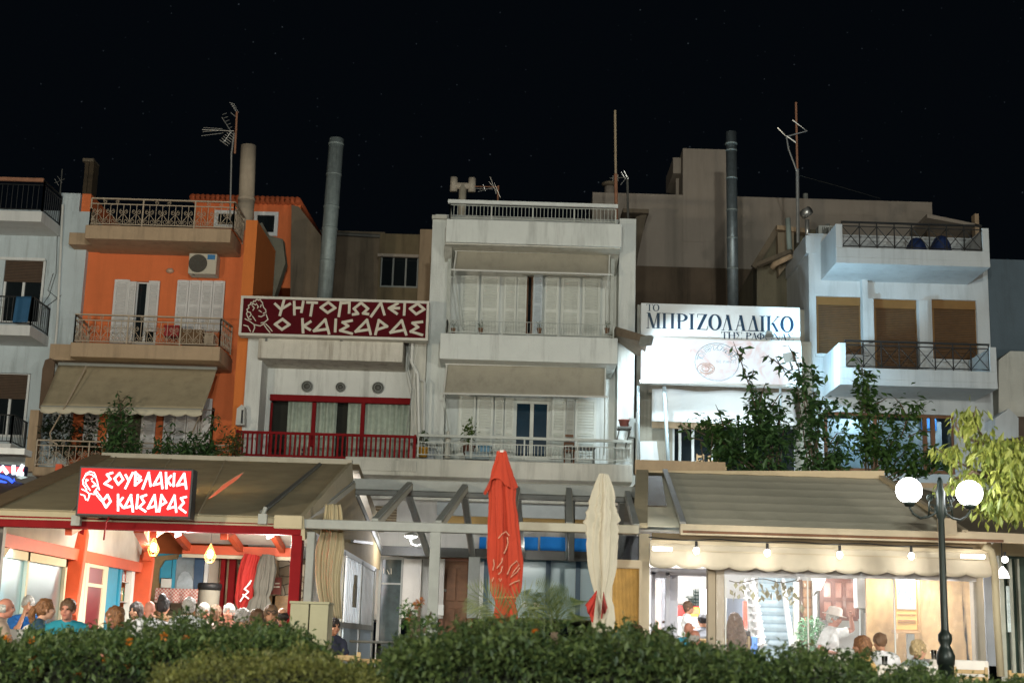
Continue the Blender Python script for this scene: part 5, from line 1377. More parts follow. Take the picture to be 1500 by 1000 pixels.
lamp('tent_fill_light', (-5.4, 29.5, 3.2), 120, (1,.94,.84), .6, 'AREA', (-5.4, 30.5, 0))
lamp('tent_ceiling_fill', (-5.5, 25.0, 2.7), 100, (1,.93,.82), .4)  # two unseen point lights added to brighten the ceiling lining
lamp('tent_ceiling_fill', (-4.9, 30.3, 2.6), 110, (1,.93,.84), .3)
lamp('side_room_light', (XL-.12, 21.0, zS0-.12), 38, (.55,.88,1), .5, 'AREA', (XL-.5, 21.8, 1.4))
lamp('tent_lamp_by_the_tear', (-4.75, 22.6, 3.05), 260, (1,.80,.5), .1)
lamp('side_room_light', (XL-.4, Yx(180), 2.6), 25, (.75,.93,1), .1)
for px in (112, 385):
    p = W(px, 762 if px < 300 else 760, YFt-.1)
    o = MB().obox(p+Vector((0,0,.0)), .12, .1, .14).tube([p+Vector((0,0,.07)), p+Vector((.03,0,.17))], .03, 8).build('awning_winch', m_metal, None)
    tag(o, 'small metal winch on the tent fascia ' + ('left of the red sign' if px < 300 else 'above the red corner post'), 'winch')

# ---------------------------------------------------------------- neighbour's dark awning and running-text sign at the left edge
hL = thing('dark_awning', 'dark brown sloping awning at the far left beneath the moving text sign', 'awning', (-9, 22, GZ))
A, B, C, D = W(-120,688,25.5), W(72,706,25.5), W(-160,748,20.3), W(4,748,20.3)
MB().sheet(lambda u, v: C.lerp(D,u).lerp(A.lerp(B,u), v), 8, 6).build('cloth', M('dark_brown_cloth', (.075,.055,.04), .9, .15, 3, .1), hL, True, solid=.02)
MB().bar(C, D, .1, .14).build('fascia', m_greige, hL)
for p in (C, D): MB().bar(p, Vector((p.x, p.y, GZ)), .12).build('post', m_metaldk, hL)
led = thing('text_display', 'moving light display with red white and blue glowing characters at left edge', 'sign', W(15, 712, 25))
q = [W(x, y, 24.6) for x, y in ((-60,676),(36,682),(33,708),(-60,704))]
MB().prism([(p.x,p.z) for p in q], 24.6, 24.8).build('casing', m_navy, led)
MB().prism([(p.x*1.0, p.z) for p in [W(x,y,24.59) for x,y in ((-60,679),(35,684),(33,693),(-60,689))]], 24.585, 24.6).build('red_band', glow('red_led', (1,.08,.10), .9), led)
strokes(led, [[(-2,14),(4,8),(10,16)], [(20,7),(20,17)], [(33,6),(29,13),(32,18)], [(26,18),(33,18)]], 0, 676, 1.0, 24.58, .06, glow('white_led', (.85,.93,1), 1.6))
strokes(led, [[(-2,20),(12,24),(18,29)], [(22,26),(32,28)], [(-2,28),(8,31)]], 0, 676, 1.0, 24.575, .05, glow('blue_led', (.02,.10,1), 1.3))
MB().pbox(-60, 655, 36, 664, 24.9, .4).build('top_shelf', m_white2, led)
tl = thing('tilted_floodlight', 'black floodlight with pale lens lying on the dark awning', 'floodlight', W(40, 700, 23.5))
q = [W(x,y,23.4) for x,y in ((20,697),(52,697),(60,708),(48,712),(22,704))]
MB().prism([(p.x,p.z) for p in q], 23.4, 23.8).build('housing', m_black, tl)
q = [W(x,y,23.39) for x,y in ((24,699),(34,696.5),(41,699),(31,701.5))]
MB().prism([(p.x,p.z) for p in q], 23.38, 23.4).build('lens', M('pale_lens', (.45,.62,.75), .3), tl)
# ================================================================== grey steel pergola in the middle
hP = thing('pergola', 'grey steel gable pergola between the two restaurant tents', 'pergola', (-.8, 26, GZ))
YPf, YPr, YPb = 20.0, 26.5, 32.6
def hb(name, px, Y, dep, mt, par=hP, bevel=.012):
    x0, x1, z0, z1 = RX(*px, Y); return MB().box(x0, x1, Y, Y+dep, z0, z1).build(name, mt, par, bevel=bevel)
zPf = W(690, 771, YPf).z; zPr = W(720, 716, YPr).z; zPb = W(640, 811, YPb).z
m_steelw = M('warm_grey_steel', (.36,.33,.25), .5, .1, 5, .05)
hb('front_beam', (443, 764, 760, 778), YPf, .16, m_metal)
hb('front_beam', (760, 766, 936, 779), YPf, .16, m_steelw)  # right part of the beam, with the warm light on it put into the colour
hb('ridge_beam', (511, 706, 936, 722), YPr, .2, m_metal)
hb('ridge_plate', (514, 722, 930, 730), YPr+.05, .12, m_metaldk)
hb('eave_beam', (545, 804, 930, 818), YPb, .2, m_metaldk)
def X_at(px, py, Y): return W(px, py, Y).x
for a, b in (((516,709),(442,766)), ((600,711),(549,766)), ((681,714),(642,769)), ((757,717),(746,770)), ((833,719),(834,772)), ((919,724),(932,774))):
    p, q = W(*a, YPr), W(*b, YPf+.2)
    MB().bar(p, q, .09, .14).build('rafter', m_metal, hP)
    if b[0] < 900: MB().bar(p+Vector((.055,0,-.01)), q+Vector((.055,0,-.01)), .015, .10).build('rafter_flange', m_steelw, hP)
for a, b in (((519,722),(556,807)), ((597,721),(627,810)), ((681,725),(693,813)), ((759,727),(766,815)), ((833,728),(834,817)), ((912,732),(905,819))):
    p, q = W(*a, YPr+.1), W(*b, YPb)
    MB().bar(p, q, .10, .13).build('rafter', m_metal, hP); MB().bar(p+Vector((-.07,0,.02)), q+Vector((-.07,0,.02)), .02, .08).build('rafter_flange', m_alu, hP)
hb('post', (446, 778, 458, 905), YPf, .14, m_metal)
x0, x1, z0, z1 = RX(628, 780, 643, 905, YPf); MB().box(x0, x1, YPf+.01, YPf+.14, GZ, zPf-.08).build('post', m_metal, hP)
hb('post', (502, 728, 509, 804), 28.0, .1, m_metaldk)
hb('post', (685, 815, 702, 905), 32.4, .14, m_metal)
hb('post', (834, 722, 842, 822), 29.5, .1, m_metaldk)
# white louvred side wall with a bottle sign, running back from the corner post
XS = W(446, 800, YPf).x - .02
YS_ = lambda px: XS / W(px, 850, 1).x
hS = thing('louvre_wall', 'white louvred side screen with tan gable above running back beside the pergola', 'screen wall', (XS, 26, GZ))
zt1 = W(505, 814, YS_(505)).z
m_louv = cloth_mat('white_louvre_strips', (.66,.69,.71), .45, .5)
def sw(pa, pb, za, zb, name, mt, dx=0, t=.06): return MB().box(XS+dx-t, XS+dx, YS_(pa), YS_(pb), za, zb).build(name, mt, hS)
zlow = W(520, 918, YS_(520)).z; zlo2 = W(520, 909, YS_(520)).z
for a, b in ((458, 476), (479, 500), (507, 527.5), (529.5, 547)):
    lp = sw(a, b, zlow+.06, zt1, 'louvre_panel', m_louv)
    ya, yb_ = YS_(a), YS_(b); mb = MB()
    for k in range(1, 9):
        y = ya+(yb_-ya)*k/9
        mb.box(XS-.005, XS+.012, y-.016, y+.016, zlow+.07, zt1-.01)
    mb.build('slats', m_shutterw, lp)
    sw(a, b, GZ+.05, zlow-.02, 'lower_panel', M('pale_blue_panel', (.36,.45,.52), .6, .08))
for a in (456.5, 477, 501.5, 528, 547.5): sw(a, a+1.6, GZ, zt1+.06, 'mullion', m_metal, .02, .10)
sw(457, 549, zt1, zt1+.09, 'top_rail', m_frame, .02, .1); sw(457, 549, zlow-.03, zlow+.07, 'mid_rail', m_metal, .025, .1)
MB().add([(XS-.02, YPf+.2, zt1+.1), (XS-.02, YPb, zt1+.1), (XS-.02, YPb, zPb+.05), (XS-.02, YPr, zPr-.05), (XS-.02, YPf+.2, zPf-.05)], [(0,1,2,3,4)]).build('gable_infill', M('tan_gable_cloth', (.42,.32,.17), .85, .1, 3, .1), hS, solid=.02)
MB().bar(W(512,792,YS_(512)-.3)+Vector((.05,0,0)), W(541,795,YS_(541)-1.2)+Vector((.05,0,0)), .05, .05).build('tie_bar', m_metaldk, hS)
bt = thing('bottle_sign', 'small dark brown bottle shaped plaque on the white louvre wall', 'sign', (XS, YS_(517), W(517, 888, YS_(517)).z))
yb, zb_ = YS_(517), W(517, 889, YS_(517)).z
sc = .0118*yb/25*1.5
q = [(-5,0),(5,0),(5,12),(5,20),(3.6,23),(3.6,31),(-3.6,31),(-3.6,23),(-5,20)]
vs = [(XS+.03, yb+a*sc*1.9, zb_+b*sc) for a, b in q] + [(XS+.07, yb+a*sc*1.9, zb_+b*sc) for a, b in q]; n_ = len(q)
MB().add(vs, [tuple(range(n_)), tuple(range(n_, 2*n_))] + [(i, (i+1)%n_, (i+1)%n_+n_, i+n_) for i in range(n_)]).build('plaque', M('bottle_plaque', (.10,.07,.03), .4, .3, 9), bt)
# ground floor wall of the apartment house behind the pergola
hQ = thing('shop_front', 'ground floor front with brown door and pale blue glazing behind the pergola', 'shop front', (0, 34, GZ))
YQ = 33.4
hbq = lambda name, px, Y, d, mt, bevel=0: hb(name, px, Y, d, mt, hQ, bevel)
m_sw_ = M('shop_white_wall', (.56,.54,.50), .85, .06, 3, .2, streak=.3)
hbq('wall', (540, 724, 930, 905), YQ+.47, .12, m_sw_)
hbq('wall_pier', (589, 818, 616, 905), YQ, .5, m_sw_)
hbq('wall_strip', (640, 818, 650, 905), YQ-.1, .3, m_sw_)
hbq('vent_grille', (549, 741, 581, 768), YQ+.42, .04, waves('vent_slats', (.16,.11,.06), (.34,.27,.17), 5, 'Z', .6, 0, .6))
x0, x1, z0, z1 = RX(553, 815, 589, 935, YQ)
gd = MB().box(x0, x0+.07, YQ, YQ+.08, GZ, z1).box(x1-.05, x1, YQ, YQ+.08, GZ, z1).box(x0+.07, x1-.05, YQ+.001, YQ+.08, z1-.06, z1).build('glass_door', m_metal, hQ)
MB().box(x0+.05, x1-.03, YQ+.04, YQ+.055, GZ, z1-.03).build('pane', M('dark_door_glass', (.045,.06,.06), .06, .5, 3, spec=.6), gd)
strokes(gd, [[(0,0),(0,8)],[(4,0),(4,7)],[(9,2),(12,8)],[(15,0),(15,8)]], 558, 832, 1.0, YQ+.03, .012, m_cream)
hbq('door_rail', (557, 853, 588, 855.5), YQ+.02, .03, m_metal)
# brown panelled door
x0, x1, z0, z1 = RX(650, 821, 688, 905, YQ); z0 = GZ
bd = MB().box(x0, x1, YQ+.1, YQ+.16, z0, z1).build('brown_door', m_wood, hQ)
for (a, b) in ((.08,.46),(.54,.92)):
    for (c, d) in ((.05,.30),(.36,.60),(.66,.94)):
        MB().box(x0+(x1-x0)*a, x0+(x1-x0)*b, YQ+.07, YQ+.1, z0+(z1-z0)*c, z0+(z1-z0)*d).build('door_panel', m_wood, bd, bevel=.012)
fr = MB().box(x0-.09, x0, YQ+.05, YQ+.2, z0, z1+.1).box(x1, x1+.09, YQ+.05, YQ+.2, z0, z1+.1).box(x0, x1, YQ+.051, YQ+.2, z1+.002, z1+.1).build('door_frame', M('reddish_wood', (.20,.07,.03), .5, .2, 8), hQ)
MB().ball(W(652, 864, YQ+.03), .035).build('handle', m_alu, bd)
bx_ = hb('switch_box', (641, 885, 650, 901), 33.1, .12, m_plastic, None); bx_['label'] = 'white switch box beside the brown panelled door'; bx_['category'] = 'switch box'
# pale teal glazing with navy mullions
hbq('glazing', (703, 820, 880, 905), YQ+.2, .05, M('teal_frosted_glass', (.22,.33,.36), .25, .06, 1))
for px in (708, 799, 843, 873): hbq('mullion', (px, 820, px+7, 905), YQ+.1, .12, M('navy_mullion', (.02,.07,.12), .4, .1))
hbq('side_strip', (700, 822, 708, 905), YQ+.12, .1, m_frame)
for px, col in ((768, (.75,.78,.78)), (786, (.72,.58,.54))):
    p = W(px, 885, YQ+.19); MB().tube([p+Vector((0,.01,0)), p+Vector((0,-.01,0))], .075, 16).build('sticker', M('round_sticker', col, .5, .03), hQ)
hbq('tan_pelmet', (650, 758, 860, 776), YQ+.36, .1, M('tan_pelmet_cloth', (.42,.27,.10), .85, .12, 4))
hbq('upper_panel', (640, 728, 900, 758), YQ+.40, .05, M('grey_plastic_panel', (.24,.26,.26), .3, .15, 2))
for i, px in enumerate(((762, 786, 788, 812), (791, 786, 834, 814), (840, 788, 866, 815), (702, 786, 712, 812))):
    o = hb('blue_blind', px, 33.2, .03, M('bright_blue_plastic', (.015,.20,.62), .6, .1, 2, spec=.1), hQ, 0)
hbq('soffit_wall', (540, 690, 930, 735), YQ+.1, .4, m_slab)
# bare bulb lamp with white shade on the pergola
wl2 = thing('wall_lamp', 'wall lamp with white dish shade and curved arm under pergola beam', 'lamp', W(604, 784, 31.5))
p = W(602, 785, 31.5)
MB().lathe([(.02,.09),(.12,.05),(.16,.0),(.15,-.005)], p, 20).build('lamp_shade', m_plastic, wl2, True)
MB().ball(p+Vector((0,0,-.01)), (.13,.13,.035), 14, 6).build('bulb', glow('cool_lamp', (.85,.88,1), 9), wl2, True)
MB().tube([W(x,y,31.55) for x,y in ((601,790),(603,796),(610,799),(617,797))], .022, 6).build('arm', m_metaldk, wl2)
lamp('louvre_fill_light', (XS-.7, 27.0, 2.3), 210, (.96,.97,1), 3.2, 'AREA', (XS, 27.0, 2.2))  # unseen area light added behind the louvres to make them glow
lamp('wall_lamp_light', p+Vector((0,-.1,-.12)), 90, (.95,.95,1), .1)
lamp('wall_lamp_light', W(780, 806, 31.0), 34, (1,.96,.9), .15)  # second light with no lamp body, in front of the glazing
# drawn curtain tied at the corner, beige counter box, round table
def curtain(name, label, top, bot, Y, wt, wm, wb, mt, seed):
    a, b = W(*top, Y), W(*bot, Y); rg = random.Random(seed); ph = rg.uniform(0, 6)
    def fn(u, v):
        c = a.lerp(b, v); wd = (wt + (wm-wt)*v/.4 if v < .4 else wm + (wb-wm)*(v-.4)/.6)
        return c + Vector((wd*(u-.5) + .05*math.sin(v*5+ph), .016*math.sin(u*31+ph+v*1.7) + .03*math.sin(u*9.7-v*2.4) + .010*math.sin(u*57+v*5), 0))
    return tag(MB().sheet(fn, 90, 24).build(name, mt, None, True, solid=.012), label, 'curtain')
curtain('gathered_curtain', 'gathered beige curtain hanging from the pergola beam at the corner', (483,738), (487,905), 20.6, .22, .40, .26, cloth_mat('beige_curtain_cloth', (.50,.42,.26), .2), 3)
cb = thing('counter_box', 'beige two panel counter box at the foot of the pergola post', 'counter', W(452, 930, 17.5))
x0, x1, z0, z1 = RX(424, 884, 480, 940, 17.5); xm = (x0+x1)/2; z0 = GZ
m_cb = M('beige_painted_board', (.34,.32,.21), .7, .08, 5, .1, streak=.25)
MB().box(x0, xm-.008, 17.5, 18.0, z0, z1).box(xm+.008, x1, 17.5, 18.0, z0, z1).build('front_panel', m_cb, cb, bevel=.006)
MB().box(x0-.01, x1+.01, 17.48, 18.02, z1+.002, z1+.03).build('top', m_cb, cb)
rt = thing('bistro_table', 'dark round bistro table with a single pedestal behind the hedge', 'table', W(555, 940, 17))
p = W(555, 938, 17)
MB().lathe([(.33,0),(.345,.012),(.34,.03)], (p.x, 17, p.z-.03), 28).build('tabletop', m_metaldk, rt); MB().lathe([(.2,0),(.2,.02),(.03,.04),(.025,p.z-GZ-.03)], (p.x, 17, GZ), 16).build('pedestal', m_iron, rt, True)

# ================================================================== the two big closed umbrellas
UP = dict(flare=[(0,.75),(.06,.62),(.12,.58),(.17,.50),(.22,.84),(.38,1.0),(.52,.90),(.64,.80),(.72,.70),(.76,.76),(.80,.74),(.88,.56),(.96,.34),(1,.26)])
o, c, fr_ = folded('closed_umbrella', 'tall closed orange red umbrella with faded white script in front of the pergola', (735,660), (741,925), 15.2, .315, M('orange_red_cloth', (.40,.038,.014), .85, .10, 3, .15), seed=2, folds=6, amp=.20, flare=UP['flare'])
b, ax, sd, fw, H = fr_
def cap(o, fr_, mt, w_, dx, col=None, seed=1):
    """loose pointed flap of the top panel, hanging in folds from the tip"""
    b, ax, sd, fw, H = fr_; rg = random.Random(seed)
    def fn(u, v):
        th = u*2*math.pi
        left = max(0, math.cos(th-math.pi))**1.6; right = max(0, math.cos(th-.9-math.pi*1.0-1.6))**4
        hem = H*(.845 - .075*left - .085*right - .018*math.sin(4*th+1))
        h = H*.985 + (hem-H*.985)*v
        r = w_*(.11 + .40*v)*(1+.13*v*math.sin(6*th+2*v)+.07*v*math.sin(11*th+1))
        return b + ax*h + sd*(r*math.cos(th)-dx*left*v**1.5) + fw*(r*math.sin(th)*.85)
    MB().sheet(fn, 90, 18).build('top_flap', mt, o, True, solid=.005)
    MB().lathe([(.035,0),(.04,.015),(.02,.03)], b+ax*H*.99, 12).build('finial', m_plastic, o)
cap(o, fr_, c.data.materials[0], .275, .045, seed=3)
MB().tube([b+ax*H*.185 + (sd*math.cos(k*math.pi/10)+fw*math.sin(k*math.pi/10)*.85)*.115 for k in range(20)], .012, 5, True).build('tie_strap', M('pale_orange_strap', (.6,.16,.05), .8), o)
# fragments of white script on its folds
def on_cloth(fr_, poly, w, mt, par, name='script'):
    b, ax, sd, fw, H = fr_
    mb = MB()
    for pl in poly:
        P = []
        for x, y in pl:
            p = W(x, y, 15.2)
            h = (p-b).dot(ax); s = (p-b).dot(sd)
            P.append(b + ax*h + sd*s + fw*(-math.sqrt(max(.205**2*.8 - s*s*.75, .006))-.012)*1.0)
        mb.tube(P, w, 5)
    mb.build(name, mt, par)
fwd = fr_[3]
if fwd.y < 0: fr2 = (b, ax, sd, -fwd, H)
else: fr2 = fr_
sc_poly = [[(743,842),(748,830),(757,822),(760,828),(752,838),(748,846),(757,838),(761,832)], [(730,790),(735,784),(741,780),(746,786)], [(728,833),(735,824),(736,818)], [(738,812),(742,804),(744,796),(743,788)],
           [(746,857),(753,853),(761,850)], [(730,842),(734,838),(736,830)], [(731,848),(733,852),(735,848)], [(722,836),(724,828),(723,820)], [(721,852),(723,846)]]
on_cloth(fr2, sc_poly, .0055, M('pale_script', (.52,.26,.17), .8), o)
o, c, fr3 = folded('closed_umbrella', 'closed cream umbrella with loose crumpled top in front of the pergola', (884,694), (880,925), 16.2, .315, M('cream_cloth', (.48,.435,.34), .85, .07, 3, .15), seed=8, folds=5, amp=.26, crumple=.18,
       flare=[(0,.5),(.08,.62),(.16,.55),(.235,.36),(.29,.55),(.40,.82),(.52,.93),(.62,.98),(.70,.96),(.78,.86),(.86,.72),(.93,.55),(1,.26)])
b, ax, sd, fw, H = fr3
for (xa, ya, xb, yb2, xc, yc, mt_) in ((874,866,857,886,868,912,M('red_hem_cloth', (.42,.03,.02), .8, .1)), (884,868,890,890,880,906,M('red_brown_hem_cloth', (.32,.05,.04), .8, .1)), (876,866,882,884,874,915,c.data.materials[0])):
    a_, b_, c_ = W(xa,ya,15.98), W(xb,yb2,15.92), W(xc,yc,16.0)
    MB().sheet(lambda u, v: a_.lerp(b_, v).lerp(a_.lerp(c_, v), u) + Vector((0,.05*math.sin(u*8+v*3)*v,.015*math.sin(u*13))), 14, 12).build('loose_hem', mt_, o, True, solid=.006)

# ================================================================== right restaurant tent
YRf, YRr, YRw = 22.0, 26.0, 32.0
hR = thing('steak_tent', 'beige awning tent with scalloped valance and bright dining room at the right', 'tent', (4.8, 26, GZ))
m_slat = M('grey_khaki_awning', (.66,.62,.49), .85, .05, 3, .1, streak=.1)
m_btan = M('cream_tent_frame', (.55,.46,.32), .6, .06, 4, .05)
A, B, C, D = W(974,694,YRr), W(1291,699,YRr), W(1000,771,YRf), W(1412,783,YRf)
D.z = C.z = (C.z+D.z)/2; A.z = B.z = (A.z+B.z)/2
def roof(u, v):
    p = A.lerp(B, u).lerp(C.lerp(D, u), v)
    k = (v*7) % 1.0
    return p + Vector((0, 0, -.011*math.sin(math.pi*k)**.7 + .004*math.sin(u*40)))
MB().sheet(roof, 24, 84).build('awning_cloth', m_slat, hR, True, solid=.012)
MB().bar(A+Vector((0,0,.03)), C+Vector((0,-.05,.04)), .09, .07).build('guide_rail', m_alu, hR); MB().bar(B+Vector((0,0,.03)), D+Vector((0,-.05,.04)), .09, .07).build('guide_rail', m_btan, hR)
MB().bar(C+Vector((-.05,-.08,-.05)), D+Vector((.3,-.08,-.05)), .13, .16).build('front_bar', m_btan, hR)
MB().bar(W(940,697,YRr)+Vector((0,.1,0)), W(1296,697,YRr)+Vector((0,.1,0)), .18, .20).build('ridge_beam', M('ochre_beam', (.58,.46,.29), .6, .06, 4, .05), hR)
MB().bar(W(930,684,YRr+.6), W(1062,688,YRr+.6), .10, .28).build('ridge_plank', M('pale_plank', (.42,.30,.18), .6, .15, 5, .1), hR)
# left bay with its clear window flap
E, F = W(941,693,YRr), W(938,768,YRf)
E.z = A.z; F.z = C.z
MB().sheet(lambda u, v: E.lerp(A, u).lerp(F.lerp(C, u), v)+Vector((0,0,-.01)), 6, 6).build('side_cloth', m_slat, hR, True, solid=.012)
MB().bar(E, F, .22, .08).build('verge_cloth', m_greige, hR)
q = lambda u, v: E.lerp(A, u).lerp(F.lerp(C, u), v)+Vector((0,0,.03))
MB().add([q(.12,.12), q(.80,.12), q(.72,.70), q(.05,.70)], [(0,1,2,3)]).build('clear_flap', M('smoky_flap', (.14,.11,.08), .2, .1, 4), hR, solid=.006)
# right verge: the roof falls away to a darker side slope
G, H_ = W(1350,722,YRr), W(1500,775,YRf+.5)
MB().add([B, Vector((B.x+1.6, YRr, B.z-.35)), Vector((D.x+1.9, YRf, D.z-.05)), D], [(0,1,2,3)]).build('side_slope', M('dark_khaki_cloth', (.17,.145,.10), .9, .1, 3, .1), hR, solid=.015)
MB().bar(D+Vector((.0,-.05,-.02)), Vector((D.x+3.2, YRf-.05, D.z-.08)), .14, .14).build('side_bar', m_btan, hR)
for px0, px1, y0, y1 in ((1378,1402,758,783),): hb('bracket_box', (px0, y0, px1, y1), YRf-.2, .2, m_btan, hR)
# beam, cable run, upper band and scalloped valance
hb('gutter', (1000, 783, 1470, 787), YRf-.15, .1, m_wood, hR, 0)
hb('under_strip', (955, 787, 1452, 799), YRf+.1, .06, M('brown_strip_cloth', (.20,.15,.09), .85, .1, 4), hR, 0)
YV = YRf - .05
x0, x1, z0, z1 = RX(952, 800, 1452, 812, YV)
zb = W(1202, 832, YV).z
Nn = 230; per = (x1-x0)/13
def val(u, v):
    x = x0 + (x1-x0)*u
    sc = .055*(1-abs(math.sin(math.pi*(x-x0)/per))**.55)
    z = z1 + (zb - .07 + sc - z1)*v
    return Vector((x, YV - .03*v - .025*math.sin(x*5.3)*v - .012*math.sin(x*13)*v, z))
m_valr = cloth_mat('cream_valance', (.64,.57,.45), .25)
MB().sheet(val, Nn, 6).build('valance', m_valr, hR, True, solid=.01)
MB().bar((x0,YV-.02,z1), (x1,YV-.02,z1), .03, .05).build('valance_bar', m_btan, hR)
hb('trim_band', (952, 811, 1452, 812.5), YV-.06, .02, m_btan, hR, 0)
# posts
x0, x1, z0, z1 = RX(937, 780, 953, 905, YRf); MB().box(x0, x1, YRf+.15, YRf+.35, GZ, z1).build('post', m_btan, hR, bevel=.01)
x0, x1, z0, z1 = RX(1037, 834, 1061, 950, YRf+.3); xm = x0+(x1-x0)*.48
MB().box(x0, xm, YRf+.3, YRf+.5, GZ, z1+.2).build('post', M('taupe_post', (.33,.27,.19), .6, .08), hR, bevel=.01)
MB().box(xm, x1, YRf+.28, YRf+.5, GZ, z1+.2).build('wrapped_post', M('plastic_wrapped_post', (.40,.34,.27), .12, .12, 6, .3), hR, bevel=.01)
hb('post', (1428, 845, 1443, 985), YRf+.5, .2, M('grey_taupe_post', (.28,.25,.20), .6, .1), hR); hb('post', (1443, 842, 1458, 975), YRf+1.4, .3, M('slate_post', (.20,.22,.25), .6, .1), hR)
MB().tube([W(x,y,YRf-.1) for x,y in ((1440,800),(1452,806),(1457,830),(1460,900),(1466,990))], .055, 10).build('downpipe', m_greige, hR, True)
# bamboo panel in a frame at the left
m_bam = waves('gold_bamboo_reed', (.34,.17,.03), (.60,.36,.09), 15, 'X', .6, 1.6, .5, (.10,.80))
m_bam2 = waves('pale_bamboo_reed', (.46,.27,.11), (.70,.48,.25), 16, 'X', .6, 1.6, .5, (.10,.80))
bp_ = thing('reed_panel', 'framed golden reed panel left of the bright dining room', 'panel', W(918, 930, YRf))
x0, x1, z0, z1 = RX(897, 832, 940, 930, YRf); z0 = GZ+.05
MB().box(x0, x1, YRf+.05, YRf+.09, z0, z1).build('reed', m_bam, bp_)
f_ = MB(); xa, xb, za, zb2 = RX(880, 820, 953, 930, YRf)
f_.box(xa, x0-.002, YRf, YRf+.12, GZ, zb2).box(x1+.002, W(953,875,YRf).x-.02-(W(953,875,YRf).x-W(938,875,YRf).x), YRf, YRf+.12, GZ, zb2).box(x0, x1, YRf+.002, YRf+.12, z1+.002, zb2)
f_.build('frame', m_btan, bp_)
for i, (px, py) in enumerate(((933,847),(934,857))): pass
hb('clear_flap', (877, 784, 936, 822), YRf+.1, .03, clearmat('dark_clear_flap', (.35,.37,.40), .1, .1), hR, 0)
hb('trim', (874, 819, 938, 830), YRf-.02, .1, m_btan, hR, 0)
# ---------------------------------------------------------------- inside the dining room
hN = thing('dining_room', 'white back walls ceiling and floor fittings of the bright dining room', 'room', (5, 31, GZ))
m_in = M('bright_white_wall', (.72,.72,.70), .6, .03, 2)
m_lil = M('lilac_white_frame', (.60,.60,.68), .35, .04)
hb('back_wall', (930, 790, 1175, 960), 33.0, .2, m_in, hN, 0)
hb('back_wall', (1172, 790, 1470, 960), 31.0, .2, m_in, hN, 0)
x0, x1 = W(938, 850, YRf).x, W(1470, 850, YRf).x
zc = W(1200, 815, YRf).z
MB().add([(x0, YRf+.3, zc+.35), (x1, YRf+.3, zc+.35), (x1+2.5, 33, zc+.30), (x0+.6, 33, zc+.30)], [(0,1,2,3)]).build('ceiling', m_in, hN, solid=.03)
MB().add([(x0-.02, YRf+1.5, GZ), (x0+.5, 33, GZ), (x0+.5, 33, zc+.3), (x0-.02, YRf+1.5, zc+.3)], [(0,1,2,3)]).build('side_wall', m_in, hN, solid=.03)
# glazed door leaf
gd = thing('glass_door', 'white framed glass door leaf beside the golden reed panel', 'door', W(972, 930, 24))
x0, x1, z0, z1 = RX(954, 837, 981, 935, 24); z0 = GZ
MB().box(x0, x0+.07, 24, 24.1, z0, z1).box(x1-.07, x1, 24, 24.1, z0, z1).box(x0+.07, x1-.07, 24.002, 24.1, z1-.1, z1).box(x0+.07, x1-.07, 24.002, 24.1, z0, z0+.12).build('frame', m_lil, gd, bevel=.006)
MB().box(x0+.06, x1-.06, 24.04, 24.05, z0+.1, z1-.08).build('pane', clearmat('door_glass', (.9,.92,.98), .1), gd)
hb('door_jamb', (979, 835, 993, 940), 24.1, .2, m_lil, hN, .006); hb('door_head', (953, 832, 1040, 842), 24.0, .25, m_lil, hN, 0)
hb('inner_panel', (956, 850, 968, 935), 25.2, .05, M('peach_panel', (.62,.42,.30), .6, .1), hN, 0)
# kitchen corner seen through the door
hb('red_counter', (991, 887, 1040, 935), 32.0, .5, M('red_counter_front', (.55,.03,.025), .4, .05), hN, 0)
hb('white_counter', (994, 903, 1032, 945), 31.2, .4, m_in, hN, 0)
def crates(px, n, h, Y, col, label, grp):
    for i in range(n):
        x0, x1, z0, z1 = RX(px[0], px[1]-(i+1)*h, px[2], px[1]-i*h, Y)
        mb = MB(); z1 -= .01
        mb.box(x0, x1, Y, Y+.3, z0, z0+.02)
        for k in range(3):
            z = z0+.02+(z1-z0-.02)*k/3
            mb.box(x0, x1, Y, Y+.015, z+.015, z+(z1-z0)/3*.8).box(x0, x1, Y+.285, Y+.3, z+.015, z+(z1-z0)/3*.8)
        for (x, y) in ((x0,Y),(x1-.02,Y),(x0,Y+.28),(x1-.02,Y+.28)): mb.box(x, x+.02, y, y+.02, z0, z1)
        o = mb.build('crate', M('crate_plastic', col, .5, .1), None)
        tag(o, label, 'crate', grp)
crates((1018,887,1029), 5, 5, 32.6, (.06,.10,.09), 'dark slatted crate in the taller stack on the kitchen shelf', 'crates in the taller kitchen stack')
crates((1007,887,1017), 3, 5, 32.6, (.07,.11,.10), 'dark slatted crate in the shorter stack on the kitchen shelf', 'crates in the shorter kitchen stack')
hb('kitchen_shelf', (992, 887, 1036, 889), 32.4, .5, m_alu, hN, 0)
hb('yellow_till', (1012, 889, 1026, 907), 31.5, .3, M('yellow_till_case', (.60,.36,.05), .5, .1), hN, .01)
hb('till_screen', (1014, 891, 1024, 899), 31.49, .005, M('till_screen', (.22,.16,.08), .4), hN, 0)
hb('lit_cabinet', (1027, 862, 1037, 930), 31.6, .3, glow('lit_cabinet_face', (.85,.88,1), 1.2), hN, 0)
for i in range(6):
    p = W(994+i*2.3, 884, 32.5)
    o = MB().lathe([(.04,0),(.05,.11),(.03,.13)], p, 8).build('jar', m_plastic, None, True); tag(o, 'small pale jar in the row on the kitchen shelf', 'jar', 'jars on the kitchen shelf')
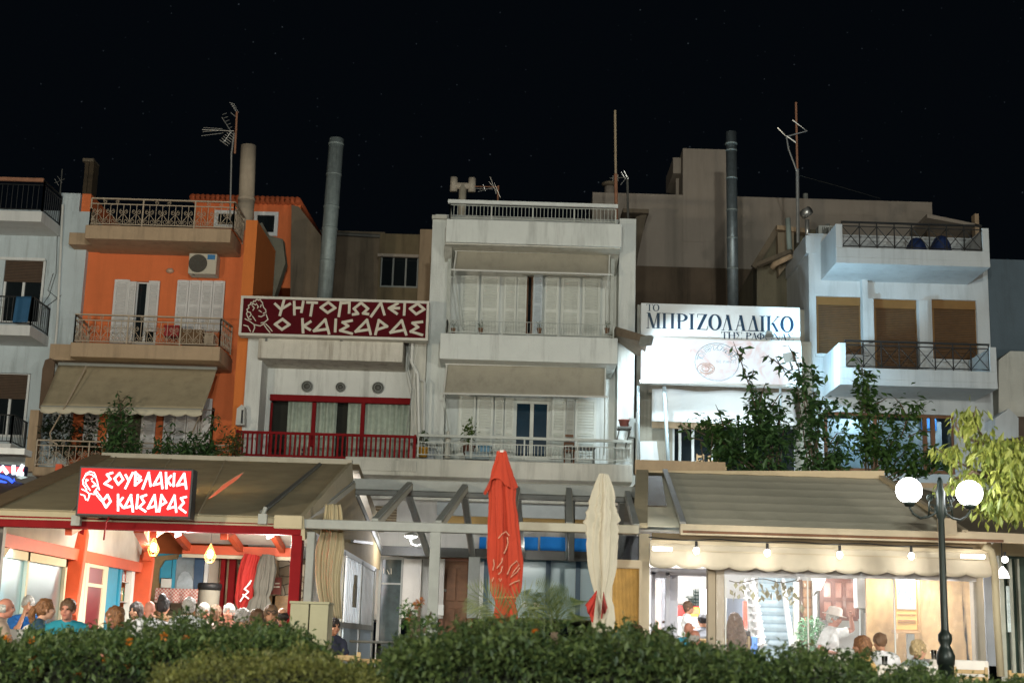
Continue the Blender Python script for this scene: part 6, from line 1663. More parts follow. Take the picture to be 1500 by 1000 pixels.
# pale clapboard and white stairs
hb('clapboard', (1112, 846, 1166, 975), 28.0, .1, waves('pale_blue_clapboard', (.22,.31,.35), (.38,.48,.52), 2.05, 'Z', .6, 0, .8, (.02,.2)), hN, 0)
st = thing('white_staircase', 'white open tread staircase behind the clear plastic wall', 'staircase', W(1110, 950, 27.4))
p0, p1 = W(1101, 850, 27.5), W(1117, 945, 26.8)
q0, q1 = W(1092, 850, 28.2), W(1104, 945, 27.5)
for a, b in ((p0,p1),(q0,q1)): MB().bar(a, b, .05, .20).build('stringer', m_in, st)
for k in range(9):
    t = k/8.5+.04
    a, b = q0.lerp(q1, t), p0.lerp(p1, t)
    MB().bar(a, b, .18, .03).build('tread', m_in, st)
MB().bar(W(1146,850,27.6), W(1160,945,27.0), .05, .16).build('handrail', m_in, st)
MB().bar(W(1166,852,27.4), W(1166,960,27.4), .10, .10).build('newel', M('cream_newel', (.62,.60,.50), .5), st)
o = MB().bar(W(1091,880,26.8), W(1092,950,26.8), .07, .07).build('red_pole', M('red_white_band', (.62,.07,.04), .4, .05), None); tag(o, 'short red pole beside the white staircase', 'pole')
o = MB().pbox(1097, 932, 1110, 962, 26.2, .4).build('blue_box', M('blue_plastic', (.07,.18,.45), .5, .1), None, bevel=.02); tag(o, 'blue plastic box at the foot of the white staircase', 'box')
hb('blue_grey_panel', (1065, 876, 1090, 950), 28.6, .1, M('blue_grey_panel', (.30,.34,.42), .5, .1), hN, 0)
# dark frames, wooden door, sconce, white cabinet
hb('dark_frame', (1170, 848, 1176, 960), 29.4, .15, M('dark_brown_frame', (.10,.05,.03), .5, .1), hN, 0)
hb('wood_panel', (1177, 850, 1191, 960), 29.5, .1, waves('brick_wood_panel', (.20,.09,.035), (.38,.20,.09), 1.6, 'Z', .6, 0, .5, (.02,.15)), hN, 0)
hb('white_jamb', (1191, 848, 1197, 960), 29.4, .15, m_in, hN, 0)
pc = thing('framed_window', 'dark brown framed window with mottled reddish panes behind the hatted person', 'window', W(1230, 900, 29.5))
x0, x1, z0, z1 = RX(1204, 850, 1256, 905, 29.5)
mb = MB()
for k in (0,.33,.62,1): mb.box(x0+(x1-x0)*k-.04, x0+(x1-x0)*k+.04, 29.5, 29.58, z0, z1)
for k in (0,.5,1): mb.box(x0, x1, 29.502, 29.578, z0+(z1-z0)*k-.04, z0+(z1-z0)*k+.04)
mb.build('frame', M('brown_red_frame', (.13,.045,.03), .4, .1), pc)
MB().box(x0, x1, 29.54, 29.55, z0, z1).build('pane', M('mottled_reddish_glass', (.26,.13,.10), .15, .6, 2.5), pc)
wb = thing('white_wall_cabinet', 'white box cabinet on a grey post at the left end of the reed wall', 'cabinet', W(1263, 900, 26))
MB().pbox(1255, 846, 1270, 890, 25.9, .25).build('body', m_in, wb, bevel=.015); MB().pbox(1261, 890, 1266, 960, 26, .1).build('post', m_metal, wb); MB().pbox(1264, 888, 1275, 897, 26, .1).build('tray', m_metal, wb)
sc2 = thing('sconce_lamp', 'glowing wall sconce between the wooden panel and the framed window', 'lamp', W(1199, 860, 29))
p = W(1199, 855, 29.0)
MB().lathe([(.04,-.12),(.14,.10),(.15,.11)], p, 16).build('lamp_shade', glow('sconce_glow', (1,.90,.72), 3.0), sc2, True); MB().bar(p+Vector((0,0,-.1)), p+Vector((0,.4,-.2)), .03).build('arm', m_metal, sc2)
# potted bush
pb = thing('potted_bush', 'pale green bushy plant in a pot beside the hatted person', 'potted plant', W(1190, 955, 27))
p = W(1188, 932, 26.8); rg = random.Random(4)
mb = MB(); leaves(mb, (p.x, 26.8, p.z+.02), (.28,.28,.36), 900, .08, rg); mb.build('foliage', leafmat('pale_green_leaves', (.10,.24,.12), (.22,.40,.22)), pb)
MB().lathe([(.16,0),(.24,.4),(.25,.42)], (p.x, 26.8, GZ), 16).build('pot', M('terracotta_pot', (.35,.12,.06), .7), pb)
MB().tube([(p.x,26.8,GZ+.35),(p.x+.03,26.8,p.z)], .02, 6).build('stem', m_wood, pb)
# reed wall with the carved board on its post
rw = thing('reed_wall', 'tall pale reed screen behind the diners at the right', 'screen', W(1350, 960, 24.5))
x0, x1, z0, z1 = RX(1270, 838, 1432, 990, 24.5)
MB().box(x0, x1, 24.5, 24.56, GZ, z1).build('reed', m_bam2, rw)
mb = MB()
for t in (.02,.55,.99): mb.box(x0+(x1-x0)*t-.03, x0+(x1-x0)*t+.03, 24.56, 24.62, GZ, z1)
mb.build('batten', m_plank, rw)
bd = thing('carved_board', 'wooden notice board with pale blue picture standing on a grey post', 'notice board', W(1333, 970, 23.6))
x0, x1, z0, z1 = RX(1312, 838, 1343, 922, 23.6)
MB().box(x0, x1, 23.6, 23.75, z0, z1).build('board', M('ochre_board', (.50,.28,.08), .5, .12, 6), bd, bevel=.008)
MB().box(x0-.03, x1+.03, 23.57, 23.78, z0-.05, z0-.003).box(x1+.002, x1+.05, 23.58, 23.78, z0, z1).build('frame', m_plank, bd)
MB().box(x0+.02, x1-.02, 23.585, 23.598, z0+(z1-z0)*.36, z1).build('picture', M('pale_blue_picture', (.27,.31,.34), .4, .35, 6), bd)
mb = MB()
for t in (.12,.16,.26): mb.box(x0+.03, x1-.03, 23.59, 23.6, z0+(z1-z0)*t, z0+(z1-z0)*t+.012)
mb.build('lettering', m_wood, bd)
mb = MB(); rgb = random.Random(9)
for k in range(9):
    a = rgb.uniform(x0+.05, x1-.08); zt0 = z0+(z1-z0)*rgb.uniform(.75,.97)
    mb.tube([(a+.02*math.sin(j), 23.582, zt0-j*(z1-z0)*.06) for j in range(5)], .012, 4)
mb.build('blue_streaks', M('blue_picture_stroke', (.12,.28,.50), .5), bd)
p = W(1333, 924, 23.7); MB().box(p.x-.05, p.x+.06, 23.66, 23.76, GZ, z0-.06).build('post', m_metal, bd)
# clear plastic wall
m_clr = clearmat('clear_plastic', (.97,.98,1), -.028, .10, .25, .10)
cw = thing('plastic_wall', 'clear plastic curtain wall hung under the scalloped valance', 'plastic curtain', W(1250, 960, YRf+.3))
x0, x1, z0, z1 = RX(1061, 838, 1432, 985, YRf+.35); z0 = GZ
zt_ = zc+.1
MB().sheet(lambda u, v: Vector((x0+(x1-x0)*u, YRf+.35+.035*math.sin(u*33)*(1-v*.4)+.02*math.sin(u*71+v*3), z0+(zt_-z0)*v)), 90, 6).build('sheet', m_clr, cw, True)
MB().box(x0, x1, YRf+.33, YRf+.345, W(1250,846,YRf+.3).z, zt_).build('header', M('milky_plastic', (.60,.58,.60), .25, .1, 3), cw)
for px in (1062, 1183, 1310): MB().pbox(px, 846, px+2, 985, YRf+.30, .02).build('seam', m_plastic, cw)
# string of bulbs and tubes
for i, (px, py) in enumerate(((1020,806),(1124,809),(1230,812),(1335,814))):
    p = W(px, py, YRf-.3)
    o = thing('string_bulb', ['first bright bulb from the left in the string along the valance', 'second bright bulb from the left in the string along the valance', 'third bright bulb from the left in the string along the valance', 'fourth bright bulb in the string along the valance, just left of the lamp post'][i], 'light bulb', p, 'bulbs strung along the valance')
    MB().ball(p, (.045,.045,.055), 12, 8).build('bulb', glow('string_bulb_glow', (1,.96,.9), 20), o, True)
    MB().tube([p+Vector((0,0,.05)), p+Vector((0,0,.14))], .022, 8).build('socket', m_black, o)
    lamp('string_bulb_light', p+Vector((0,-.16,-.10)), 5.5, (1,.93,.80), .05)
o = MB().tube([W(950+i*25, 786+i*.7+3*abs(math.sin(i*.75)), YRf-.3) for i in range(20)], .01, 5).build('festoon_cable', m_black, None); tag(o, 'dark cable carrying the bulbs along the valance', 'cable')
for i, (a, b, y) in enumerate(((956, 984, 803), (1408, 1442, 814))):
    p, q = W(a, y, YRf-.25), W(b, y+1, YRf-.25)
    o = MB().tube([p, q], .03, 10).build('tube_lamp', glow('tube_glow', (1,.95,.86), 9), None, True)
    tag(o, ['short bright tube lamp at the left end of the valance', 'short bright tube lamp at the right end of the valance'][i], 'lamp')
lamp('dining_tube_light', (3.4, 24.6, zc+.1), 215, (.98,.98,1), .5, 'AREA', (3.4, 25, 0))
lamp('dining_tube_light', (5.2, 26.2, zc+.1), 85, (.94,.97,1), .5, 'AREA', (5.2, 27, 0))
lamp('dining_tube_light', (6.6, 23.4, zc+.1), 120, (1,.95,.88), .5, 'AREA', (6.6, 24, 0))
lamp('kitchen_light', (3.6, 30.6, zc-.1), 230, (1,.98,.95), .3)
lamp('dining_corner_light', (6.6, 28.6, zc-.1), 80, (1,.96,.9), .3)
# glass side room at the right edge with bell lamp
gr = thing('glass_porch', 'dark green glazed porch with reflections at the right edge under the tree', 'porch', W(1490, 980, 23))
MB().pbox(1468, 812, 1600, 1010, 24.5, .1).build('glazing', M('dark_green_glass', (.06,.085,.07), .12, .5, 1.2), gr)
for px in ((1467,810,1473,1010),(1482,818,1486,1010),(1494,818,1497,1010)): MB().pbox(*px, 24.3, .12).build('mullion', M('grey_green_frame', (.28,.29,.24), .4, .1), gr)
MB().pbox(1440, 790, 1600, 814, 24.2, .3).build('head_beam', m_greige, gr)
MB().pbox(1476, 858, 1480, 925, 24.2, .04).build('notice', M('bluish_notice', (.45,.55,.62), .4, .4, 12), gr)
bl = thing('bell_lamp', 'white glowing bell shaped lamp hanging at the right edge beside the pipe', 'lamp', W(1470, 838, 22.5))
p = W(1469, 846, 22.5)
MB().lathe([(.105,0),(.10,.02),(.075,.10),(.03,.16),(.015,.18)], p, 20).build('lamp_shade', glow('bell_glow', (1,.96,.92), 2.2), bl, True)
MB().tube([p+Vector((0,0,.18)), p+Vector((0,0,.6))], .01, 5).build('cord', m_black, bl)
o = thing('string_bulb', 'last bright bulb hanging above the bell lamp at the right edge', 'light bulb', W(1472, 819, 22.3), 'bulbs strung along the valance')
MB().ball(W(1472,819,22.3), .05, 12, 8).build('bulb', glow('end_bulb_glow', (1,.96,.9), 16), o, True); MB().tube([W(1472,816,22.3)+Vector((0,0,.01)), W(1472,808,22.3)], .02, 8).build('socket', m_black, o)
lamp('bell_lamp_light', p+Vector((0,-.1,-.1)), 14, WARM, .08)

# ================================================================== street lamp with two globes
YL = 18.0
sl = thing('street_lamp', 'dark green cast iron street lamp with two glowing globes on scrolled arms', 'street lamp', (W(1384.5, 940, YL).x, YL, GZ))
pt, pb_ = W(1375, 704, YL), W(1389, 985, YL)
X = (pt.x + W(1384, 930, YL).x)/2
Lx = lambda px, py: W(px, py, YL)
xb = Lx(1384.5, 940).x
zt_ = pt.z
m_li = M('dark_green_iron', (.010,.017,.014), .4, .2, 7, .05, .3)
zA, zB, zC = Lx(1375,720).z, Lx(1376,755).z, Lx(1383,935).z
prof = [(.16,0),(.16,.12),(.11,.2),(.095,zC-.42-GZ+.1),(.105,zC-.32-GZ),(.115,zC-.20-GZ),(.085,zC-.13-GZ),(.06,zC-.08-GZ),(.085,zC-.02-GZ),(.085,zC+.05-GZ),(.052,zC+.09-GZ),(.046,zC+.12-GZ),(.040,zB-GZ-.05),(.06,zB-GZ),(.06,zA-GZ),(.04,zA-GZ+.04),(.035,zt_-GZ),(.015,zt_-GZ+.05)]
MB().lathe(prof, (xb, YL, GZ), 20).build('post', m_li, sl, True)
gz = W(1332, 718, YL)
for s, (gx, gy) in ((-1, (1331.5, 718)), (1, (1420, 722))):
    g = W(gx, gy, YL)
    base = g + Vector((0,0,-.175))
    mb = MB()
    P0 = Vector((xb, YL, zB+.10))
    pts = [P0 + Vector((s*.05,0,.12)), P0 + Vector((s*.10,0,.0)), P0+Vector((s*.20,0,-.05))]
    dx = base.x - xb
    arc = [Vector((xb+s*.04, YL, zB+.16)), Vector((xb+dx*.18, YL, zB+.03)), Vector((xb+dx*.40, YL, base.z-.15)), Vector((xb+dx*.65, YL, base.z-.17)), Vector((xb+dx*.88, YL, base.z-.12)), Vector((xb+dx*.985, YL, base.z-.05)), base]
    mb.tube(arc, .016, 7)
    for (cx, cz, r0, dd) in ((xb+dx*.26, zB+.10, .055, 1), (xb+dx*.33, zB+.22, .05, -1)):
        mb.tube([Vector((cx + r0*(1-.6*k/16)*math.cos(k*.6*s*dd), YL, cz + r0*(1-.6*k/16)*math.sin(k*.6*s*dd))) for k in range(17)], .010, 5)
    mb.tube([Vector((xb+dx*.40, YL, base.z-.15)), Vector((xb+dx*.36, YL, zB+.16)), Vector((xb+dx*.28, YL, zB+.24))], .012, 5)
    a = mb.build('arm', m_li, sl, True)
    MB().lathe([(.05,-.03),(.07,.0),(.075,.03),(.06,.045)], base, 14).build('globe_holder', m_li, a, True)
    MB().ball(g, .162, 28, 18).build('globe', glow('globe_glow', (.97,.97,1), 30), sl, True)
# ================================================================== people
m_skin = {k: M('skin_'+k, c, .55, .06, 8, 0, spec=.3) for k, c in dict(fair=(.50,.27,.18), tan=(.40,.20,.12), ruddy=(.46,.20,.14)).items()}
m_eye = M('eye_dark', (.02,.013,.01), .3)
m_lip = M('lip', (.30,.09,.075), .5)
def hairm(c, nm): return waves('hair_'+nm, tuple(k*.55 for k in c), c, 26, 'X', .55, 6, .4)
HAIR = {k: hairm(c, k) for k, c in dict(grey=(.42,.40,.37), white=(.60,.58,.54), brown=(.13,.065,.03), dark=(.022,.014,.010), black=(.010,.008,.008), auburn=(.24,.10,.035), gold=(.42,.25,.09), blond=(.55,.40,.20), lightbrown=(.20,.11,.06)).items()}
_cl = {}
def cloth(c):
    if c not in _cl: _cl[c] = M('clothing_%d' % len(_cl), c, .9, .10, 5, .3)
    return _cl[c]
def voxel(mb, name, size, smooth=4):
    me = bpy.data.meshes.new(name); me.from_pydata(mb.v, [], mb.f)
    o = bpy.data.objects.new(name+'_raw', me); COL.objects.link(o)
    m = o.modifiers.new('r', 'REMESH'); m.mode = 'VOXEL'; m.voxel_size = size
    s_ = o.modifiers.new('s', 'SMOOTH'); s_.factor = .5; s_.iterations = smooth
    dg = bpy.context.evaluated_depsgraph_get()
    nm = bpy.data.meshes.new_from_object(o.evaluated_get(dg))
    bpy.data.objects.remove(o)
    nm.name = name
    nm.polygons.foreach_set('use_smooth', [True]*len(nm.polygons))
    return nm
def ruffle(me, sc, amp):
    n = len(me.vertices)
    nor = [v.normal.copy() for v in me.vertices]
    out = []
    for v, q in zip(me.vertices, nor): out.extend(v.co + q*((noise.noise(v.co*sc)+.45)*amp))
    me.vertices.foreach_set('co', out); me.update()
    return me
def place(me, name, mats, root):
    me.materials.clear()
    for k in mats: me.materials.append(k)
    o = bpy.data.objects.new(name, me); COL.objects.link(o); o.parent = root
    return o
def person(label, px, py, Y, yaw, hair='brown', style='short', shirt=(.5,.5,.5), skin='fair', seated=True, lean=.15, hyaw=0, hpitch=0, arms='table', k=.92, sleeve=.6, bulk=1.0, pants=(.04,.05,.08), hat=None, seed=1, chair=True):
    """one continuous body (limbs, torso, neck, head and hands fused), clothing and hair as its children; local front is -Y"""
    hp = W(px, py + (4 if px < 430 else 0), Y)
    HC = hp.z - GZ                                     # head centre above the terrace
    hip = HC - .73*k if seated else .90*k*1.0
    if not seated: hip = HC - .73*k
    root = thing('person', label, 'person', (hp.x, Y, GZ))
    root.rotation_euler = (0, 0, rad(yaw))
    rg = random.Random(seed)
    def T(x, y, z):                                    # measured from the head centre, leaned about the hips
        zz = HC + z*k
        return Vector((x*k*1.0, y*k - lean*(zz-HC), zz))
    hr = Matrix.Rotation(rad(hyaw), 3, 'Z') @ Matrix.Rotation(rad(hpitch), 3, 'X')
    Hd = lambda x, y, z: Vector((0,0,HC)) + hr @ Vector((x*k, y*k, z*k))
    b = MB()
    b.ball(Hd(0,.008,.028), (.074*k,.094*k,.092*k), 20, 14, hr)
    b.ball(Hd(0,-.022,-.045), (.060*k,.070*k,.075*k), 16, 12, hr)
    b.ball(Hd(0,-.050,-.088), (.034*k,.034*k,.030*k), 12, 8, hr)
    b.ball(Hd(0,-.098,-.022), (.015*k,.026*k,.020*k), 10, 8, hr); b.tube([Hd(0,-.088,.025), Hd(0,-.104,-.015)], [.010*k,.014*k], 8)
    b.ball(Hd(0,-.078,.036), (.052*k,.020*k,.014*k), 12, 6, hr)
    b.ball(Hd(0,-.083,-.062), (.026*k,.015*k,.013*k), 10, 6, hr)
    for s in (-1, 1):
        b.ball(Hd(s*.078,.012,-.012), (.012*k,.020*k,.032*k), 8, 8, hr)
        b.ball(Hd(s*.042,-.065,-.030), (.026*k,.028*k,.024*k), 10, 6, hr)
    b.tube([Hd(0,.02,-.05), T(0,.035,-.20)], [.053*k,.060*k], 14)
    def torso(mb, f, arms_=True):
        B = bulk
        mb.tube([T(-.165*B**.5,.035,-.205), T(0,.03,-.185), T(.165*B**.5,.035,-.205)], [.058*k*f,.072*k*f,.058*k*f], 14)
        mb.ball(T(0,.025,-.335), (.175*k*f*B**.5,.108*k*f*B,.165*k*f), 20, 12)
        mb.ball(T(0,.005,-.53), (.152*k*f*B,.112*k*f*B,.17*k*f), 20, 12)
        mb.ball(T(0,.02,-.69), (.172*k*f*B**.5,.125*k*f,.125*k*f), 20, 12)
    torso(b, 1.0)
    # arms
    sh = [T(-.198*bulk**.5,.035,-.228), T(.198*bulk**.5,.035,-.228)]
    tg = {'table': [T(-.14,-.34,-.47), T(.10,-.36,-.47)], 'chin': [T(-.05,-.13,-.125), T(.16,-.34,-.47)], 'lap': [T(-.13,-.22,-.62), T(.13,-.22,-.62)],
          'hatup': [T(.155,-.20,.025), T(-.20,-.12,-.50)], 'carry': [T(-.12,-.34,-.36), T(.14,-.34,-.36)], 'side': [T(-.24,-.10,-.62), T(.24,-.10,-.62)]}[arms]
    if arms == 'hatup': sh_ = [sh[1], sh[0]]
    else: sh_ = sh
    elbows = []
    for i, (a, h) in enumerate(zip(sh_, tg)):
        d = h - a; L = d.length; l1 = .285*k; l2 = .25*k
        if L > (l1+l2)*.98: h = a + d*((l1+l2)*.98/L); d = h-a; L = d.length
        c = (l1*l1 - l2*l2 + L*L)/(2*L); hh = math.sqrt(max(l1*l1-c*c, .0001))
        out = Vector(((1 if a.x > 0 else -1)*.6, .35, -.9)) if not (arms == 'hatup' and i == 0) else Vector((1.0,-.6,-.5))
        n_ = (out - d.normalized()*out.dot(d.normalized())).normalized()
        e = a + d.normalized()*c + n_*hh
        elbows.append((a, e, h))
        b.tube([a, a.lerp(e,.4), e], [.052*k,.046*k,.037*k], 12); b.tube([e, e.lerp(h,.35), h], [.037*k,.038*k,.026*k], 12)
        # hand: palm, four curled fingers of unequal length and a thumb leaving its side
        f = (h-e).normalized(); up = Vector((0,0,1)) - f*f.z; up = up.normalized() if up.length > .1 else Vector((0,-1,0))
        sdv = f.cross(up)
        pc = h + f*.045*k
        b.tube([h, pc, h+f*.085*k], [.024*k,.033*k,.026*k], 10)
        for j, (o_, ln) in enumerate(((-.027,.062),(-.009,.074),(.009,.070),(.027,.052))):
            p0 = h+f*.080*k + sdv*o_*k; p1 = p0+f*ln*.55*k - up*.012*k; p2 = p1 + f*ln*.35*k - up*.030*k
            b.tube([p0,p1,p2], [.0105*k,.0095*k,.008*k], 7)
        t0 = h+f*.03*k + sdv*(-.03 if a.x > 0 else .03)*k; t1 = t0+f*.035*k + sdv*(-.028 if a.x > 0 else .028)*k - up*.01*k; t2 = t1+f*.03*k-up*.008*k
        b.tube([t0,t1,t2], [.013*k,.011*k,.009*k], 7)
    # legs
    hz = HC - .73*k
    legs = []
    for s in (-1, 1):
        if seated:
            hj, kn, an = Vector((s*.09*k,.02,hz)), Vector((s*.12*k,-.42*k,hz+.03)), Vector((s*.12*k,-.36*k,.08))
        else:
            hj, kn, an = Vector((s*.09*k,.02,hz)), Vector((s*.10*k,-.02,hz*.52)), Vector((s*.11*k,.03,.08))
        legs.append((hj, kn, an))
        b.tube([hj, hj.lerp(kn,.5), kn], [.085*k,.075*k,.056*k], 14); b.tube([kn, kn.lerp(an,.35), an], [.054*k,.055*k,.036*k], 12)
        b.ball(an+Vector((0,-.07*k,-.04)), (.042*k,.12*k,.038), 14, 8)
    me = voxel(b, 'person_body', .0115 if k > .8 else .010)
    body = place(me, 'body', [m_skin[skin], m_eye, m_lip], root)
    ex = [Hd(s*.031,-.086,.012) for s in (-1,1)]; lip = Hd(0,-.094,-.062)
    inv = hr.transposed()
    for pl in me.polygons:
        c = pl.center
        if (c-Vector((0,0,HC))).length > .2*k: continue
        q = inv @ (c-Vector((0,0,HC)))/k
        if q.y > -.04: continue
        if any(((abs(q.x)-.031)/.017)**2 + ((q.z-.010)/.0075)**2 < 1 for _ in (0,)): pl.material_index = 1
        elif (q.x/.026)**2 + ((q.z+.063)/.0075)**2 < 1: pl.material_index = 2
    # shirt
    s_ = MB(); torso(s_, 1.075)
    s_.tube([T(0,.035,-.165), T(0,.03,-.21)], [.070*k,.10*k], 14)
    for a, e, h in elbows:
        end = a.lerp(e, sleeve*1.25 if sleeve <= .8 else 1)
        s_.tube([a, a.lerp(end,.5), end], [.068*k,.064*k,.058*k], 12)
        if sleeve > .9: s_.tube([e, h], [.052*k,.038*k], 12)
        s_.ball(a, .066*k, 12, 8)
    place(ruffle(ruffle(voxel(s_, 'shirt_mesh', .0125), Vector((9,9,14)), .014), 31, .005), 'shirt', [cloth(shirt)], root)
    t_ = MB()
    t_.ball(Vector((0,.02,hz+.02)), (.185*k,.14*k,.115*k), 18, 10)
    for hj, kn, an in legs:
        t_.tube([hj, hj.lerp(kn,.5), kn], [.10*k,.088*k,.070*k], 14); t_.tube([kn, kn.lerp(an,.95)], [.070*k,.055*k], 12)
    place(voxel(t_, 'trousers_mesh', .016), 'trousers', [cloth(pants)], root)
    sm_ = MB()
    for hj, kn, an in legs: sm_.ball(an+Vector((0,-.07*k,-.042)), (.047*k,.128*k,.040), 14, 8)
    place(voxel(sm_, 'shoes_mesh', .012), 'shoes', [cloth((.03,.025,.02))], root)
    # hair
    if style != 'bald':
        h_ = MB()
        def cap(f=1.0, back=.018, up=.036):
            h_.ball(Hd(0,back,up), (.081*k*f,.096*k*f,.090*k*f), 20, 14, hr)
        if style == 'fringe':                          # bald crown, hair at the sides and back
            h_.ball(Hd(0,.045,-.005), (.082*k,.068*k,.055*k), 18, 10, hr)
        elif style == 'short': cap(1.05,.020,.042); h_.ball(Hd(0,.045,-.01), (.080*k,.070*k,.075*k), 16, 10, hr)
        elif style == 'crop': cap(1.03,.018,.044)
        elif style == 'long':
            cap(1.06)
            for s in (-1, 0, 1): h_.tube([Hd(s*.055,.045,.05), Hd(s*.075,.075,-.09), T(s*.075,.13,-.27)], [.05*k,.062*k,.035*k], 12)
        elif style == 'verylong':
            cap(1.08)
            for s in (-1,-.5,0,.5,1): h_.tube([Hd(s*.055,.05,.05), Hd(s*.085,.085,-.10), T(s*.12,.14,-.32), T(s*.13,.15,-.52)], [.05*k,.06*k,.06*k,.03*k], 12)
        elif style == 'bob':
            cap(1.09)
            for s in (-1, 1): h_.tube([Hd(s*.06,.01,.06), Hd(s*.088,.01,-.03), Hd(s*.080,.0,-.11)], [.035*k,.036*k,.022*k], 10)
            h_.ball(Hd(0,.06,-.04), (.088*k,.06*k,.085*k), 16, 10, hr)
        elif style == 'curly':
            cap(1.0)
            for _ in range(110):
                a, e = rg.uniform(0, 6.283), rg.uniform(-.75, 1.57)
                q = Vector((.090*math.cos(e)*math.cos(a), .020+.102*math.cos(e)*math.sin(a), .032+.100*math.sin(e)))
                if q.y < -.055 and q.z < .055: continue
                h_.ball(Hd(*q), rg.uniform(.014,.024)*k, 8, 6)
        elif style == 'ponytail':
            cap(1.0)
            h_.ball(Hd(0,.05,-.01), (.078*k,.065*k,.07*k), 16, 10, hr); h_.ball(Hd(0,.115,.02), .028*k, 10, 8)
            h_.tube([Hd(0,.125,.02), Hd(0,.165,-.04), Hd(0.01,.16,-.12), Hd(.015,.14,-.19)], [.026*k,.036*k,.030*k,.010*k], 10)
        elif style == 'bun':
            cap(1.0); h_.ball(Hd(0,.05,-.01), (.078*k,.065*k,.07*k), 16, 10, hr); h_.ball(Hd(0,.075,.125), .052*k, 14, 10)
        place(ruffle(ruffle(voxel(h_, 'hair_mesh', .009 if style == 'curly' else .011, 2), Vector((55,55,14)), .011), 22, .012), 'hair', [HAIR[hair]], root)
    if hat:
        t = MB()
        t.lathe([(.165,.045),(.17,.05),(.10,.065),(.095,.14),(.075,.165),(.01,.172)], (0,0,0), 24)
        t.v = [tuple(Hd(x, y*1.1+.005, z)) for x, y, z in t.v]
        o = t.build('hat', hat, root, True, local=True)
    if seated and chair: CHAIRS.append((root, hz, yaw, lean, label))
    return root, elbows
CHAIRS = []
P_ = person
P_('person in beige shirt with white hair, cut by the left edge', 9, 886, 16.6, 120, 'white', 'fringe', (.30,.22,.17), 'ruddy', seed=1)
P_('person with grey crop in bright blue t-shirt, hand at chin, facing out', 41, 882, 19.5, 20, 'grey', 'crop', (.015,.11,.36), 'tan', arms='chin', seed=2)
P_('person with brown ponytail in navy t-shirt, seen in profile', 68, 888, 16.4, 118, 'auburn', 'ponytail', (.020,.060,.105), 'fair', lean=.22, seed=3)
P_('person with cropped hair in teal t-shirt facing the street', 99, 889, 16.2, 14, 'brown', 'crop', (.015,.20,.27), 'ruddy', lean=.25, hyaw=-18, seed=4, bulk=1.15)
P_('smiling person with short curly auburn hair and dark navy top', 167, 900, 16.0, -50, 'auburn', 'bob', (.016,.035,.055), 'ruddy', lean=.22, seed=5)
P_('person with dark hair peeking out behind the bald white shirted diner', 199, 890, 20.5, -25, 'dark', 'bob', (.10,.07,.06), 'fair', seed=6)
P_('bald person in white shirt with back turned beside dark haired diner', 219, 888, 19.4, 205, 'grey', 'bald', (.66,.67,.70), 'ruddy', bulk=1.2, seed=7)
P_('person with dark top bun and peach floral top behind hedge sprigs', 240, 884, 19.6, 170, 'black', 'bun', (.48,.28,.16), 'tan', seed=8)
P_('person with thick grey hair in white shirt, back turned', 277, 885, 19.2, 185, 'grey', 'short', (.62,.64,.68), 'fair', bulk=1.1, seed=9)
P_('person with white hair and pink cheeks partly hidden by hedge sprigs', 299, 893, 20.2, 30, 'white', 'short', (.55,.45,.40), 'ruddy', seed=10)
P_('person with light brown hair hidden low behind the leafy sprig', 316, 895, 20.6, 160, 'lightbrown', 'short', (.30,.2,.15), 'tan', seed=11)
P_('person with grey crop looking out above the hedge in the middle of the tent', 335, 893, 20.4, 0, 'grey', 'crop', (.3,.12,.1), 'ruddy', seed=12)
P_('person with mauve grey hair low behind the hedge beside red shirt', 356, 902, 19.4, 150, 'grey', 'curly', (.35,.28,.3), 'fair', seed=13)
P_('person with dark bobbed hair in red shirt, turned away', 375, 902, 18.2, 215, 'brown', 'short', (.34,.012,.025), 'fair', seed=14)
P_('person in glasses with short brown hair beside the red shirt', 397, 897, 17.8, 8, 'lightbrown', 'short', (.30,.03,.035), 'tan', lean=.2, seed=15)
gl_ = bpy.data.objects[[o.name for o in COL.objects if o.name.startswith('person') and o.get('label','').startswith('person in glasses')][0]]
hcz = W(397,897,17.8).z-GZ
gm = MB()
for s in (-1, 1):
    gm.tube([Vector((s*.034+.026*math.cos(a*math.pi/8), -.105, hcz+.008+.020*math.sin(a*math.pi/8))) for a in range(16)], .004, 5, True)
    gm.tube([Vector((s*.060,-.105,hcz+.012)), Vector((s*.080,.01,hcz+.012))], .004, 5)
gm.tube([Vector((-.010,-.108,hcz+.010)), Vector((.010,-.108,hcz+.010))], .004, 5)
gm.build('glasses', m_black, gl_, local=True)
P_('balding person in dark red top beside the beige counter box', 413, 898, 19.4, 200, 'dark', 'fringe', (.14,.02,.03), 'tan', seed=16)
P_('person with dark clothes behind the gathered curtain, half hidden by counter box', 489, 918, 20.5, 40, 'dark', 'short', (.03,.035,.06), 'tan', seed=17)
# right tent
P_('person with shiny brown hair low in front of the golden reed panel', 932, 929, 18.6, 190, 'brown', 'short', (.08,.06,.05), 'tan', seed=18)
P_('person with ginger hair low beside the glass door', 965, 934, 21.5, 100, 'auburn', 'short', (.5,.1,.06), 'ruddy', seed=19)
P_('standing waiter in white t-shirt carrying a plate by kitchen counter', 1009, 890, 28.0, 80, 'brown', 'short', (.72,.72,.70), 'tan', seated=False, lean=.05, arms='carry', seed=20)
P_('person with black hair in grey shirt, back turned near the kitchen', 1029, 909, 24.5, 190, 'black', 'crop', (.19,.20,.22), 'tan', seed=21)
P_('bald pink headed person between kitchen and orange shirt', 1009, 922, 22.4, 150, 'grey', 'bald', (.05,.30,.45), 'ruddy', seed=22)
P_('bald person in bright orange shirt leaning at the taupe post', 1018, 934, 19.8, 150, 'grey', 'fringe', (.72,.20,.03), 'ruddy', lean=.25, arms='side', seed=23)
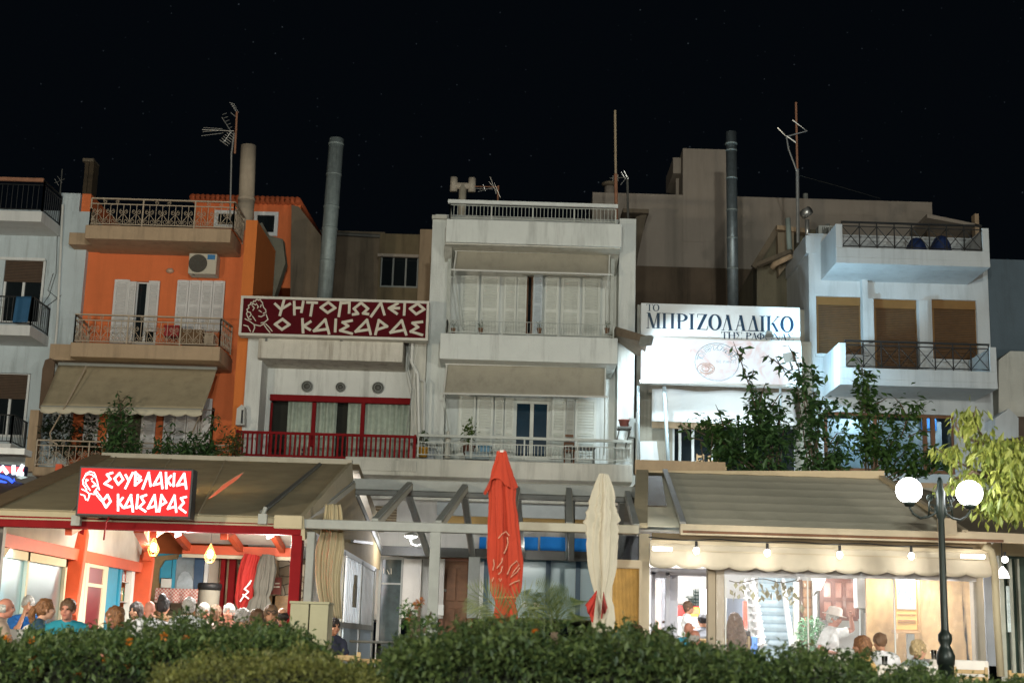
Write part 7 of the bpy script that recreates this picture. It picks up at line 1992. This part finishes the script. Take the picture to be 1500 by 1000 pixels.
P_('person with very long brown hair behind the clear plastic', 1076, 908, 23.2, 180, 'lightbrown', 'verylong', (.05,.04,.04), 'fair', seed=24)
pr_, el_ = P_('person in white top and pale sun hat raising one arm', 1222, 905, 22.9, 62, 'white', 'short', (.68,.68,.67), 'ruddy', seated=False, lean=.12, hpitch=12, arms='hatup', hat=M('pale_sun_hat', (.66,.58,.52), .8, .08), k=1.08, seed=25)
P_('person with long golden brown hair in yellow top, profile to the left', 1262, 946, 17.2, -100, 'auburn', 'bob', (.55,.36,.13), 'tan', lean=.12, seed=26)
P_('person with short brown hair in white t-shirt, back turned, by reed wall', 1289, 941, 19.0, 190, 'lightbrown', 'crop', (.64,.63,.64), 'tan', seed=27)
P_('child with blond curls in pale floral shirt, leaning on table', 1346, 953, 17.6, 120, 'blond', 'curly', (.38,.45,.46), 'fair', k=.86, seed=28, arms='table')
# chairs: one built, the rest copied
ch0 = thing('dining_chair', 'wooden dining chair', 'chair', (0,0,0), 'chairs the diners sit on')
m_chw = M('light_chair_wood', (.42,.28,.12), .5, .15, 7, .05)
MB().box(-.21,.21,-.21,.20,.42,.455).build('seat', m_chw, ch0, bevel=.01, local=True)
mb = MB()
for z in (.58,.68,.78): mb.box(-.19,.19,.205,.222,z,z+.06)
mb.box(-.21,-.17,.20,.235,.456,.88).box(.17,.21,.20,.235,.456,.88).build('backrest', m_chw, ch0, bevel=.006, local=True)
for x in (-.19,.19):
    for y in (-.19,.19): MB().bar((x,y,0), (x,y,.42), .04).build('leg', m_chw, ch0, local=True)
for i, (r_, hz, yaw, lean, lb) in enumerate(CHAIRS):
    nm = 'wooden dining chair of the ' + ' '.join(lb.split()[:9]).rstrip(',')
    c = ch0 if i == 0 else copy_thing(ch0, (0,0,0))
    c.location = (r_.location.x, r_.location.y, GZ); c.rotation_euler = (0,0,rad(yaw))
    c.location += Vector((math.sin(rad(yaw))*-.02, 0, 0))
    c.scale = (1, 1, max((hz-.10)/.455, .5)); c['label'] = nm
# plate carried by the waiter, tables with paper cloths
wt = [o for o in COL.objects if o.get('label','').startswith('standing waiter')][0]
hcw = W(1009,890,28.0).z
o = MB().lathe([(.03,0),(.10,.008),(.13,.022),(.128,.028),(.09,.012),(.01,.008)], wt.location*0 + Vector((wt.location.x+.43, wt.location.y-.06, hcw-.36)), 20).build('plate', m_plastic, None, True); tag(o, 'white plate carried by the waiter by the kitchen', 'plate')
def table(px, py, Y, label, w_=.75, d_=.75, mt=None):
    p = W(px, py, Y); z = p.z
    o = thing('dining_table', label, 'table', (p.x, Y, GZ), 'tables of the diners')
    MB().box(p.x-w_/2, p.x+w_/2, Y-d_/2, Y+d_/2, z-.03, z).build('tabletop', m_plank, o)
    for sx in (-1,1):
        for sy in (-1,1): MB().bar((p.x+sx*(w_/2-.05), Y+sy*(d_/2-.05), GZ), (p.x+sx*(w_/2-.05), Y+sy*(d_/2-.05), z-.03), .05).build('leg', m_wood, o)
    mt = mt or M('paper_cloth', (.62,.58,.52), .7, .05, 4)
    N = 40
    vs, fs = [], []
    per = [( -1+2*i/10, -1) for i in range(10)] + [(1,-1+2*i/10) for i in range(10)] + [(1-2*i/10,1) for i in range(10)] + [(-1,1-2*i/10) for i in range(10)]
    for j, (s, dz) in enumerate(((1.01,.004),(1.03,-.02),(1.06,-.22))):
        for i, (a, b) in enumerate(per): vs.append((p.x+a*w_/2*s + (.015*math.sin(i*1.7) if j == 2 else 0), Y+b*d_/2*s+(.015*math.cos(i*2.1) if j == 2 else 0), z+dz))
    fs = [tuple(range(N))] + [(j*N+i, j*N+(i+1)%N, (j+1)*N+(i+1)%N, (j+1)*N+i) for j in range(2) for i in range(N)]
    MB().add(vs, fs).build('tablecloth', mt, o, True)
    return p
tables = [(40, 922, 17.3, 'table between the ponytailed person and the beige shirt'), (132, 921, 16.9, 'table between the teal t-shirt and the curly auburn hair'), (250, 915, 20.3, 'table among the white shirted backs under the tent'),
          (345, 922, 19.9, 'table between the grey crop and the red shirt'), (1215, 960, 19.4, 'white covered table in front of the hatted person'), (1312, 974, 17.6, 'table with the glass between golden hair and blond child'), (1392, 966, 19.6, 'white covered table behind the lamp post at the right')]
for a in tables: table(*a)
rg = random.Random(21)
m_glw = clearmat('drinking_glass', (.9,.95,.95), .12)
for (px, py, Y, lb) in ((103, 918, 16.7, 'clear water glass in front of the teal t-shirt'), (160, 912, 16.9, 'clear glass on the table beside the curly auburn hair'), (1368, 958, 19.3, 'clear wine glass on the white table beside the lamp post'), (1377, 959, 19.3, 'clear short glass on the white table beside the lamp post'), (1296, 968, 17.5, 'clear glass near the golden haired diner')):
    p = W(px, py+7, Y)
    o = MB().lathe([(.030,0),(.038,.12),(.035,.12),(.028,.01)], p, 14).build('drinking_glass', m_glw, None, True); tag(o, lb, 'glass')
for (px, py, Y, lb) in ((48, 920, 17.2, 'white napkin heap on the table left of the ponytail'), (1240, 955, 19.2, 'crumpled white paper on the table behind golden hair')):
    p = W(px, py, Y); o = MB().ball(p, (.12,.09,.05), 12, 7)
    o.v = [(x+rg.uniform(-.015,.015), y+rg.uniform(-.015,.015), z+rg.uniform(-.015,.015)) for x, y, z in o.v]
    o = o.build('napkin', m_plastic, None); tag(o, lb, 'napkin')
# empty chairs seen over the hedge on the right and in the gap
for i, (px, py, Y, yaw, lb) in enumerate(((1330, 985, 16.8, 150, 'pale empty wooden chair in front of the blond child'), (1418, 978, 18.6, 170, 'pale empty wooden chair right of the lamp post'), (1480, 983, 18.6, 200, 'pale empty wooden chair at the bottom right edge'), (500, 957, 14.5, 10, 'wooden chair seen through the gap in the hedge under the counter box'), (543, 962, 15.5, -160, 'wooden chair in the hedge gap below the round table'))):
    c = copy_thing(ch0, (0,0,0), rad(yaw), lb); p = W(px, py, Y); c.location = (p.x, Y, GZ); c.scale = (1,1,max((p.z-GZ+.02)/.88, .6)); c['group'] = 'empty wooden chairs'
# ================================================================== plants
LEAF_D = leafmat('dark_shrub_leaves', (.02,.06,.022), (.10,.20,.06), .4)
LEAF_M = leafmat('mid_shrub_leaves', (.025,.07,.015), (.10,.19,.045), .4)
LEAF_Y = leafmat('yellow_green_leaves', (.13,.18,.03), (.42,.45,.10), .45)
m_bark = M('bark', (.10,.07,.045), .9, .2, 8, .3)
def sprig(mb, st, pts, Y, size, rg, dens=1.0, spread=1.0, dy=.25):
    """one leafy shoot along a pixel polyline"""
    P = [W(x, y, Y + rg.uniform(-dy, dy)*.3) for x, y in pts]
    st.tube(P, [.012]*(len(P)-1)+[.004], 5)
    for a, b in zip(P[:-1], P[1:]):
        L = (b-a).length
        n = max(3, int(L/size*4.2*dens))
        for i in range(n):
            p = a.lerp(b, rg.random())
            d = Vector((rg.gauss(0,1), rg.gauss(0,.8), rg.gauss(-.25,.5)))
            leaf(mb, p + Vector((rg.gauss(0,.03),rg.gauss(0,.05),rg.gauss(0,.02)))*spread, d, size*rg.uniform(.7,1.3), rg, .40)
def clump(mb, px0, py0, px1, py1, Y, n, size, rg, dy=.5):
    """leaves through an uneven volume"""
    c0 = [(rg.uniform(px0,px1), rg.uniform(py0,py1), rg.uniform(-dy,dy)) for _ in range(max(5, n//70))]
    for _ in range(n):
        cx, cy, cd = rg.choice(c0)
        px, py = rg.gauss(cx, (px1-px0)*.10+3), rg.gauss(cy, (py1-py0)*.10+3)
        leaf(mb, W(px, min(py, py1+8), Y+cd+rg.gauss(0,.12)), Vector((rg.gauss(0,1), rg.gauss(-.3,.8), rg.gauss(-.2,.6))), size*rg.uniform(.6,1.25), rg)
def shrub(name, label, base, Y, sprigs, clumps, size, mt, seed, cat='shrub', group=None, pot_r=None, trunk=True):
    rg = random.Random(seed)
    p = W(*base, Y)
    o = thing(name, label, cat, p, group)
    f, s = MB(), MB()
    for a in sprigs: sprig(f, s, a, Y, size, rg)
    for c in clumps:
        clump(f, *c[:4], Y, c[4], size, rg)
        for _ in range(4): s.tube([p + Vector((rg.uniform(-.1,.1),0,-.2)), W(rg.uniform(c[0],c[2]), rg.uniform(c[1],c[3]), Y)], [.02,.006], 5)
    f.build('foliage', mt, o, recalc=False)
    s.build('stem', m_bark, o)
    return o
# roof terrace above the dining room, with its planter trough
zT = W(1150, 703, 27.5).z
tr = thing('roof_terrace', 'flat terrace roof of the dining room behind the ochre ridge beam', 'roof', (5, 30, zT))
MB().box(W(936,700,27).x, 9.6, 27.0, 34.3, zT-.35, zT-.12).build('slab', m_j, tr)
tb_ = thing('planter_trough', 'long planter trough along the ochre ridge beam', 'planter', (5, 27.6, zT))
MB().box(W(1020,700,27.4).x, W(1400,700,27.4).x, 27.4, 28.1, zT-.119, zT+.02).build('trough', m_tan, tb_)
YS2 = 27.8
shrub('climbing_shrub', 'tall dark shrub whose thin shoot climbs across the lit steak panel', (1140,700), YS2,
      [[(1118,640),(1108,600),(1096,560),(1084,525),(1074,500)], [(1110,600),(1118,570),(1122,560)], [(1128,600),(1140,580),(1145,575)], [(1060,625),(1054,605),(1048,592)], [(1062,626),(1072,615),(1080,612)], [(1085,650),(1098,622),(1100,616)], [(1095,560),(1104,545),(1103,540)], [(1085,525),(1090,512),(1087,508)]],
      [(1040,632,1100,690,520), (1100,605,1165,690,900), (1096,560,1115,600,90), (1110,580,1150,630,220)], .18, LEAF_D, 31)
shrub('climbing_shrub', 'dark shrub with two high shoots between the steak panel and blue white house', (1195,700), YS2,
      [[(1185,600),(1176,570),(1170,540),(1160,515),(1154,505)], [(1172,555),(1150,540),(1135,528),(1122,520)], [(1176,560),(1180,535),(1172,520)], [(1198,640),(1200,605),(1206,580),(1212,590)], [(1185,600),(1195,575),(1203,590)], [(1150,545),(1140,530),(1136,522)], [(1215,650),(1226,635),(1236,632)]],
      [(1165,555,1195,600,240), (1180,600,1225,690,600), (1200,640,1245,695,360)], .18, LEAF_D, 32)
shrub('climbing_shrub', 'bushy green shrub rising in front of the lower lattice balcony', (1275,700), YS2,
      [[(1268,620),(1266,580),(1264,550),(1262,530)], [(1270,600),(1290,588),(1300,582)], [(1320,640),(1330,612),(1318,590),(1308,580)], [(1325,620),(1334,608),(1336,600)], [(1262,540),(1272,548),(1276,545)], [(1330,640),(1350,630),(1362,632)]],
      [(1245,585,1300,690,760), (1255,545,1275,590,150), (1300,600,1345,695,430), (1340,655,1395,695,260)], .18, LEAF_M, 33)
shrub('low_shrub', 'low mid green shrub under the white tarpaulin with drooping leaves', (1040,698), YS2,
      [[(1040,640),(1015,628),(1000,622)], [(1030,645),(1010,640),(996,618)], [(1060,680),(1062,700),(1056,712)]],
      [(1010,625,1085,668,480), (1050,660,1110,700,240)], .155, LEAF_M, 34)
# pots on the left tent's rear roof edge, in front of the orange house
YS3 = 31.5
shrub('leafy_shrub', 'tall leafy shrub in front of the khaki awning of the orange house', (178,690), YS3,
      [[(180,660),(178,620),(176,590),(172,572)], [(178,600),(188,592),(192,588)], [(176,610),(165,606),(158,602)], [(178,590),(186,580),(190,578)], [(170,640),(160,625),(152,620)]],
      [(156,610,198,680,750), (150,640,212,682,560)], .14, LEAF_D, 35)
shrub('leafy_shrub', 'wide low dark shrub in front of the white shutters beside the tall one', (285,690), YS3,
      [[(245,660),(246,640),(240,625),(252,616)], [(290,650),(305,630),(314,612),(320,606)], [(300,640),(312,625),(322,618)], [(246,640),(254,632),(258,628)], [(312,615),(304,610),(300,612)]],
      [(232,645,300,684,800), (280,640,330,684,450)], .14, LEAF_D, 36)
shrub('leafy_shrub', 'small olive shrub at the left end of the red railing', (345,690), YS3,
      [[(340,660),(346,635),(344,625)], [(345,660),(352,640),(354,632)]], [(325,640,352,684,260)], .13, leafmat('olive_leaves', (.05,.06,.015), (.14,.15,.05), .3), 37)
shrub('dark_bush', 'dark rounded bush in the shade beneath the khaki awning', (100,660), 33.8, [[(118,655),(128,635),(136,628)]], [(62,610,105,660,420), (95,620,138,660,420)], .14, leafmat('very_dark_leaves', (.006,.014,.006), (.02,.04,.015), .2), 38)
# vine garland inside the dining room
rg = random.Random(6)
vg = thing('vine_garland', 'vine garland with broad dull leaves strung behind the clear plastic', 'garland', W(1120, 860, 23.6))
f, s = MB(), MB()
s.tube([W(1068+i*10, 850+3*math.sin(i), 23.6) for i in range(11)], .008, 5)
for (cx, cy, n) in ((1075,862,5),(1090,858,6),(1110,857,9),(1120,862,7),(1142,862,6),(1150,858,8),(1162,868,6),(1168,876,3)):
    for _ in range(n): leaf(f, W(cx+rg.gauss(0,6), cy+rg.gauss(0,6), 23.6+rg.gauss(0,.1)), Vector((rg.gauss(0,.7), rg.gauss(0,.5), -1)), .11*rg.uniform(.8,1.5), rg, .6)
f.build('leaves', leafmat('dull_vine_leaves', (.20,.17,.08), (.34,.33,.20), .3), vg, recalc=False); s.build('stem', m_bark, vg)
# yellow green tree reaching in at the right
YT = 18.7
ty = thing('street_tree', 'yellow green tree with drooping leaves lit by the right globe lamp', 'tree', W(1600, 985, YT))
rg = random.Random(14)
f, s = MB(), MB()
base = Vector((W(1610, 900, YT).x, YT, GZ))
s.tube([base, base+Vector((.05,0,1.2)), base+Vector((-.1,0,2.4)), base+Vector((-.2,.1,3.4))], [.13,.11,.09,.05], 10)
sp = [[(1590,760),(1540,700),(1480,660),(1440,640),(1425,615),(1430,595)], [(1480,660),(1440,650),(1410,640),(1400,622),(1402,605)], [(1540,720),(1480,700),(1430,690),(1395,672),(1370,655)], [(1570,760),(1520,735),(1480,735),(1450,745)],
      [(1540,700),(1500,670),(1470,655),(1462,645)], [(1590,720),(1530,680),(1500,650),(1480,645)], [(1430,690),(1400,700),(1378,716)], [(1450,700),(1425,690),(1412,700)], [(1590,770),(1540,760),(1500,755)]]
for a in sp:
    P = [W(x, y, YT+rg.uniform(-.3,.3)) for x, y in a]
    s.tube(P, [.03-.024*i/(len(P)-1) for i in range(len(P))], 6)
    for p, q in zip(P[:-1], P[1:]):
        for i in range(int((q-p).length/.015)):
            c = p.lerp(q, rg.random()) + Vector((rg.gauss(0,.05), rg.gauss(0,.12), rg.gauss(0,.05)))
            if c.x < W(1366, 700, YT).x: continue
            leaf(f, c, Vector((rg.gauss(-.1,.55), rg.gauss(0,.5), -1+rg.gauss(0,.5))), rg.uniform(.09,.20), rg, .36)
for (cx, cy, rx_, ry_, n) in ((1490,680,45,35,700), (1470,735,40,22,430), (1530,700,50,60,800), (1445,655,22,22,140), (1420,612,16,18,80), (1395,660,18,14,60)):
    for _ in range(n):
        leaf(f, W(rg.gauss(cx,rx_*.5), rg.gauss(cy,ry_*.5), YT+rg.gauss(0,.3)), Vector((rg.gauss(-.1,.55), rg.gauss(0,.5), -1+rg.gauss(0,.45))), rg.uniform(.09,.20), rg, .36)
f.build('crown', LEAF_Y, ty, recalc=False); s.build('trunk', m_bark, ty)

# ================================================================== hedges in front of the terrace
HM = leafmat('hedge_leaves', (.012,.034,.008), (.095,.135,.034), .3, .6)
HM2 = leafmat('pale_hedge_leaves', (.045,.055,.011), (.155,.155,.035), .3, .6)
HM3 = leafmat('deep_hedge_leaves', (.011,.031,.008), (.088,.120,.030), .3, .6)
m_core = M('hedge_core_shade', (.012,.016,.007), .95, .3, 14, .5)
def hedge(label, prof, Y, dep, n, size, mt, seed, sprigs=(), flowers=(), bottom=1040):
    rg = random.Random(seed)
    xs = [p[0] for p in prof]
    def top(x):
        for (a, b), (c, d) in zip(prof[:-1], prof[1:]):
            if x <= c: return b + (d-b)*max(0, (x-a))/(c-a)
        return prof[-1][1]
    o = thing('hedge', label, 'hedge', W((xs[0]+xs[-1])/2, 1000, Y+dep/2)*1.0)
    o.location.z = 0
    mounds = [(rg.uniform(xs[0], xs[-1]), rg.uniform(-14, 15), rg.uniform(7, 24)) for _ in range(int((xs[-1]-xs[0])/16))]
    def bump(x, t):
        return sum(h*math.exp(-((x-mx)/w)**2) for mx, h, w in mounds)*1.0 + 5*math.sin(x*.11+t*9) + 5*math.sin(x*.37+t*17) + 3*math.sin(x*.9+t*31)
    f = MB()
    for _ in range(n):
        t = rg.random()**1.4
        x = rg.uniform(xs[0], xs[-1]); Yp = Y + dep*t
        yt_ = top(x) + (1-t)*16 + bump(x, t)*.7
        dpt = abs(rg.gauss(0, 1))
        if noise.noise(Vector((x*.035, t*3.1+seed, dpt*1.2))) < -.18 and rg.random() < .85: continue
        y = yt_ + dpt*(34 if t < .35 else 12)
        if y > bottom: y = rg.uniform(yt_, bottom)
        p = W(x, y, Yp)
        d = Vector((rg.gauss(0,.9), rg.gauss(-.4,.8), rg.gauss(.35,.9)))
        leaf(f, p + Vector((rg.gauss(0,.03),0,rg.gauss(0,.03))), d, size*rg.uniform(.5,1.35), rg, .45)
    st = MB()
    for (x, y0, y1, k) in sprigs:
        Yp = Y + dep*rg.uniform(.2,.8)
        a, b = W(x+rg.uniform(-4,4), y0, Yp), W(x+rg.uniform(-3,3), y1, Yp)
        f.tube([a, a.lerp(b,.5)+Vector((rg.gauss(0,.01),0,0)), b], [.004,.003,.002], 4)
        for i in range(k):
            p = a.lerp(b, .25+.75*i/k)
            leaf(f, p, Vector((rg.gauss(0,1), rg.gauss(0,.8), rg.gauss(.5,.4))), size*rg.uniform(.7,1.2), rg, .42)
    f.build('foliage', mt, o, recalc=False)
    if st.v: st.build('stem', m_bark, o)
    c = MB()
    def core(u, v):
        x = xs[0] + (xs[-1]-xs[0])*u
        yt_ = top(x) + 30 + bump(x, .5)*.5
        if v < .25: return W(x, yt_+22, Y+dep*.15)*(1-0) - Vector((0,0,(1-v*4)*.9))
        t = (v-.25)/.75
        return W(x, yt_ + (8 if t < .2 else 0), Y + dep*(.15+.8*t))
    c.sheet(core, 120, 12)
    c.build('dark_core', m_core, o, True)  # opaque dark sheet standing in for the shade inside the hedge
    if flowers:
        mp_ = leafmat('orange_petals', (.42,.10,.01), (.62,.22,.02), .3)
        for (x, y) in flowers:
            p = W(x, y, Y+dep*.12); fl = MB()
            for _ in range(22):
                d = Vector((rg.gauss(0,1), rg.gauss(-.6,.8), rg.gauss(.3,.8))).normalized()
                leaf(fl, p+d*.010, d, .024, rg, .8)
            fl.build('flower', mp_, o, recalc=False)
    return o
rg = random.Random(50)
spl = [(rg.gauss(275, 45), 930, rg.uniform(884, 908), 14) for _ in range(34)] + [(rg.uniform(180, 420), 935, rg.uniform(900, 920), 10) for _ in range(30)]
spl = [(x, y0, y1 if 215 < x < 345 else max(y1, 902), k) for x, y0, y1, k in spl]
hedge('long leafy hedge with orange blooms in front of the left diners', [(-60,924),(40,926),(100,928),(160,928),(220,923),(270,918),(330,920),(390,926),(440,934),(480,948),(505,972),(560,985)], 9.6, 2.2, 27000, .052, HM, 41, spl,
      [(47,938),(46,962),(54,980),(156,966),(188,975),(222,958),(190,940),(240,932),(272,936),(12,934),(115,987),(205,968)])
hedge('low yellowish hedge in the front between the two dark hedges', [(225,985),(300,962),(380,958),(440,958),(490,972),(560,990)], 8.2, 1.2, 11000, .032, HM2, 42)
hedge('broad dark hedge in front of the pergola and umbrellas', [(556,985),(575,950),(592,938),(620,930),(680,924),(740,922),(800,924),(860,926),(920,932),(980,940),(1040,952),(1075,965)], 8.8, 2.2, 27000, .051, HM3, 43,
      [(rg.uniform(600, 930), 925, rg.uniform(900, 922), 9) for _ in range(60)], [(784,926)])
hedge('right hand hedge in front of the bright dining room', [(1010,966),(1060,958),(1120,963),(1180,962),(1230,966),(1290,976),(1340,986),(1400,994),(1470,994),(1560,996)], 9.2, 2.0, 22000, .048, HM, 44,
      [(rg.uniform(1180, 1320), 965, rg.uniform(944, 960), 8) for _ in range(14)] + [(rg.uniform(1090, 1180), 960, rg.uniform(942, 952), 7) for _ in range(8)])
# flowering shrub and young palms just behind the hedge
lt = shrub('flowering_shrub', 'loose shrub with rusty orange heads at the left end of the middle hedge', (612,940), 11.4, [[(612,925),(614,900),(616,884)], [(606,930),(604,905),(600,892)], [(618,930),(628,905),(632,895)]], [(596,890,624,935,380)], .05, LEAF_M, 51)
rg = random.Random(8); mp_ = leafmat('rusty_petals', (.30,.09,.03), (.45,.18,.05), .2)
for (x, y) in ((616,881),(611,886),(601,905)):
    fl = MB()
    for _ in range(30):
        d = Vector((rg.gauss(0,1), rg.gauss(0,1), rg.gauss(.2,.8))).normalized(); leaf(fl, W(x,y,11.4)+d*.015, d, .03, rg, .8)
    fl.build('flower_head', mp_, lt, recalc=False)
def palm(label, base, Y, fronds, mt, seed):
    rg = random.Random(seed); b = W(*base, Y)
    o = thing('young_palm', label, 'palm', Vector((b.x, Y, 0)))
    st = MB(); st.tube([Vector((b.x, Y, 0)), b], [.05,.03], 10)
    for i, (tip, ctl, dy) in enumerate(fronds):
        T_, C_ = W(*tip, Y+dy), W(*ctl, Y+dy*.5)
        f = MB(); N = 20
        pts = [b*(1-t)**2 + C_*2*t*(1-t) + T_*t*t for t in [k/N for k in range(N+1)]]
        f.tube(pts, [.008-.006*k/N for k in range(N+1)], 5)
        for k in range(4, N+1):
            d = (pts[k]-pts[k-1]).normalized(); L = .23*math.sin(math.pi*(.12+.80*k/N))**.7+.03
            n_ = Vector((0,1,0)); s_ = d.cross(n_).normalized()
            for sg in (-1, 1):
                e = pts[k] + (d*.62 + s_*sg*.75 + Vector((0,rg.gauss(0,.12),-.12)))*L
                w = d*.0055; mid = pts[k].lerp(e,.5)
                f.add([pts[k]-w*.4, mid+w, e, mid-w], [(0,1,2),(0,2,3)])
        f.build('frond', mt, o, recalc=False)
    st.build('trunk', m_bark, o)
m_pl = leafmat('palm_leaf', (.07,.10,.02), (.20,.22,.06), .4)
palm('young palm with arching fronds in front of the orange red umbrella', (748,925), 11.6, [((702,892),(716,858),0), ((786,905),(768,852),.1), ((722,908),(722,880),-.3), ((770,915),(775,880),-.2), ((690,868),(725,872),.3)], m_pl, 61)
palm('young palm with upright fan fronds right of the orange red umbrella', (812,925), 11.8, [((784,862),(800,880),0), ((832,872),(820,880),.1), ((800,868),(806,885),-.2), ((836,892),(824,892),-.1), ((790,884),(800,900),.2)], leafmat('green_palm_leaf', (.04,.07,.015), (.14,.17,.05), .4), 62)

# ---------------------------------------------------------------- antennas and pipe at the left
yagi('antenna', 'tall mast with two comb antennas and three rods pointing left above the orange house', [(337,322),(339,225),(343,195)], [((296,190),(343,192)),((338,165),(345,171)),((339,192),(328,208)),((325,172),(338,192)),((339,152),(346,164))],
     [((298,187),(326,189)),((297,193),(327,191)),((295,199),(327,195))] + [((322+i*2.6,205-i*2.6),(334+i*2.6,214-i*2.6)) for i in range(6)] + [((326+i*2,168+i*5),(332+i*2,166+i*5)) for i in range(5)] + [((336+i*2,150+i*3),(344+i*1.5,153+i*3)) for i in range(5)], 35.0, m_alu, .012)
o = MB().tube([W(344,225,34.9), W(347,164,34.9)], .028, 8).build('antenna_pole', m_rust, None); tag(o, 'short rusty pole tied beside the tall comb antenna mast', 'pole')
ck = thing('dark_chimney', 'dark brown twin chimney behind the boundary of white and orange houses', 'chimney', W(129, 285, 39))
for a, b in ((122,127.5),(128.5,135)): MB().pbox(a, 236, b, 300, 39, .5).build('stack', M('dark_brown_brick', (.07,.05,.03), .9, .2, 6, .3), ck)
MB().pbox(121, 232, 137, 236.5, 38.95, .6).build('cap', m_dark, ck)
yagi('antenna', 'faint thin antenna behind the white house roof railing', [(88,285),(91,248)], [((80,268),(95,262))], [((80,262),(86,272)),((84,258),(91,268))], 38, m_metaldk, .010)
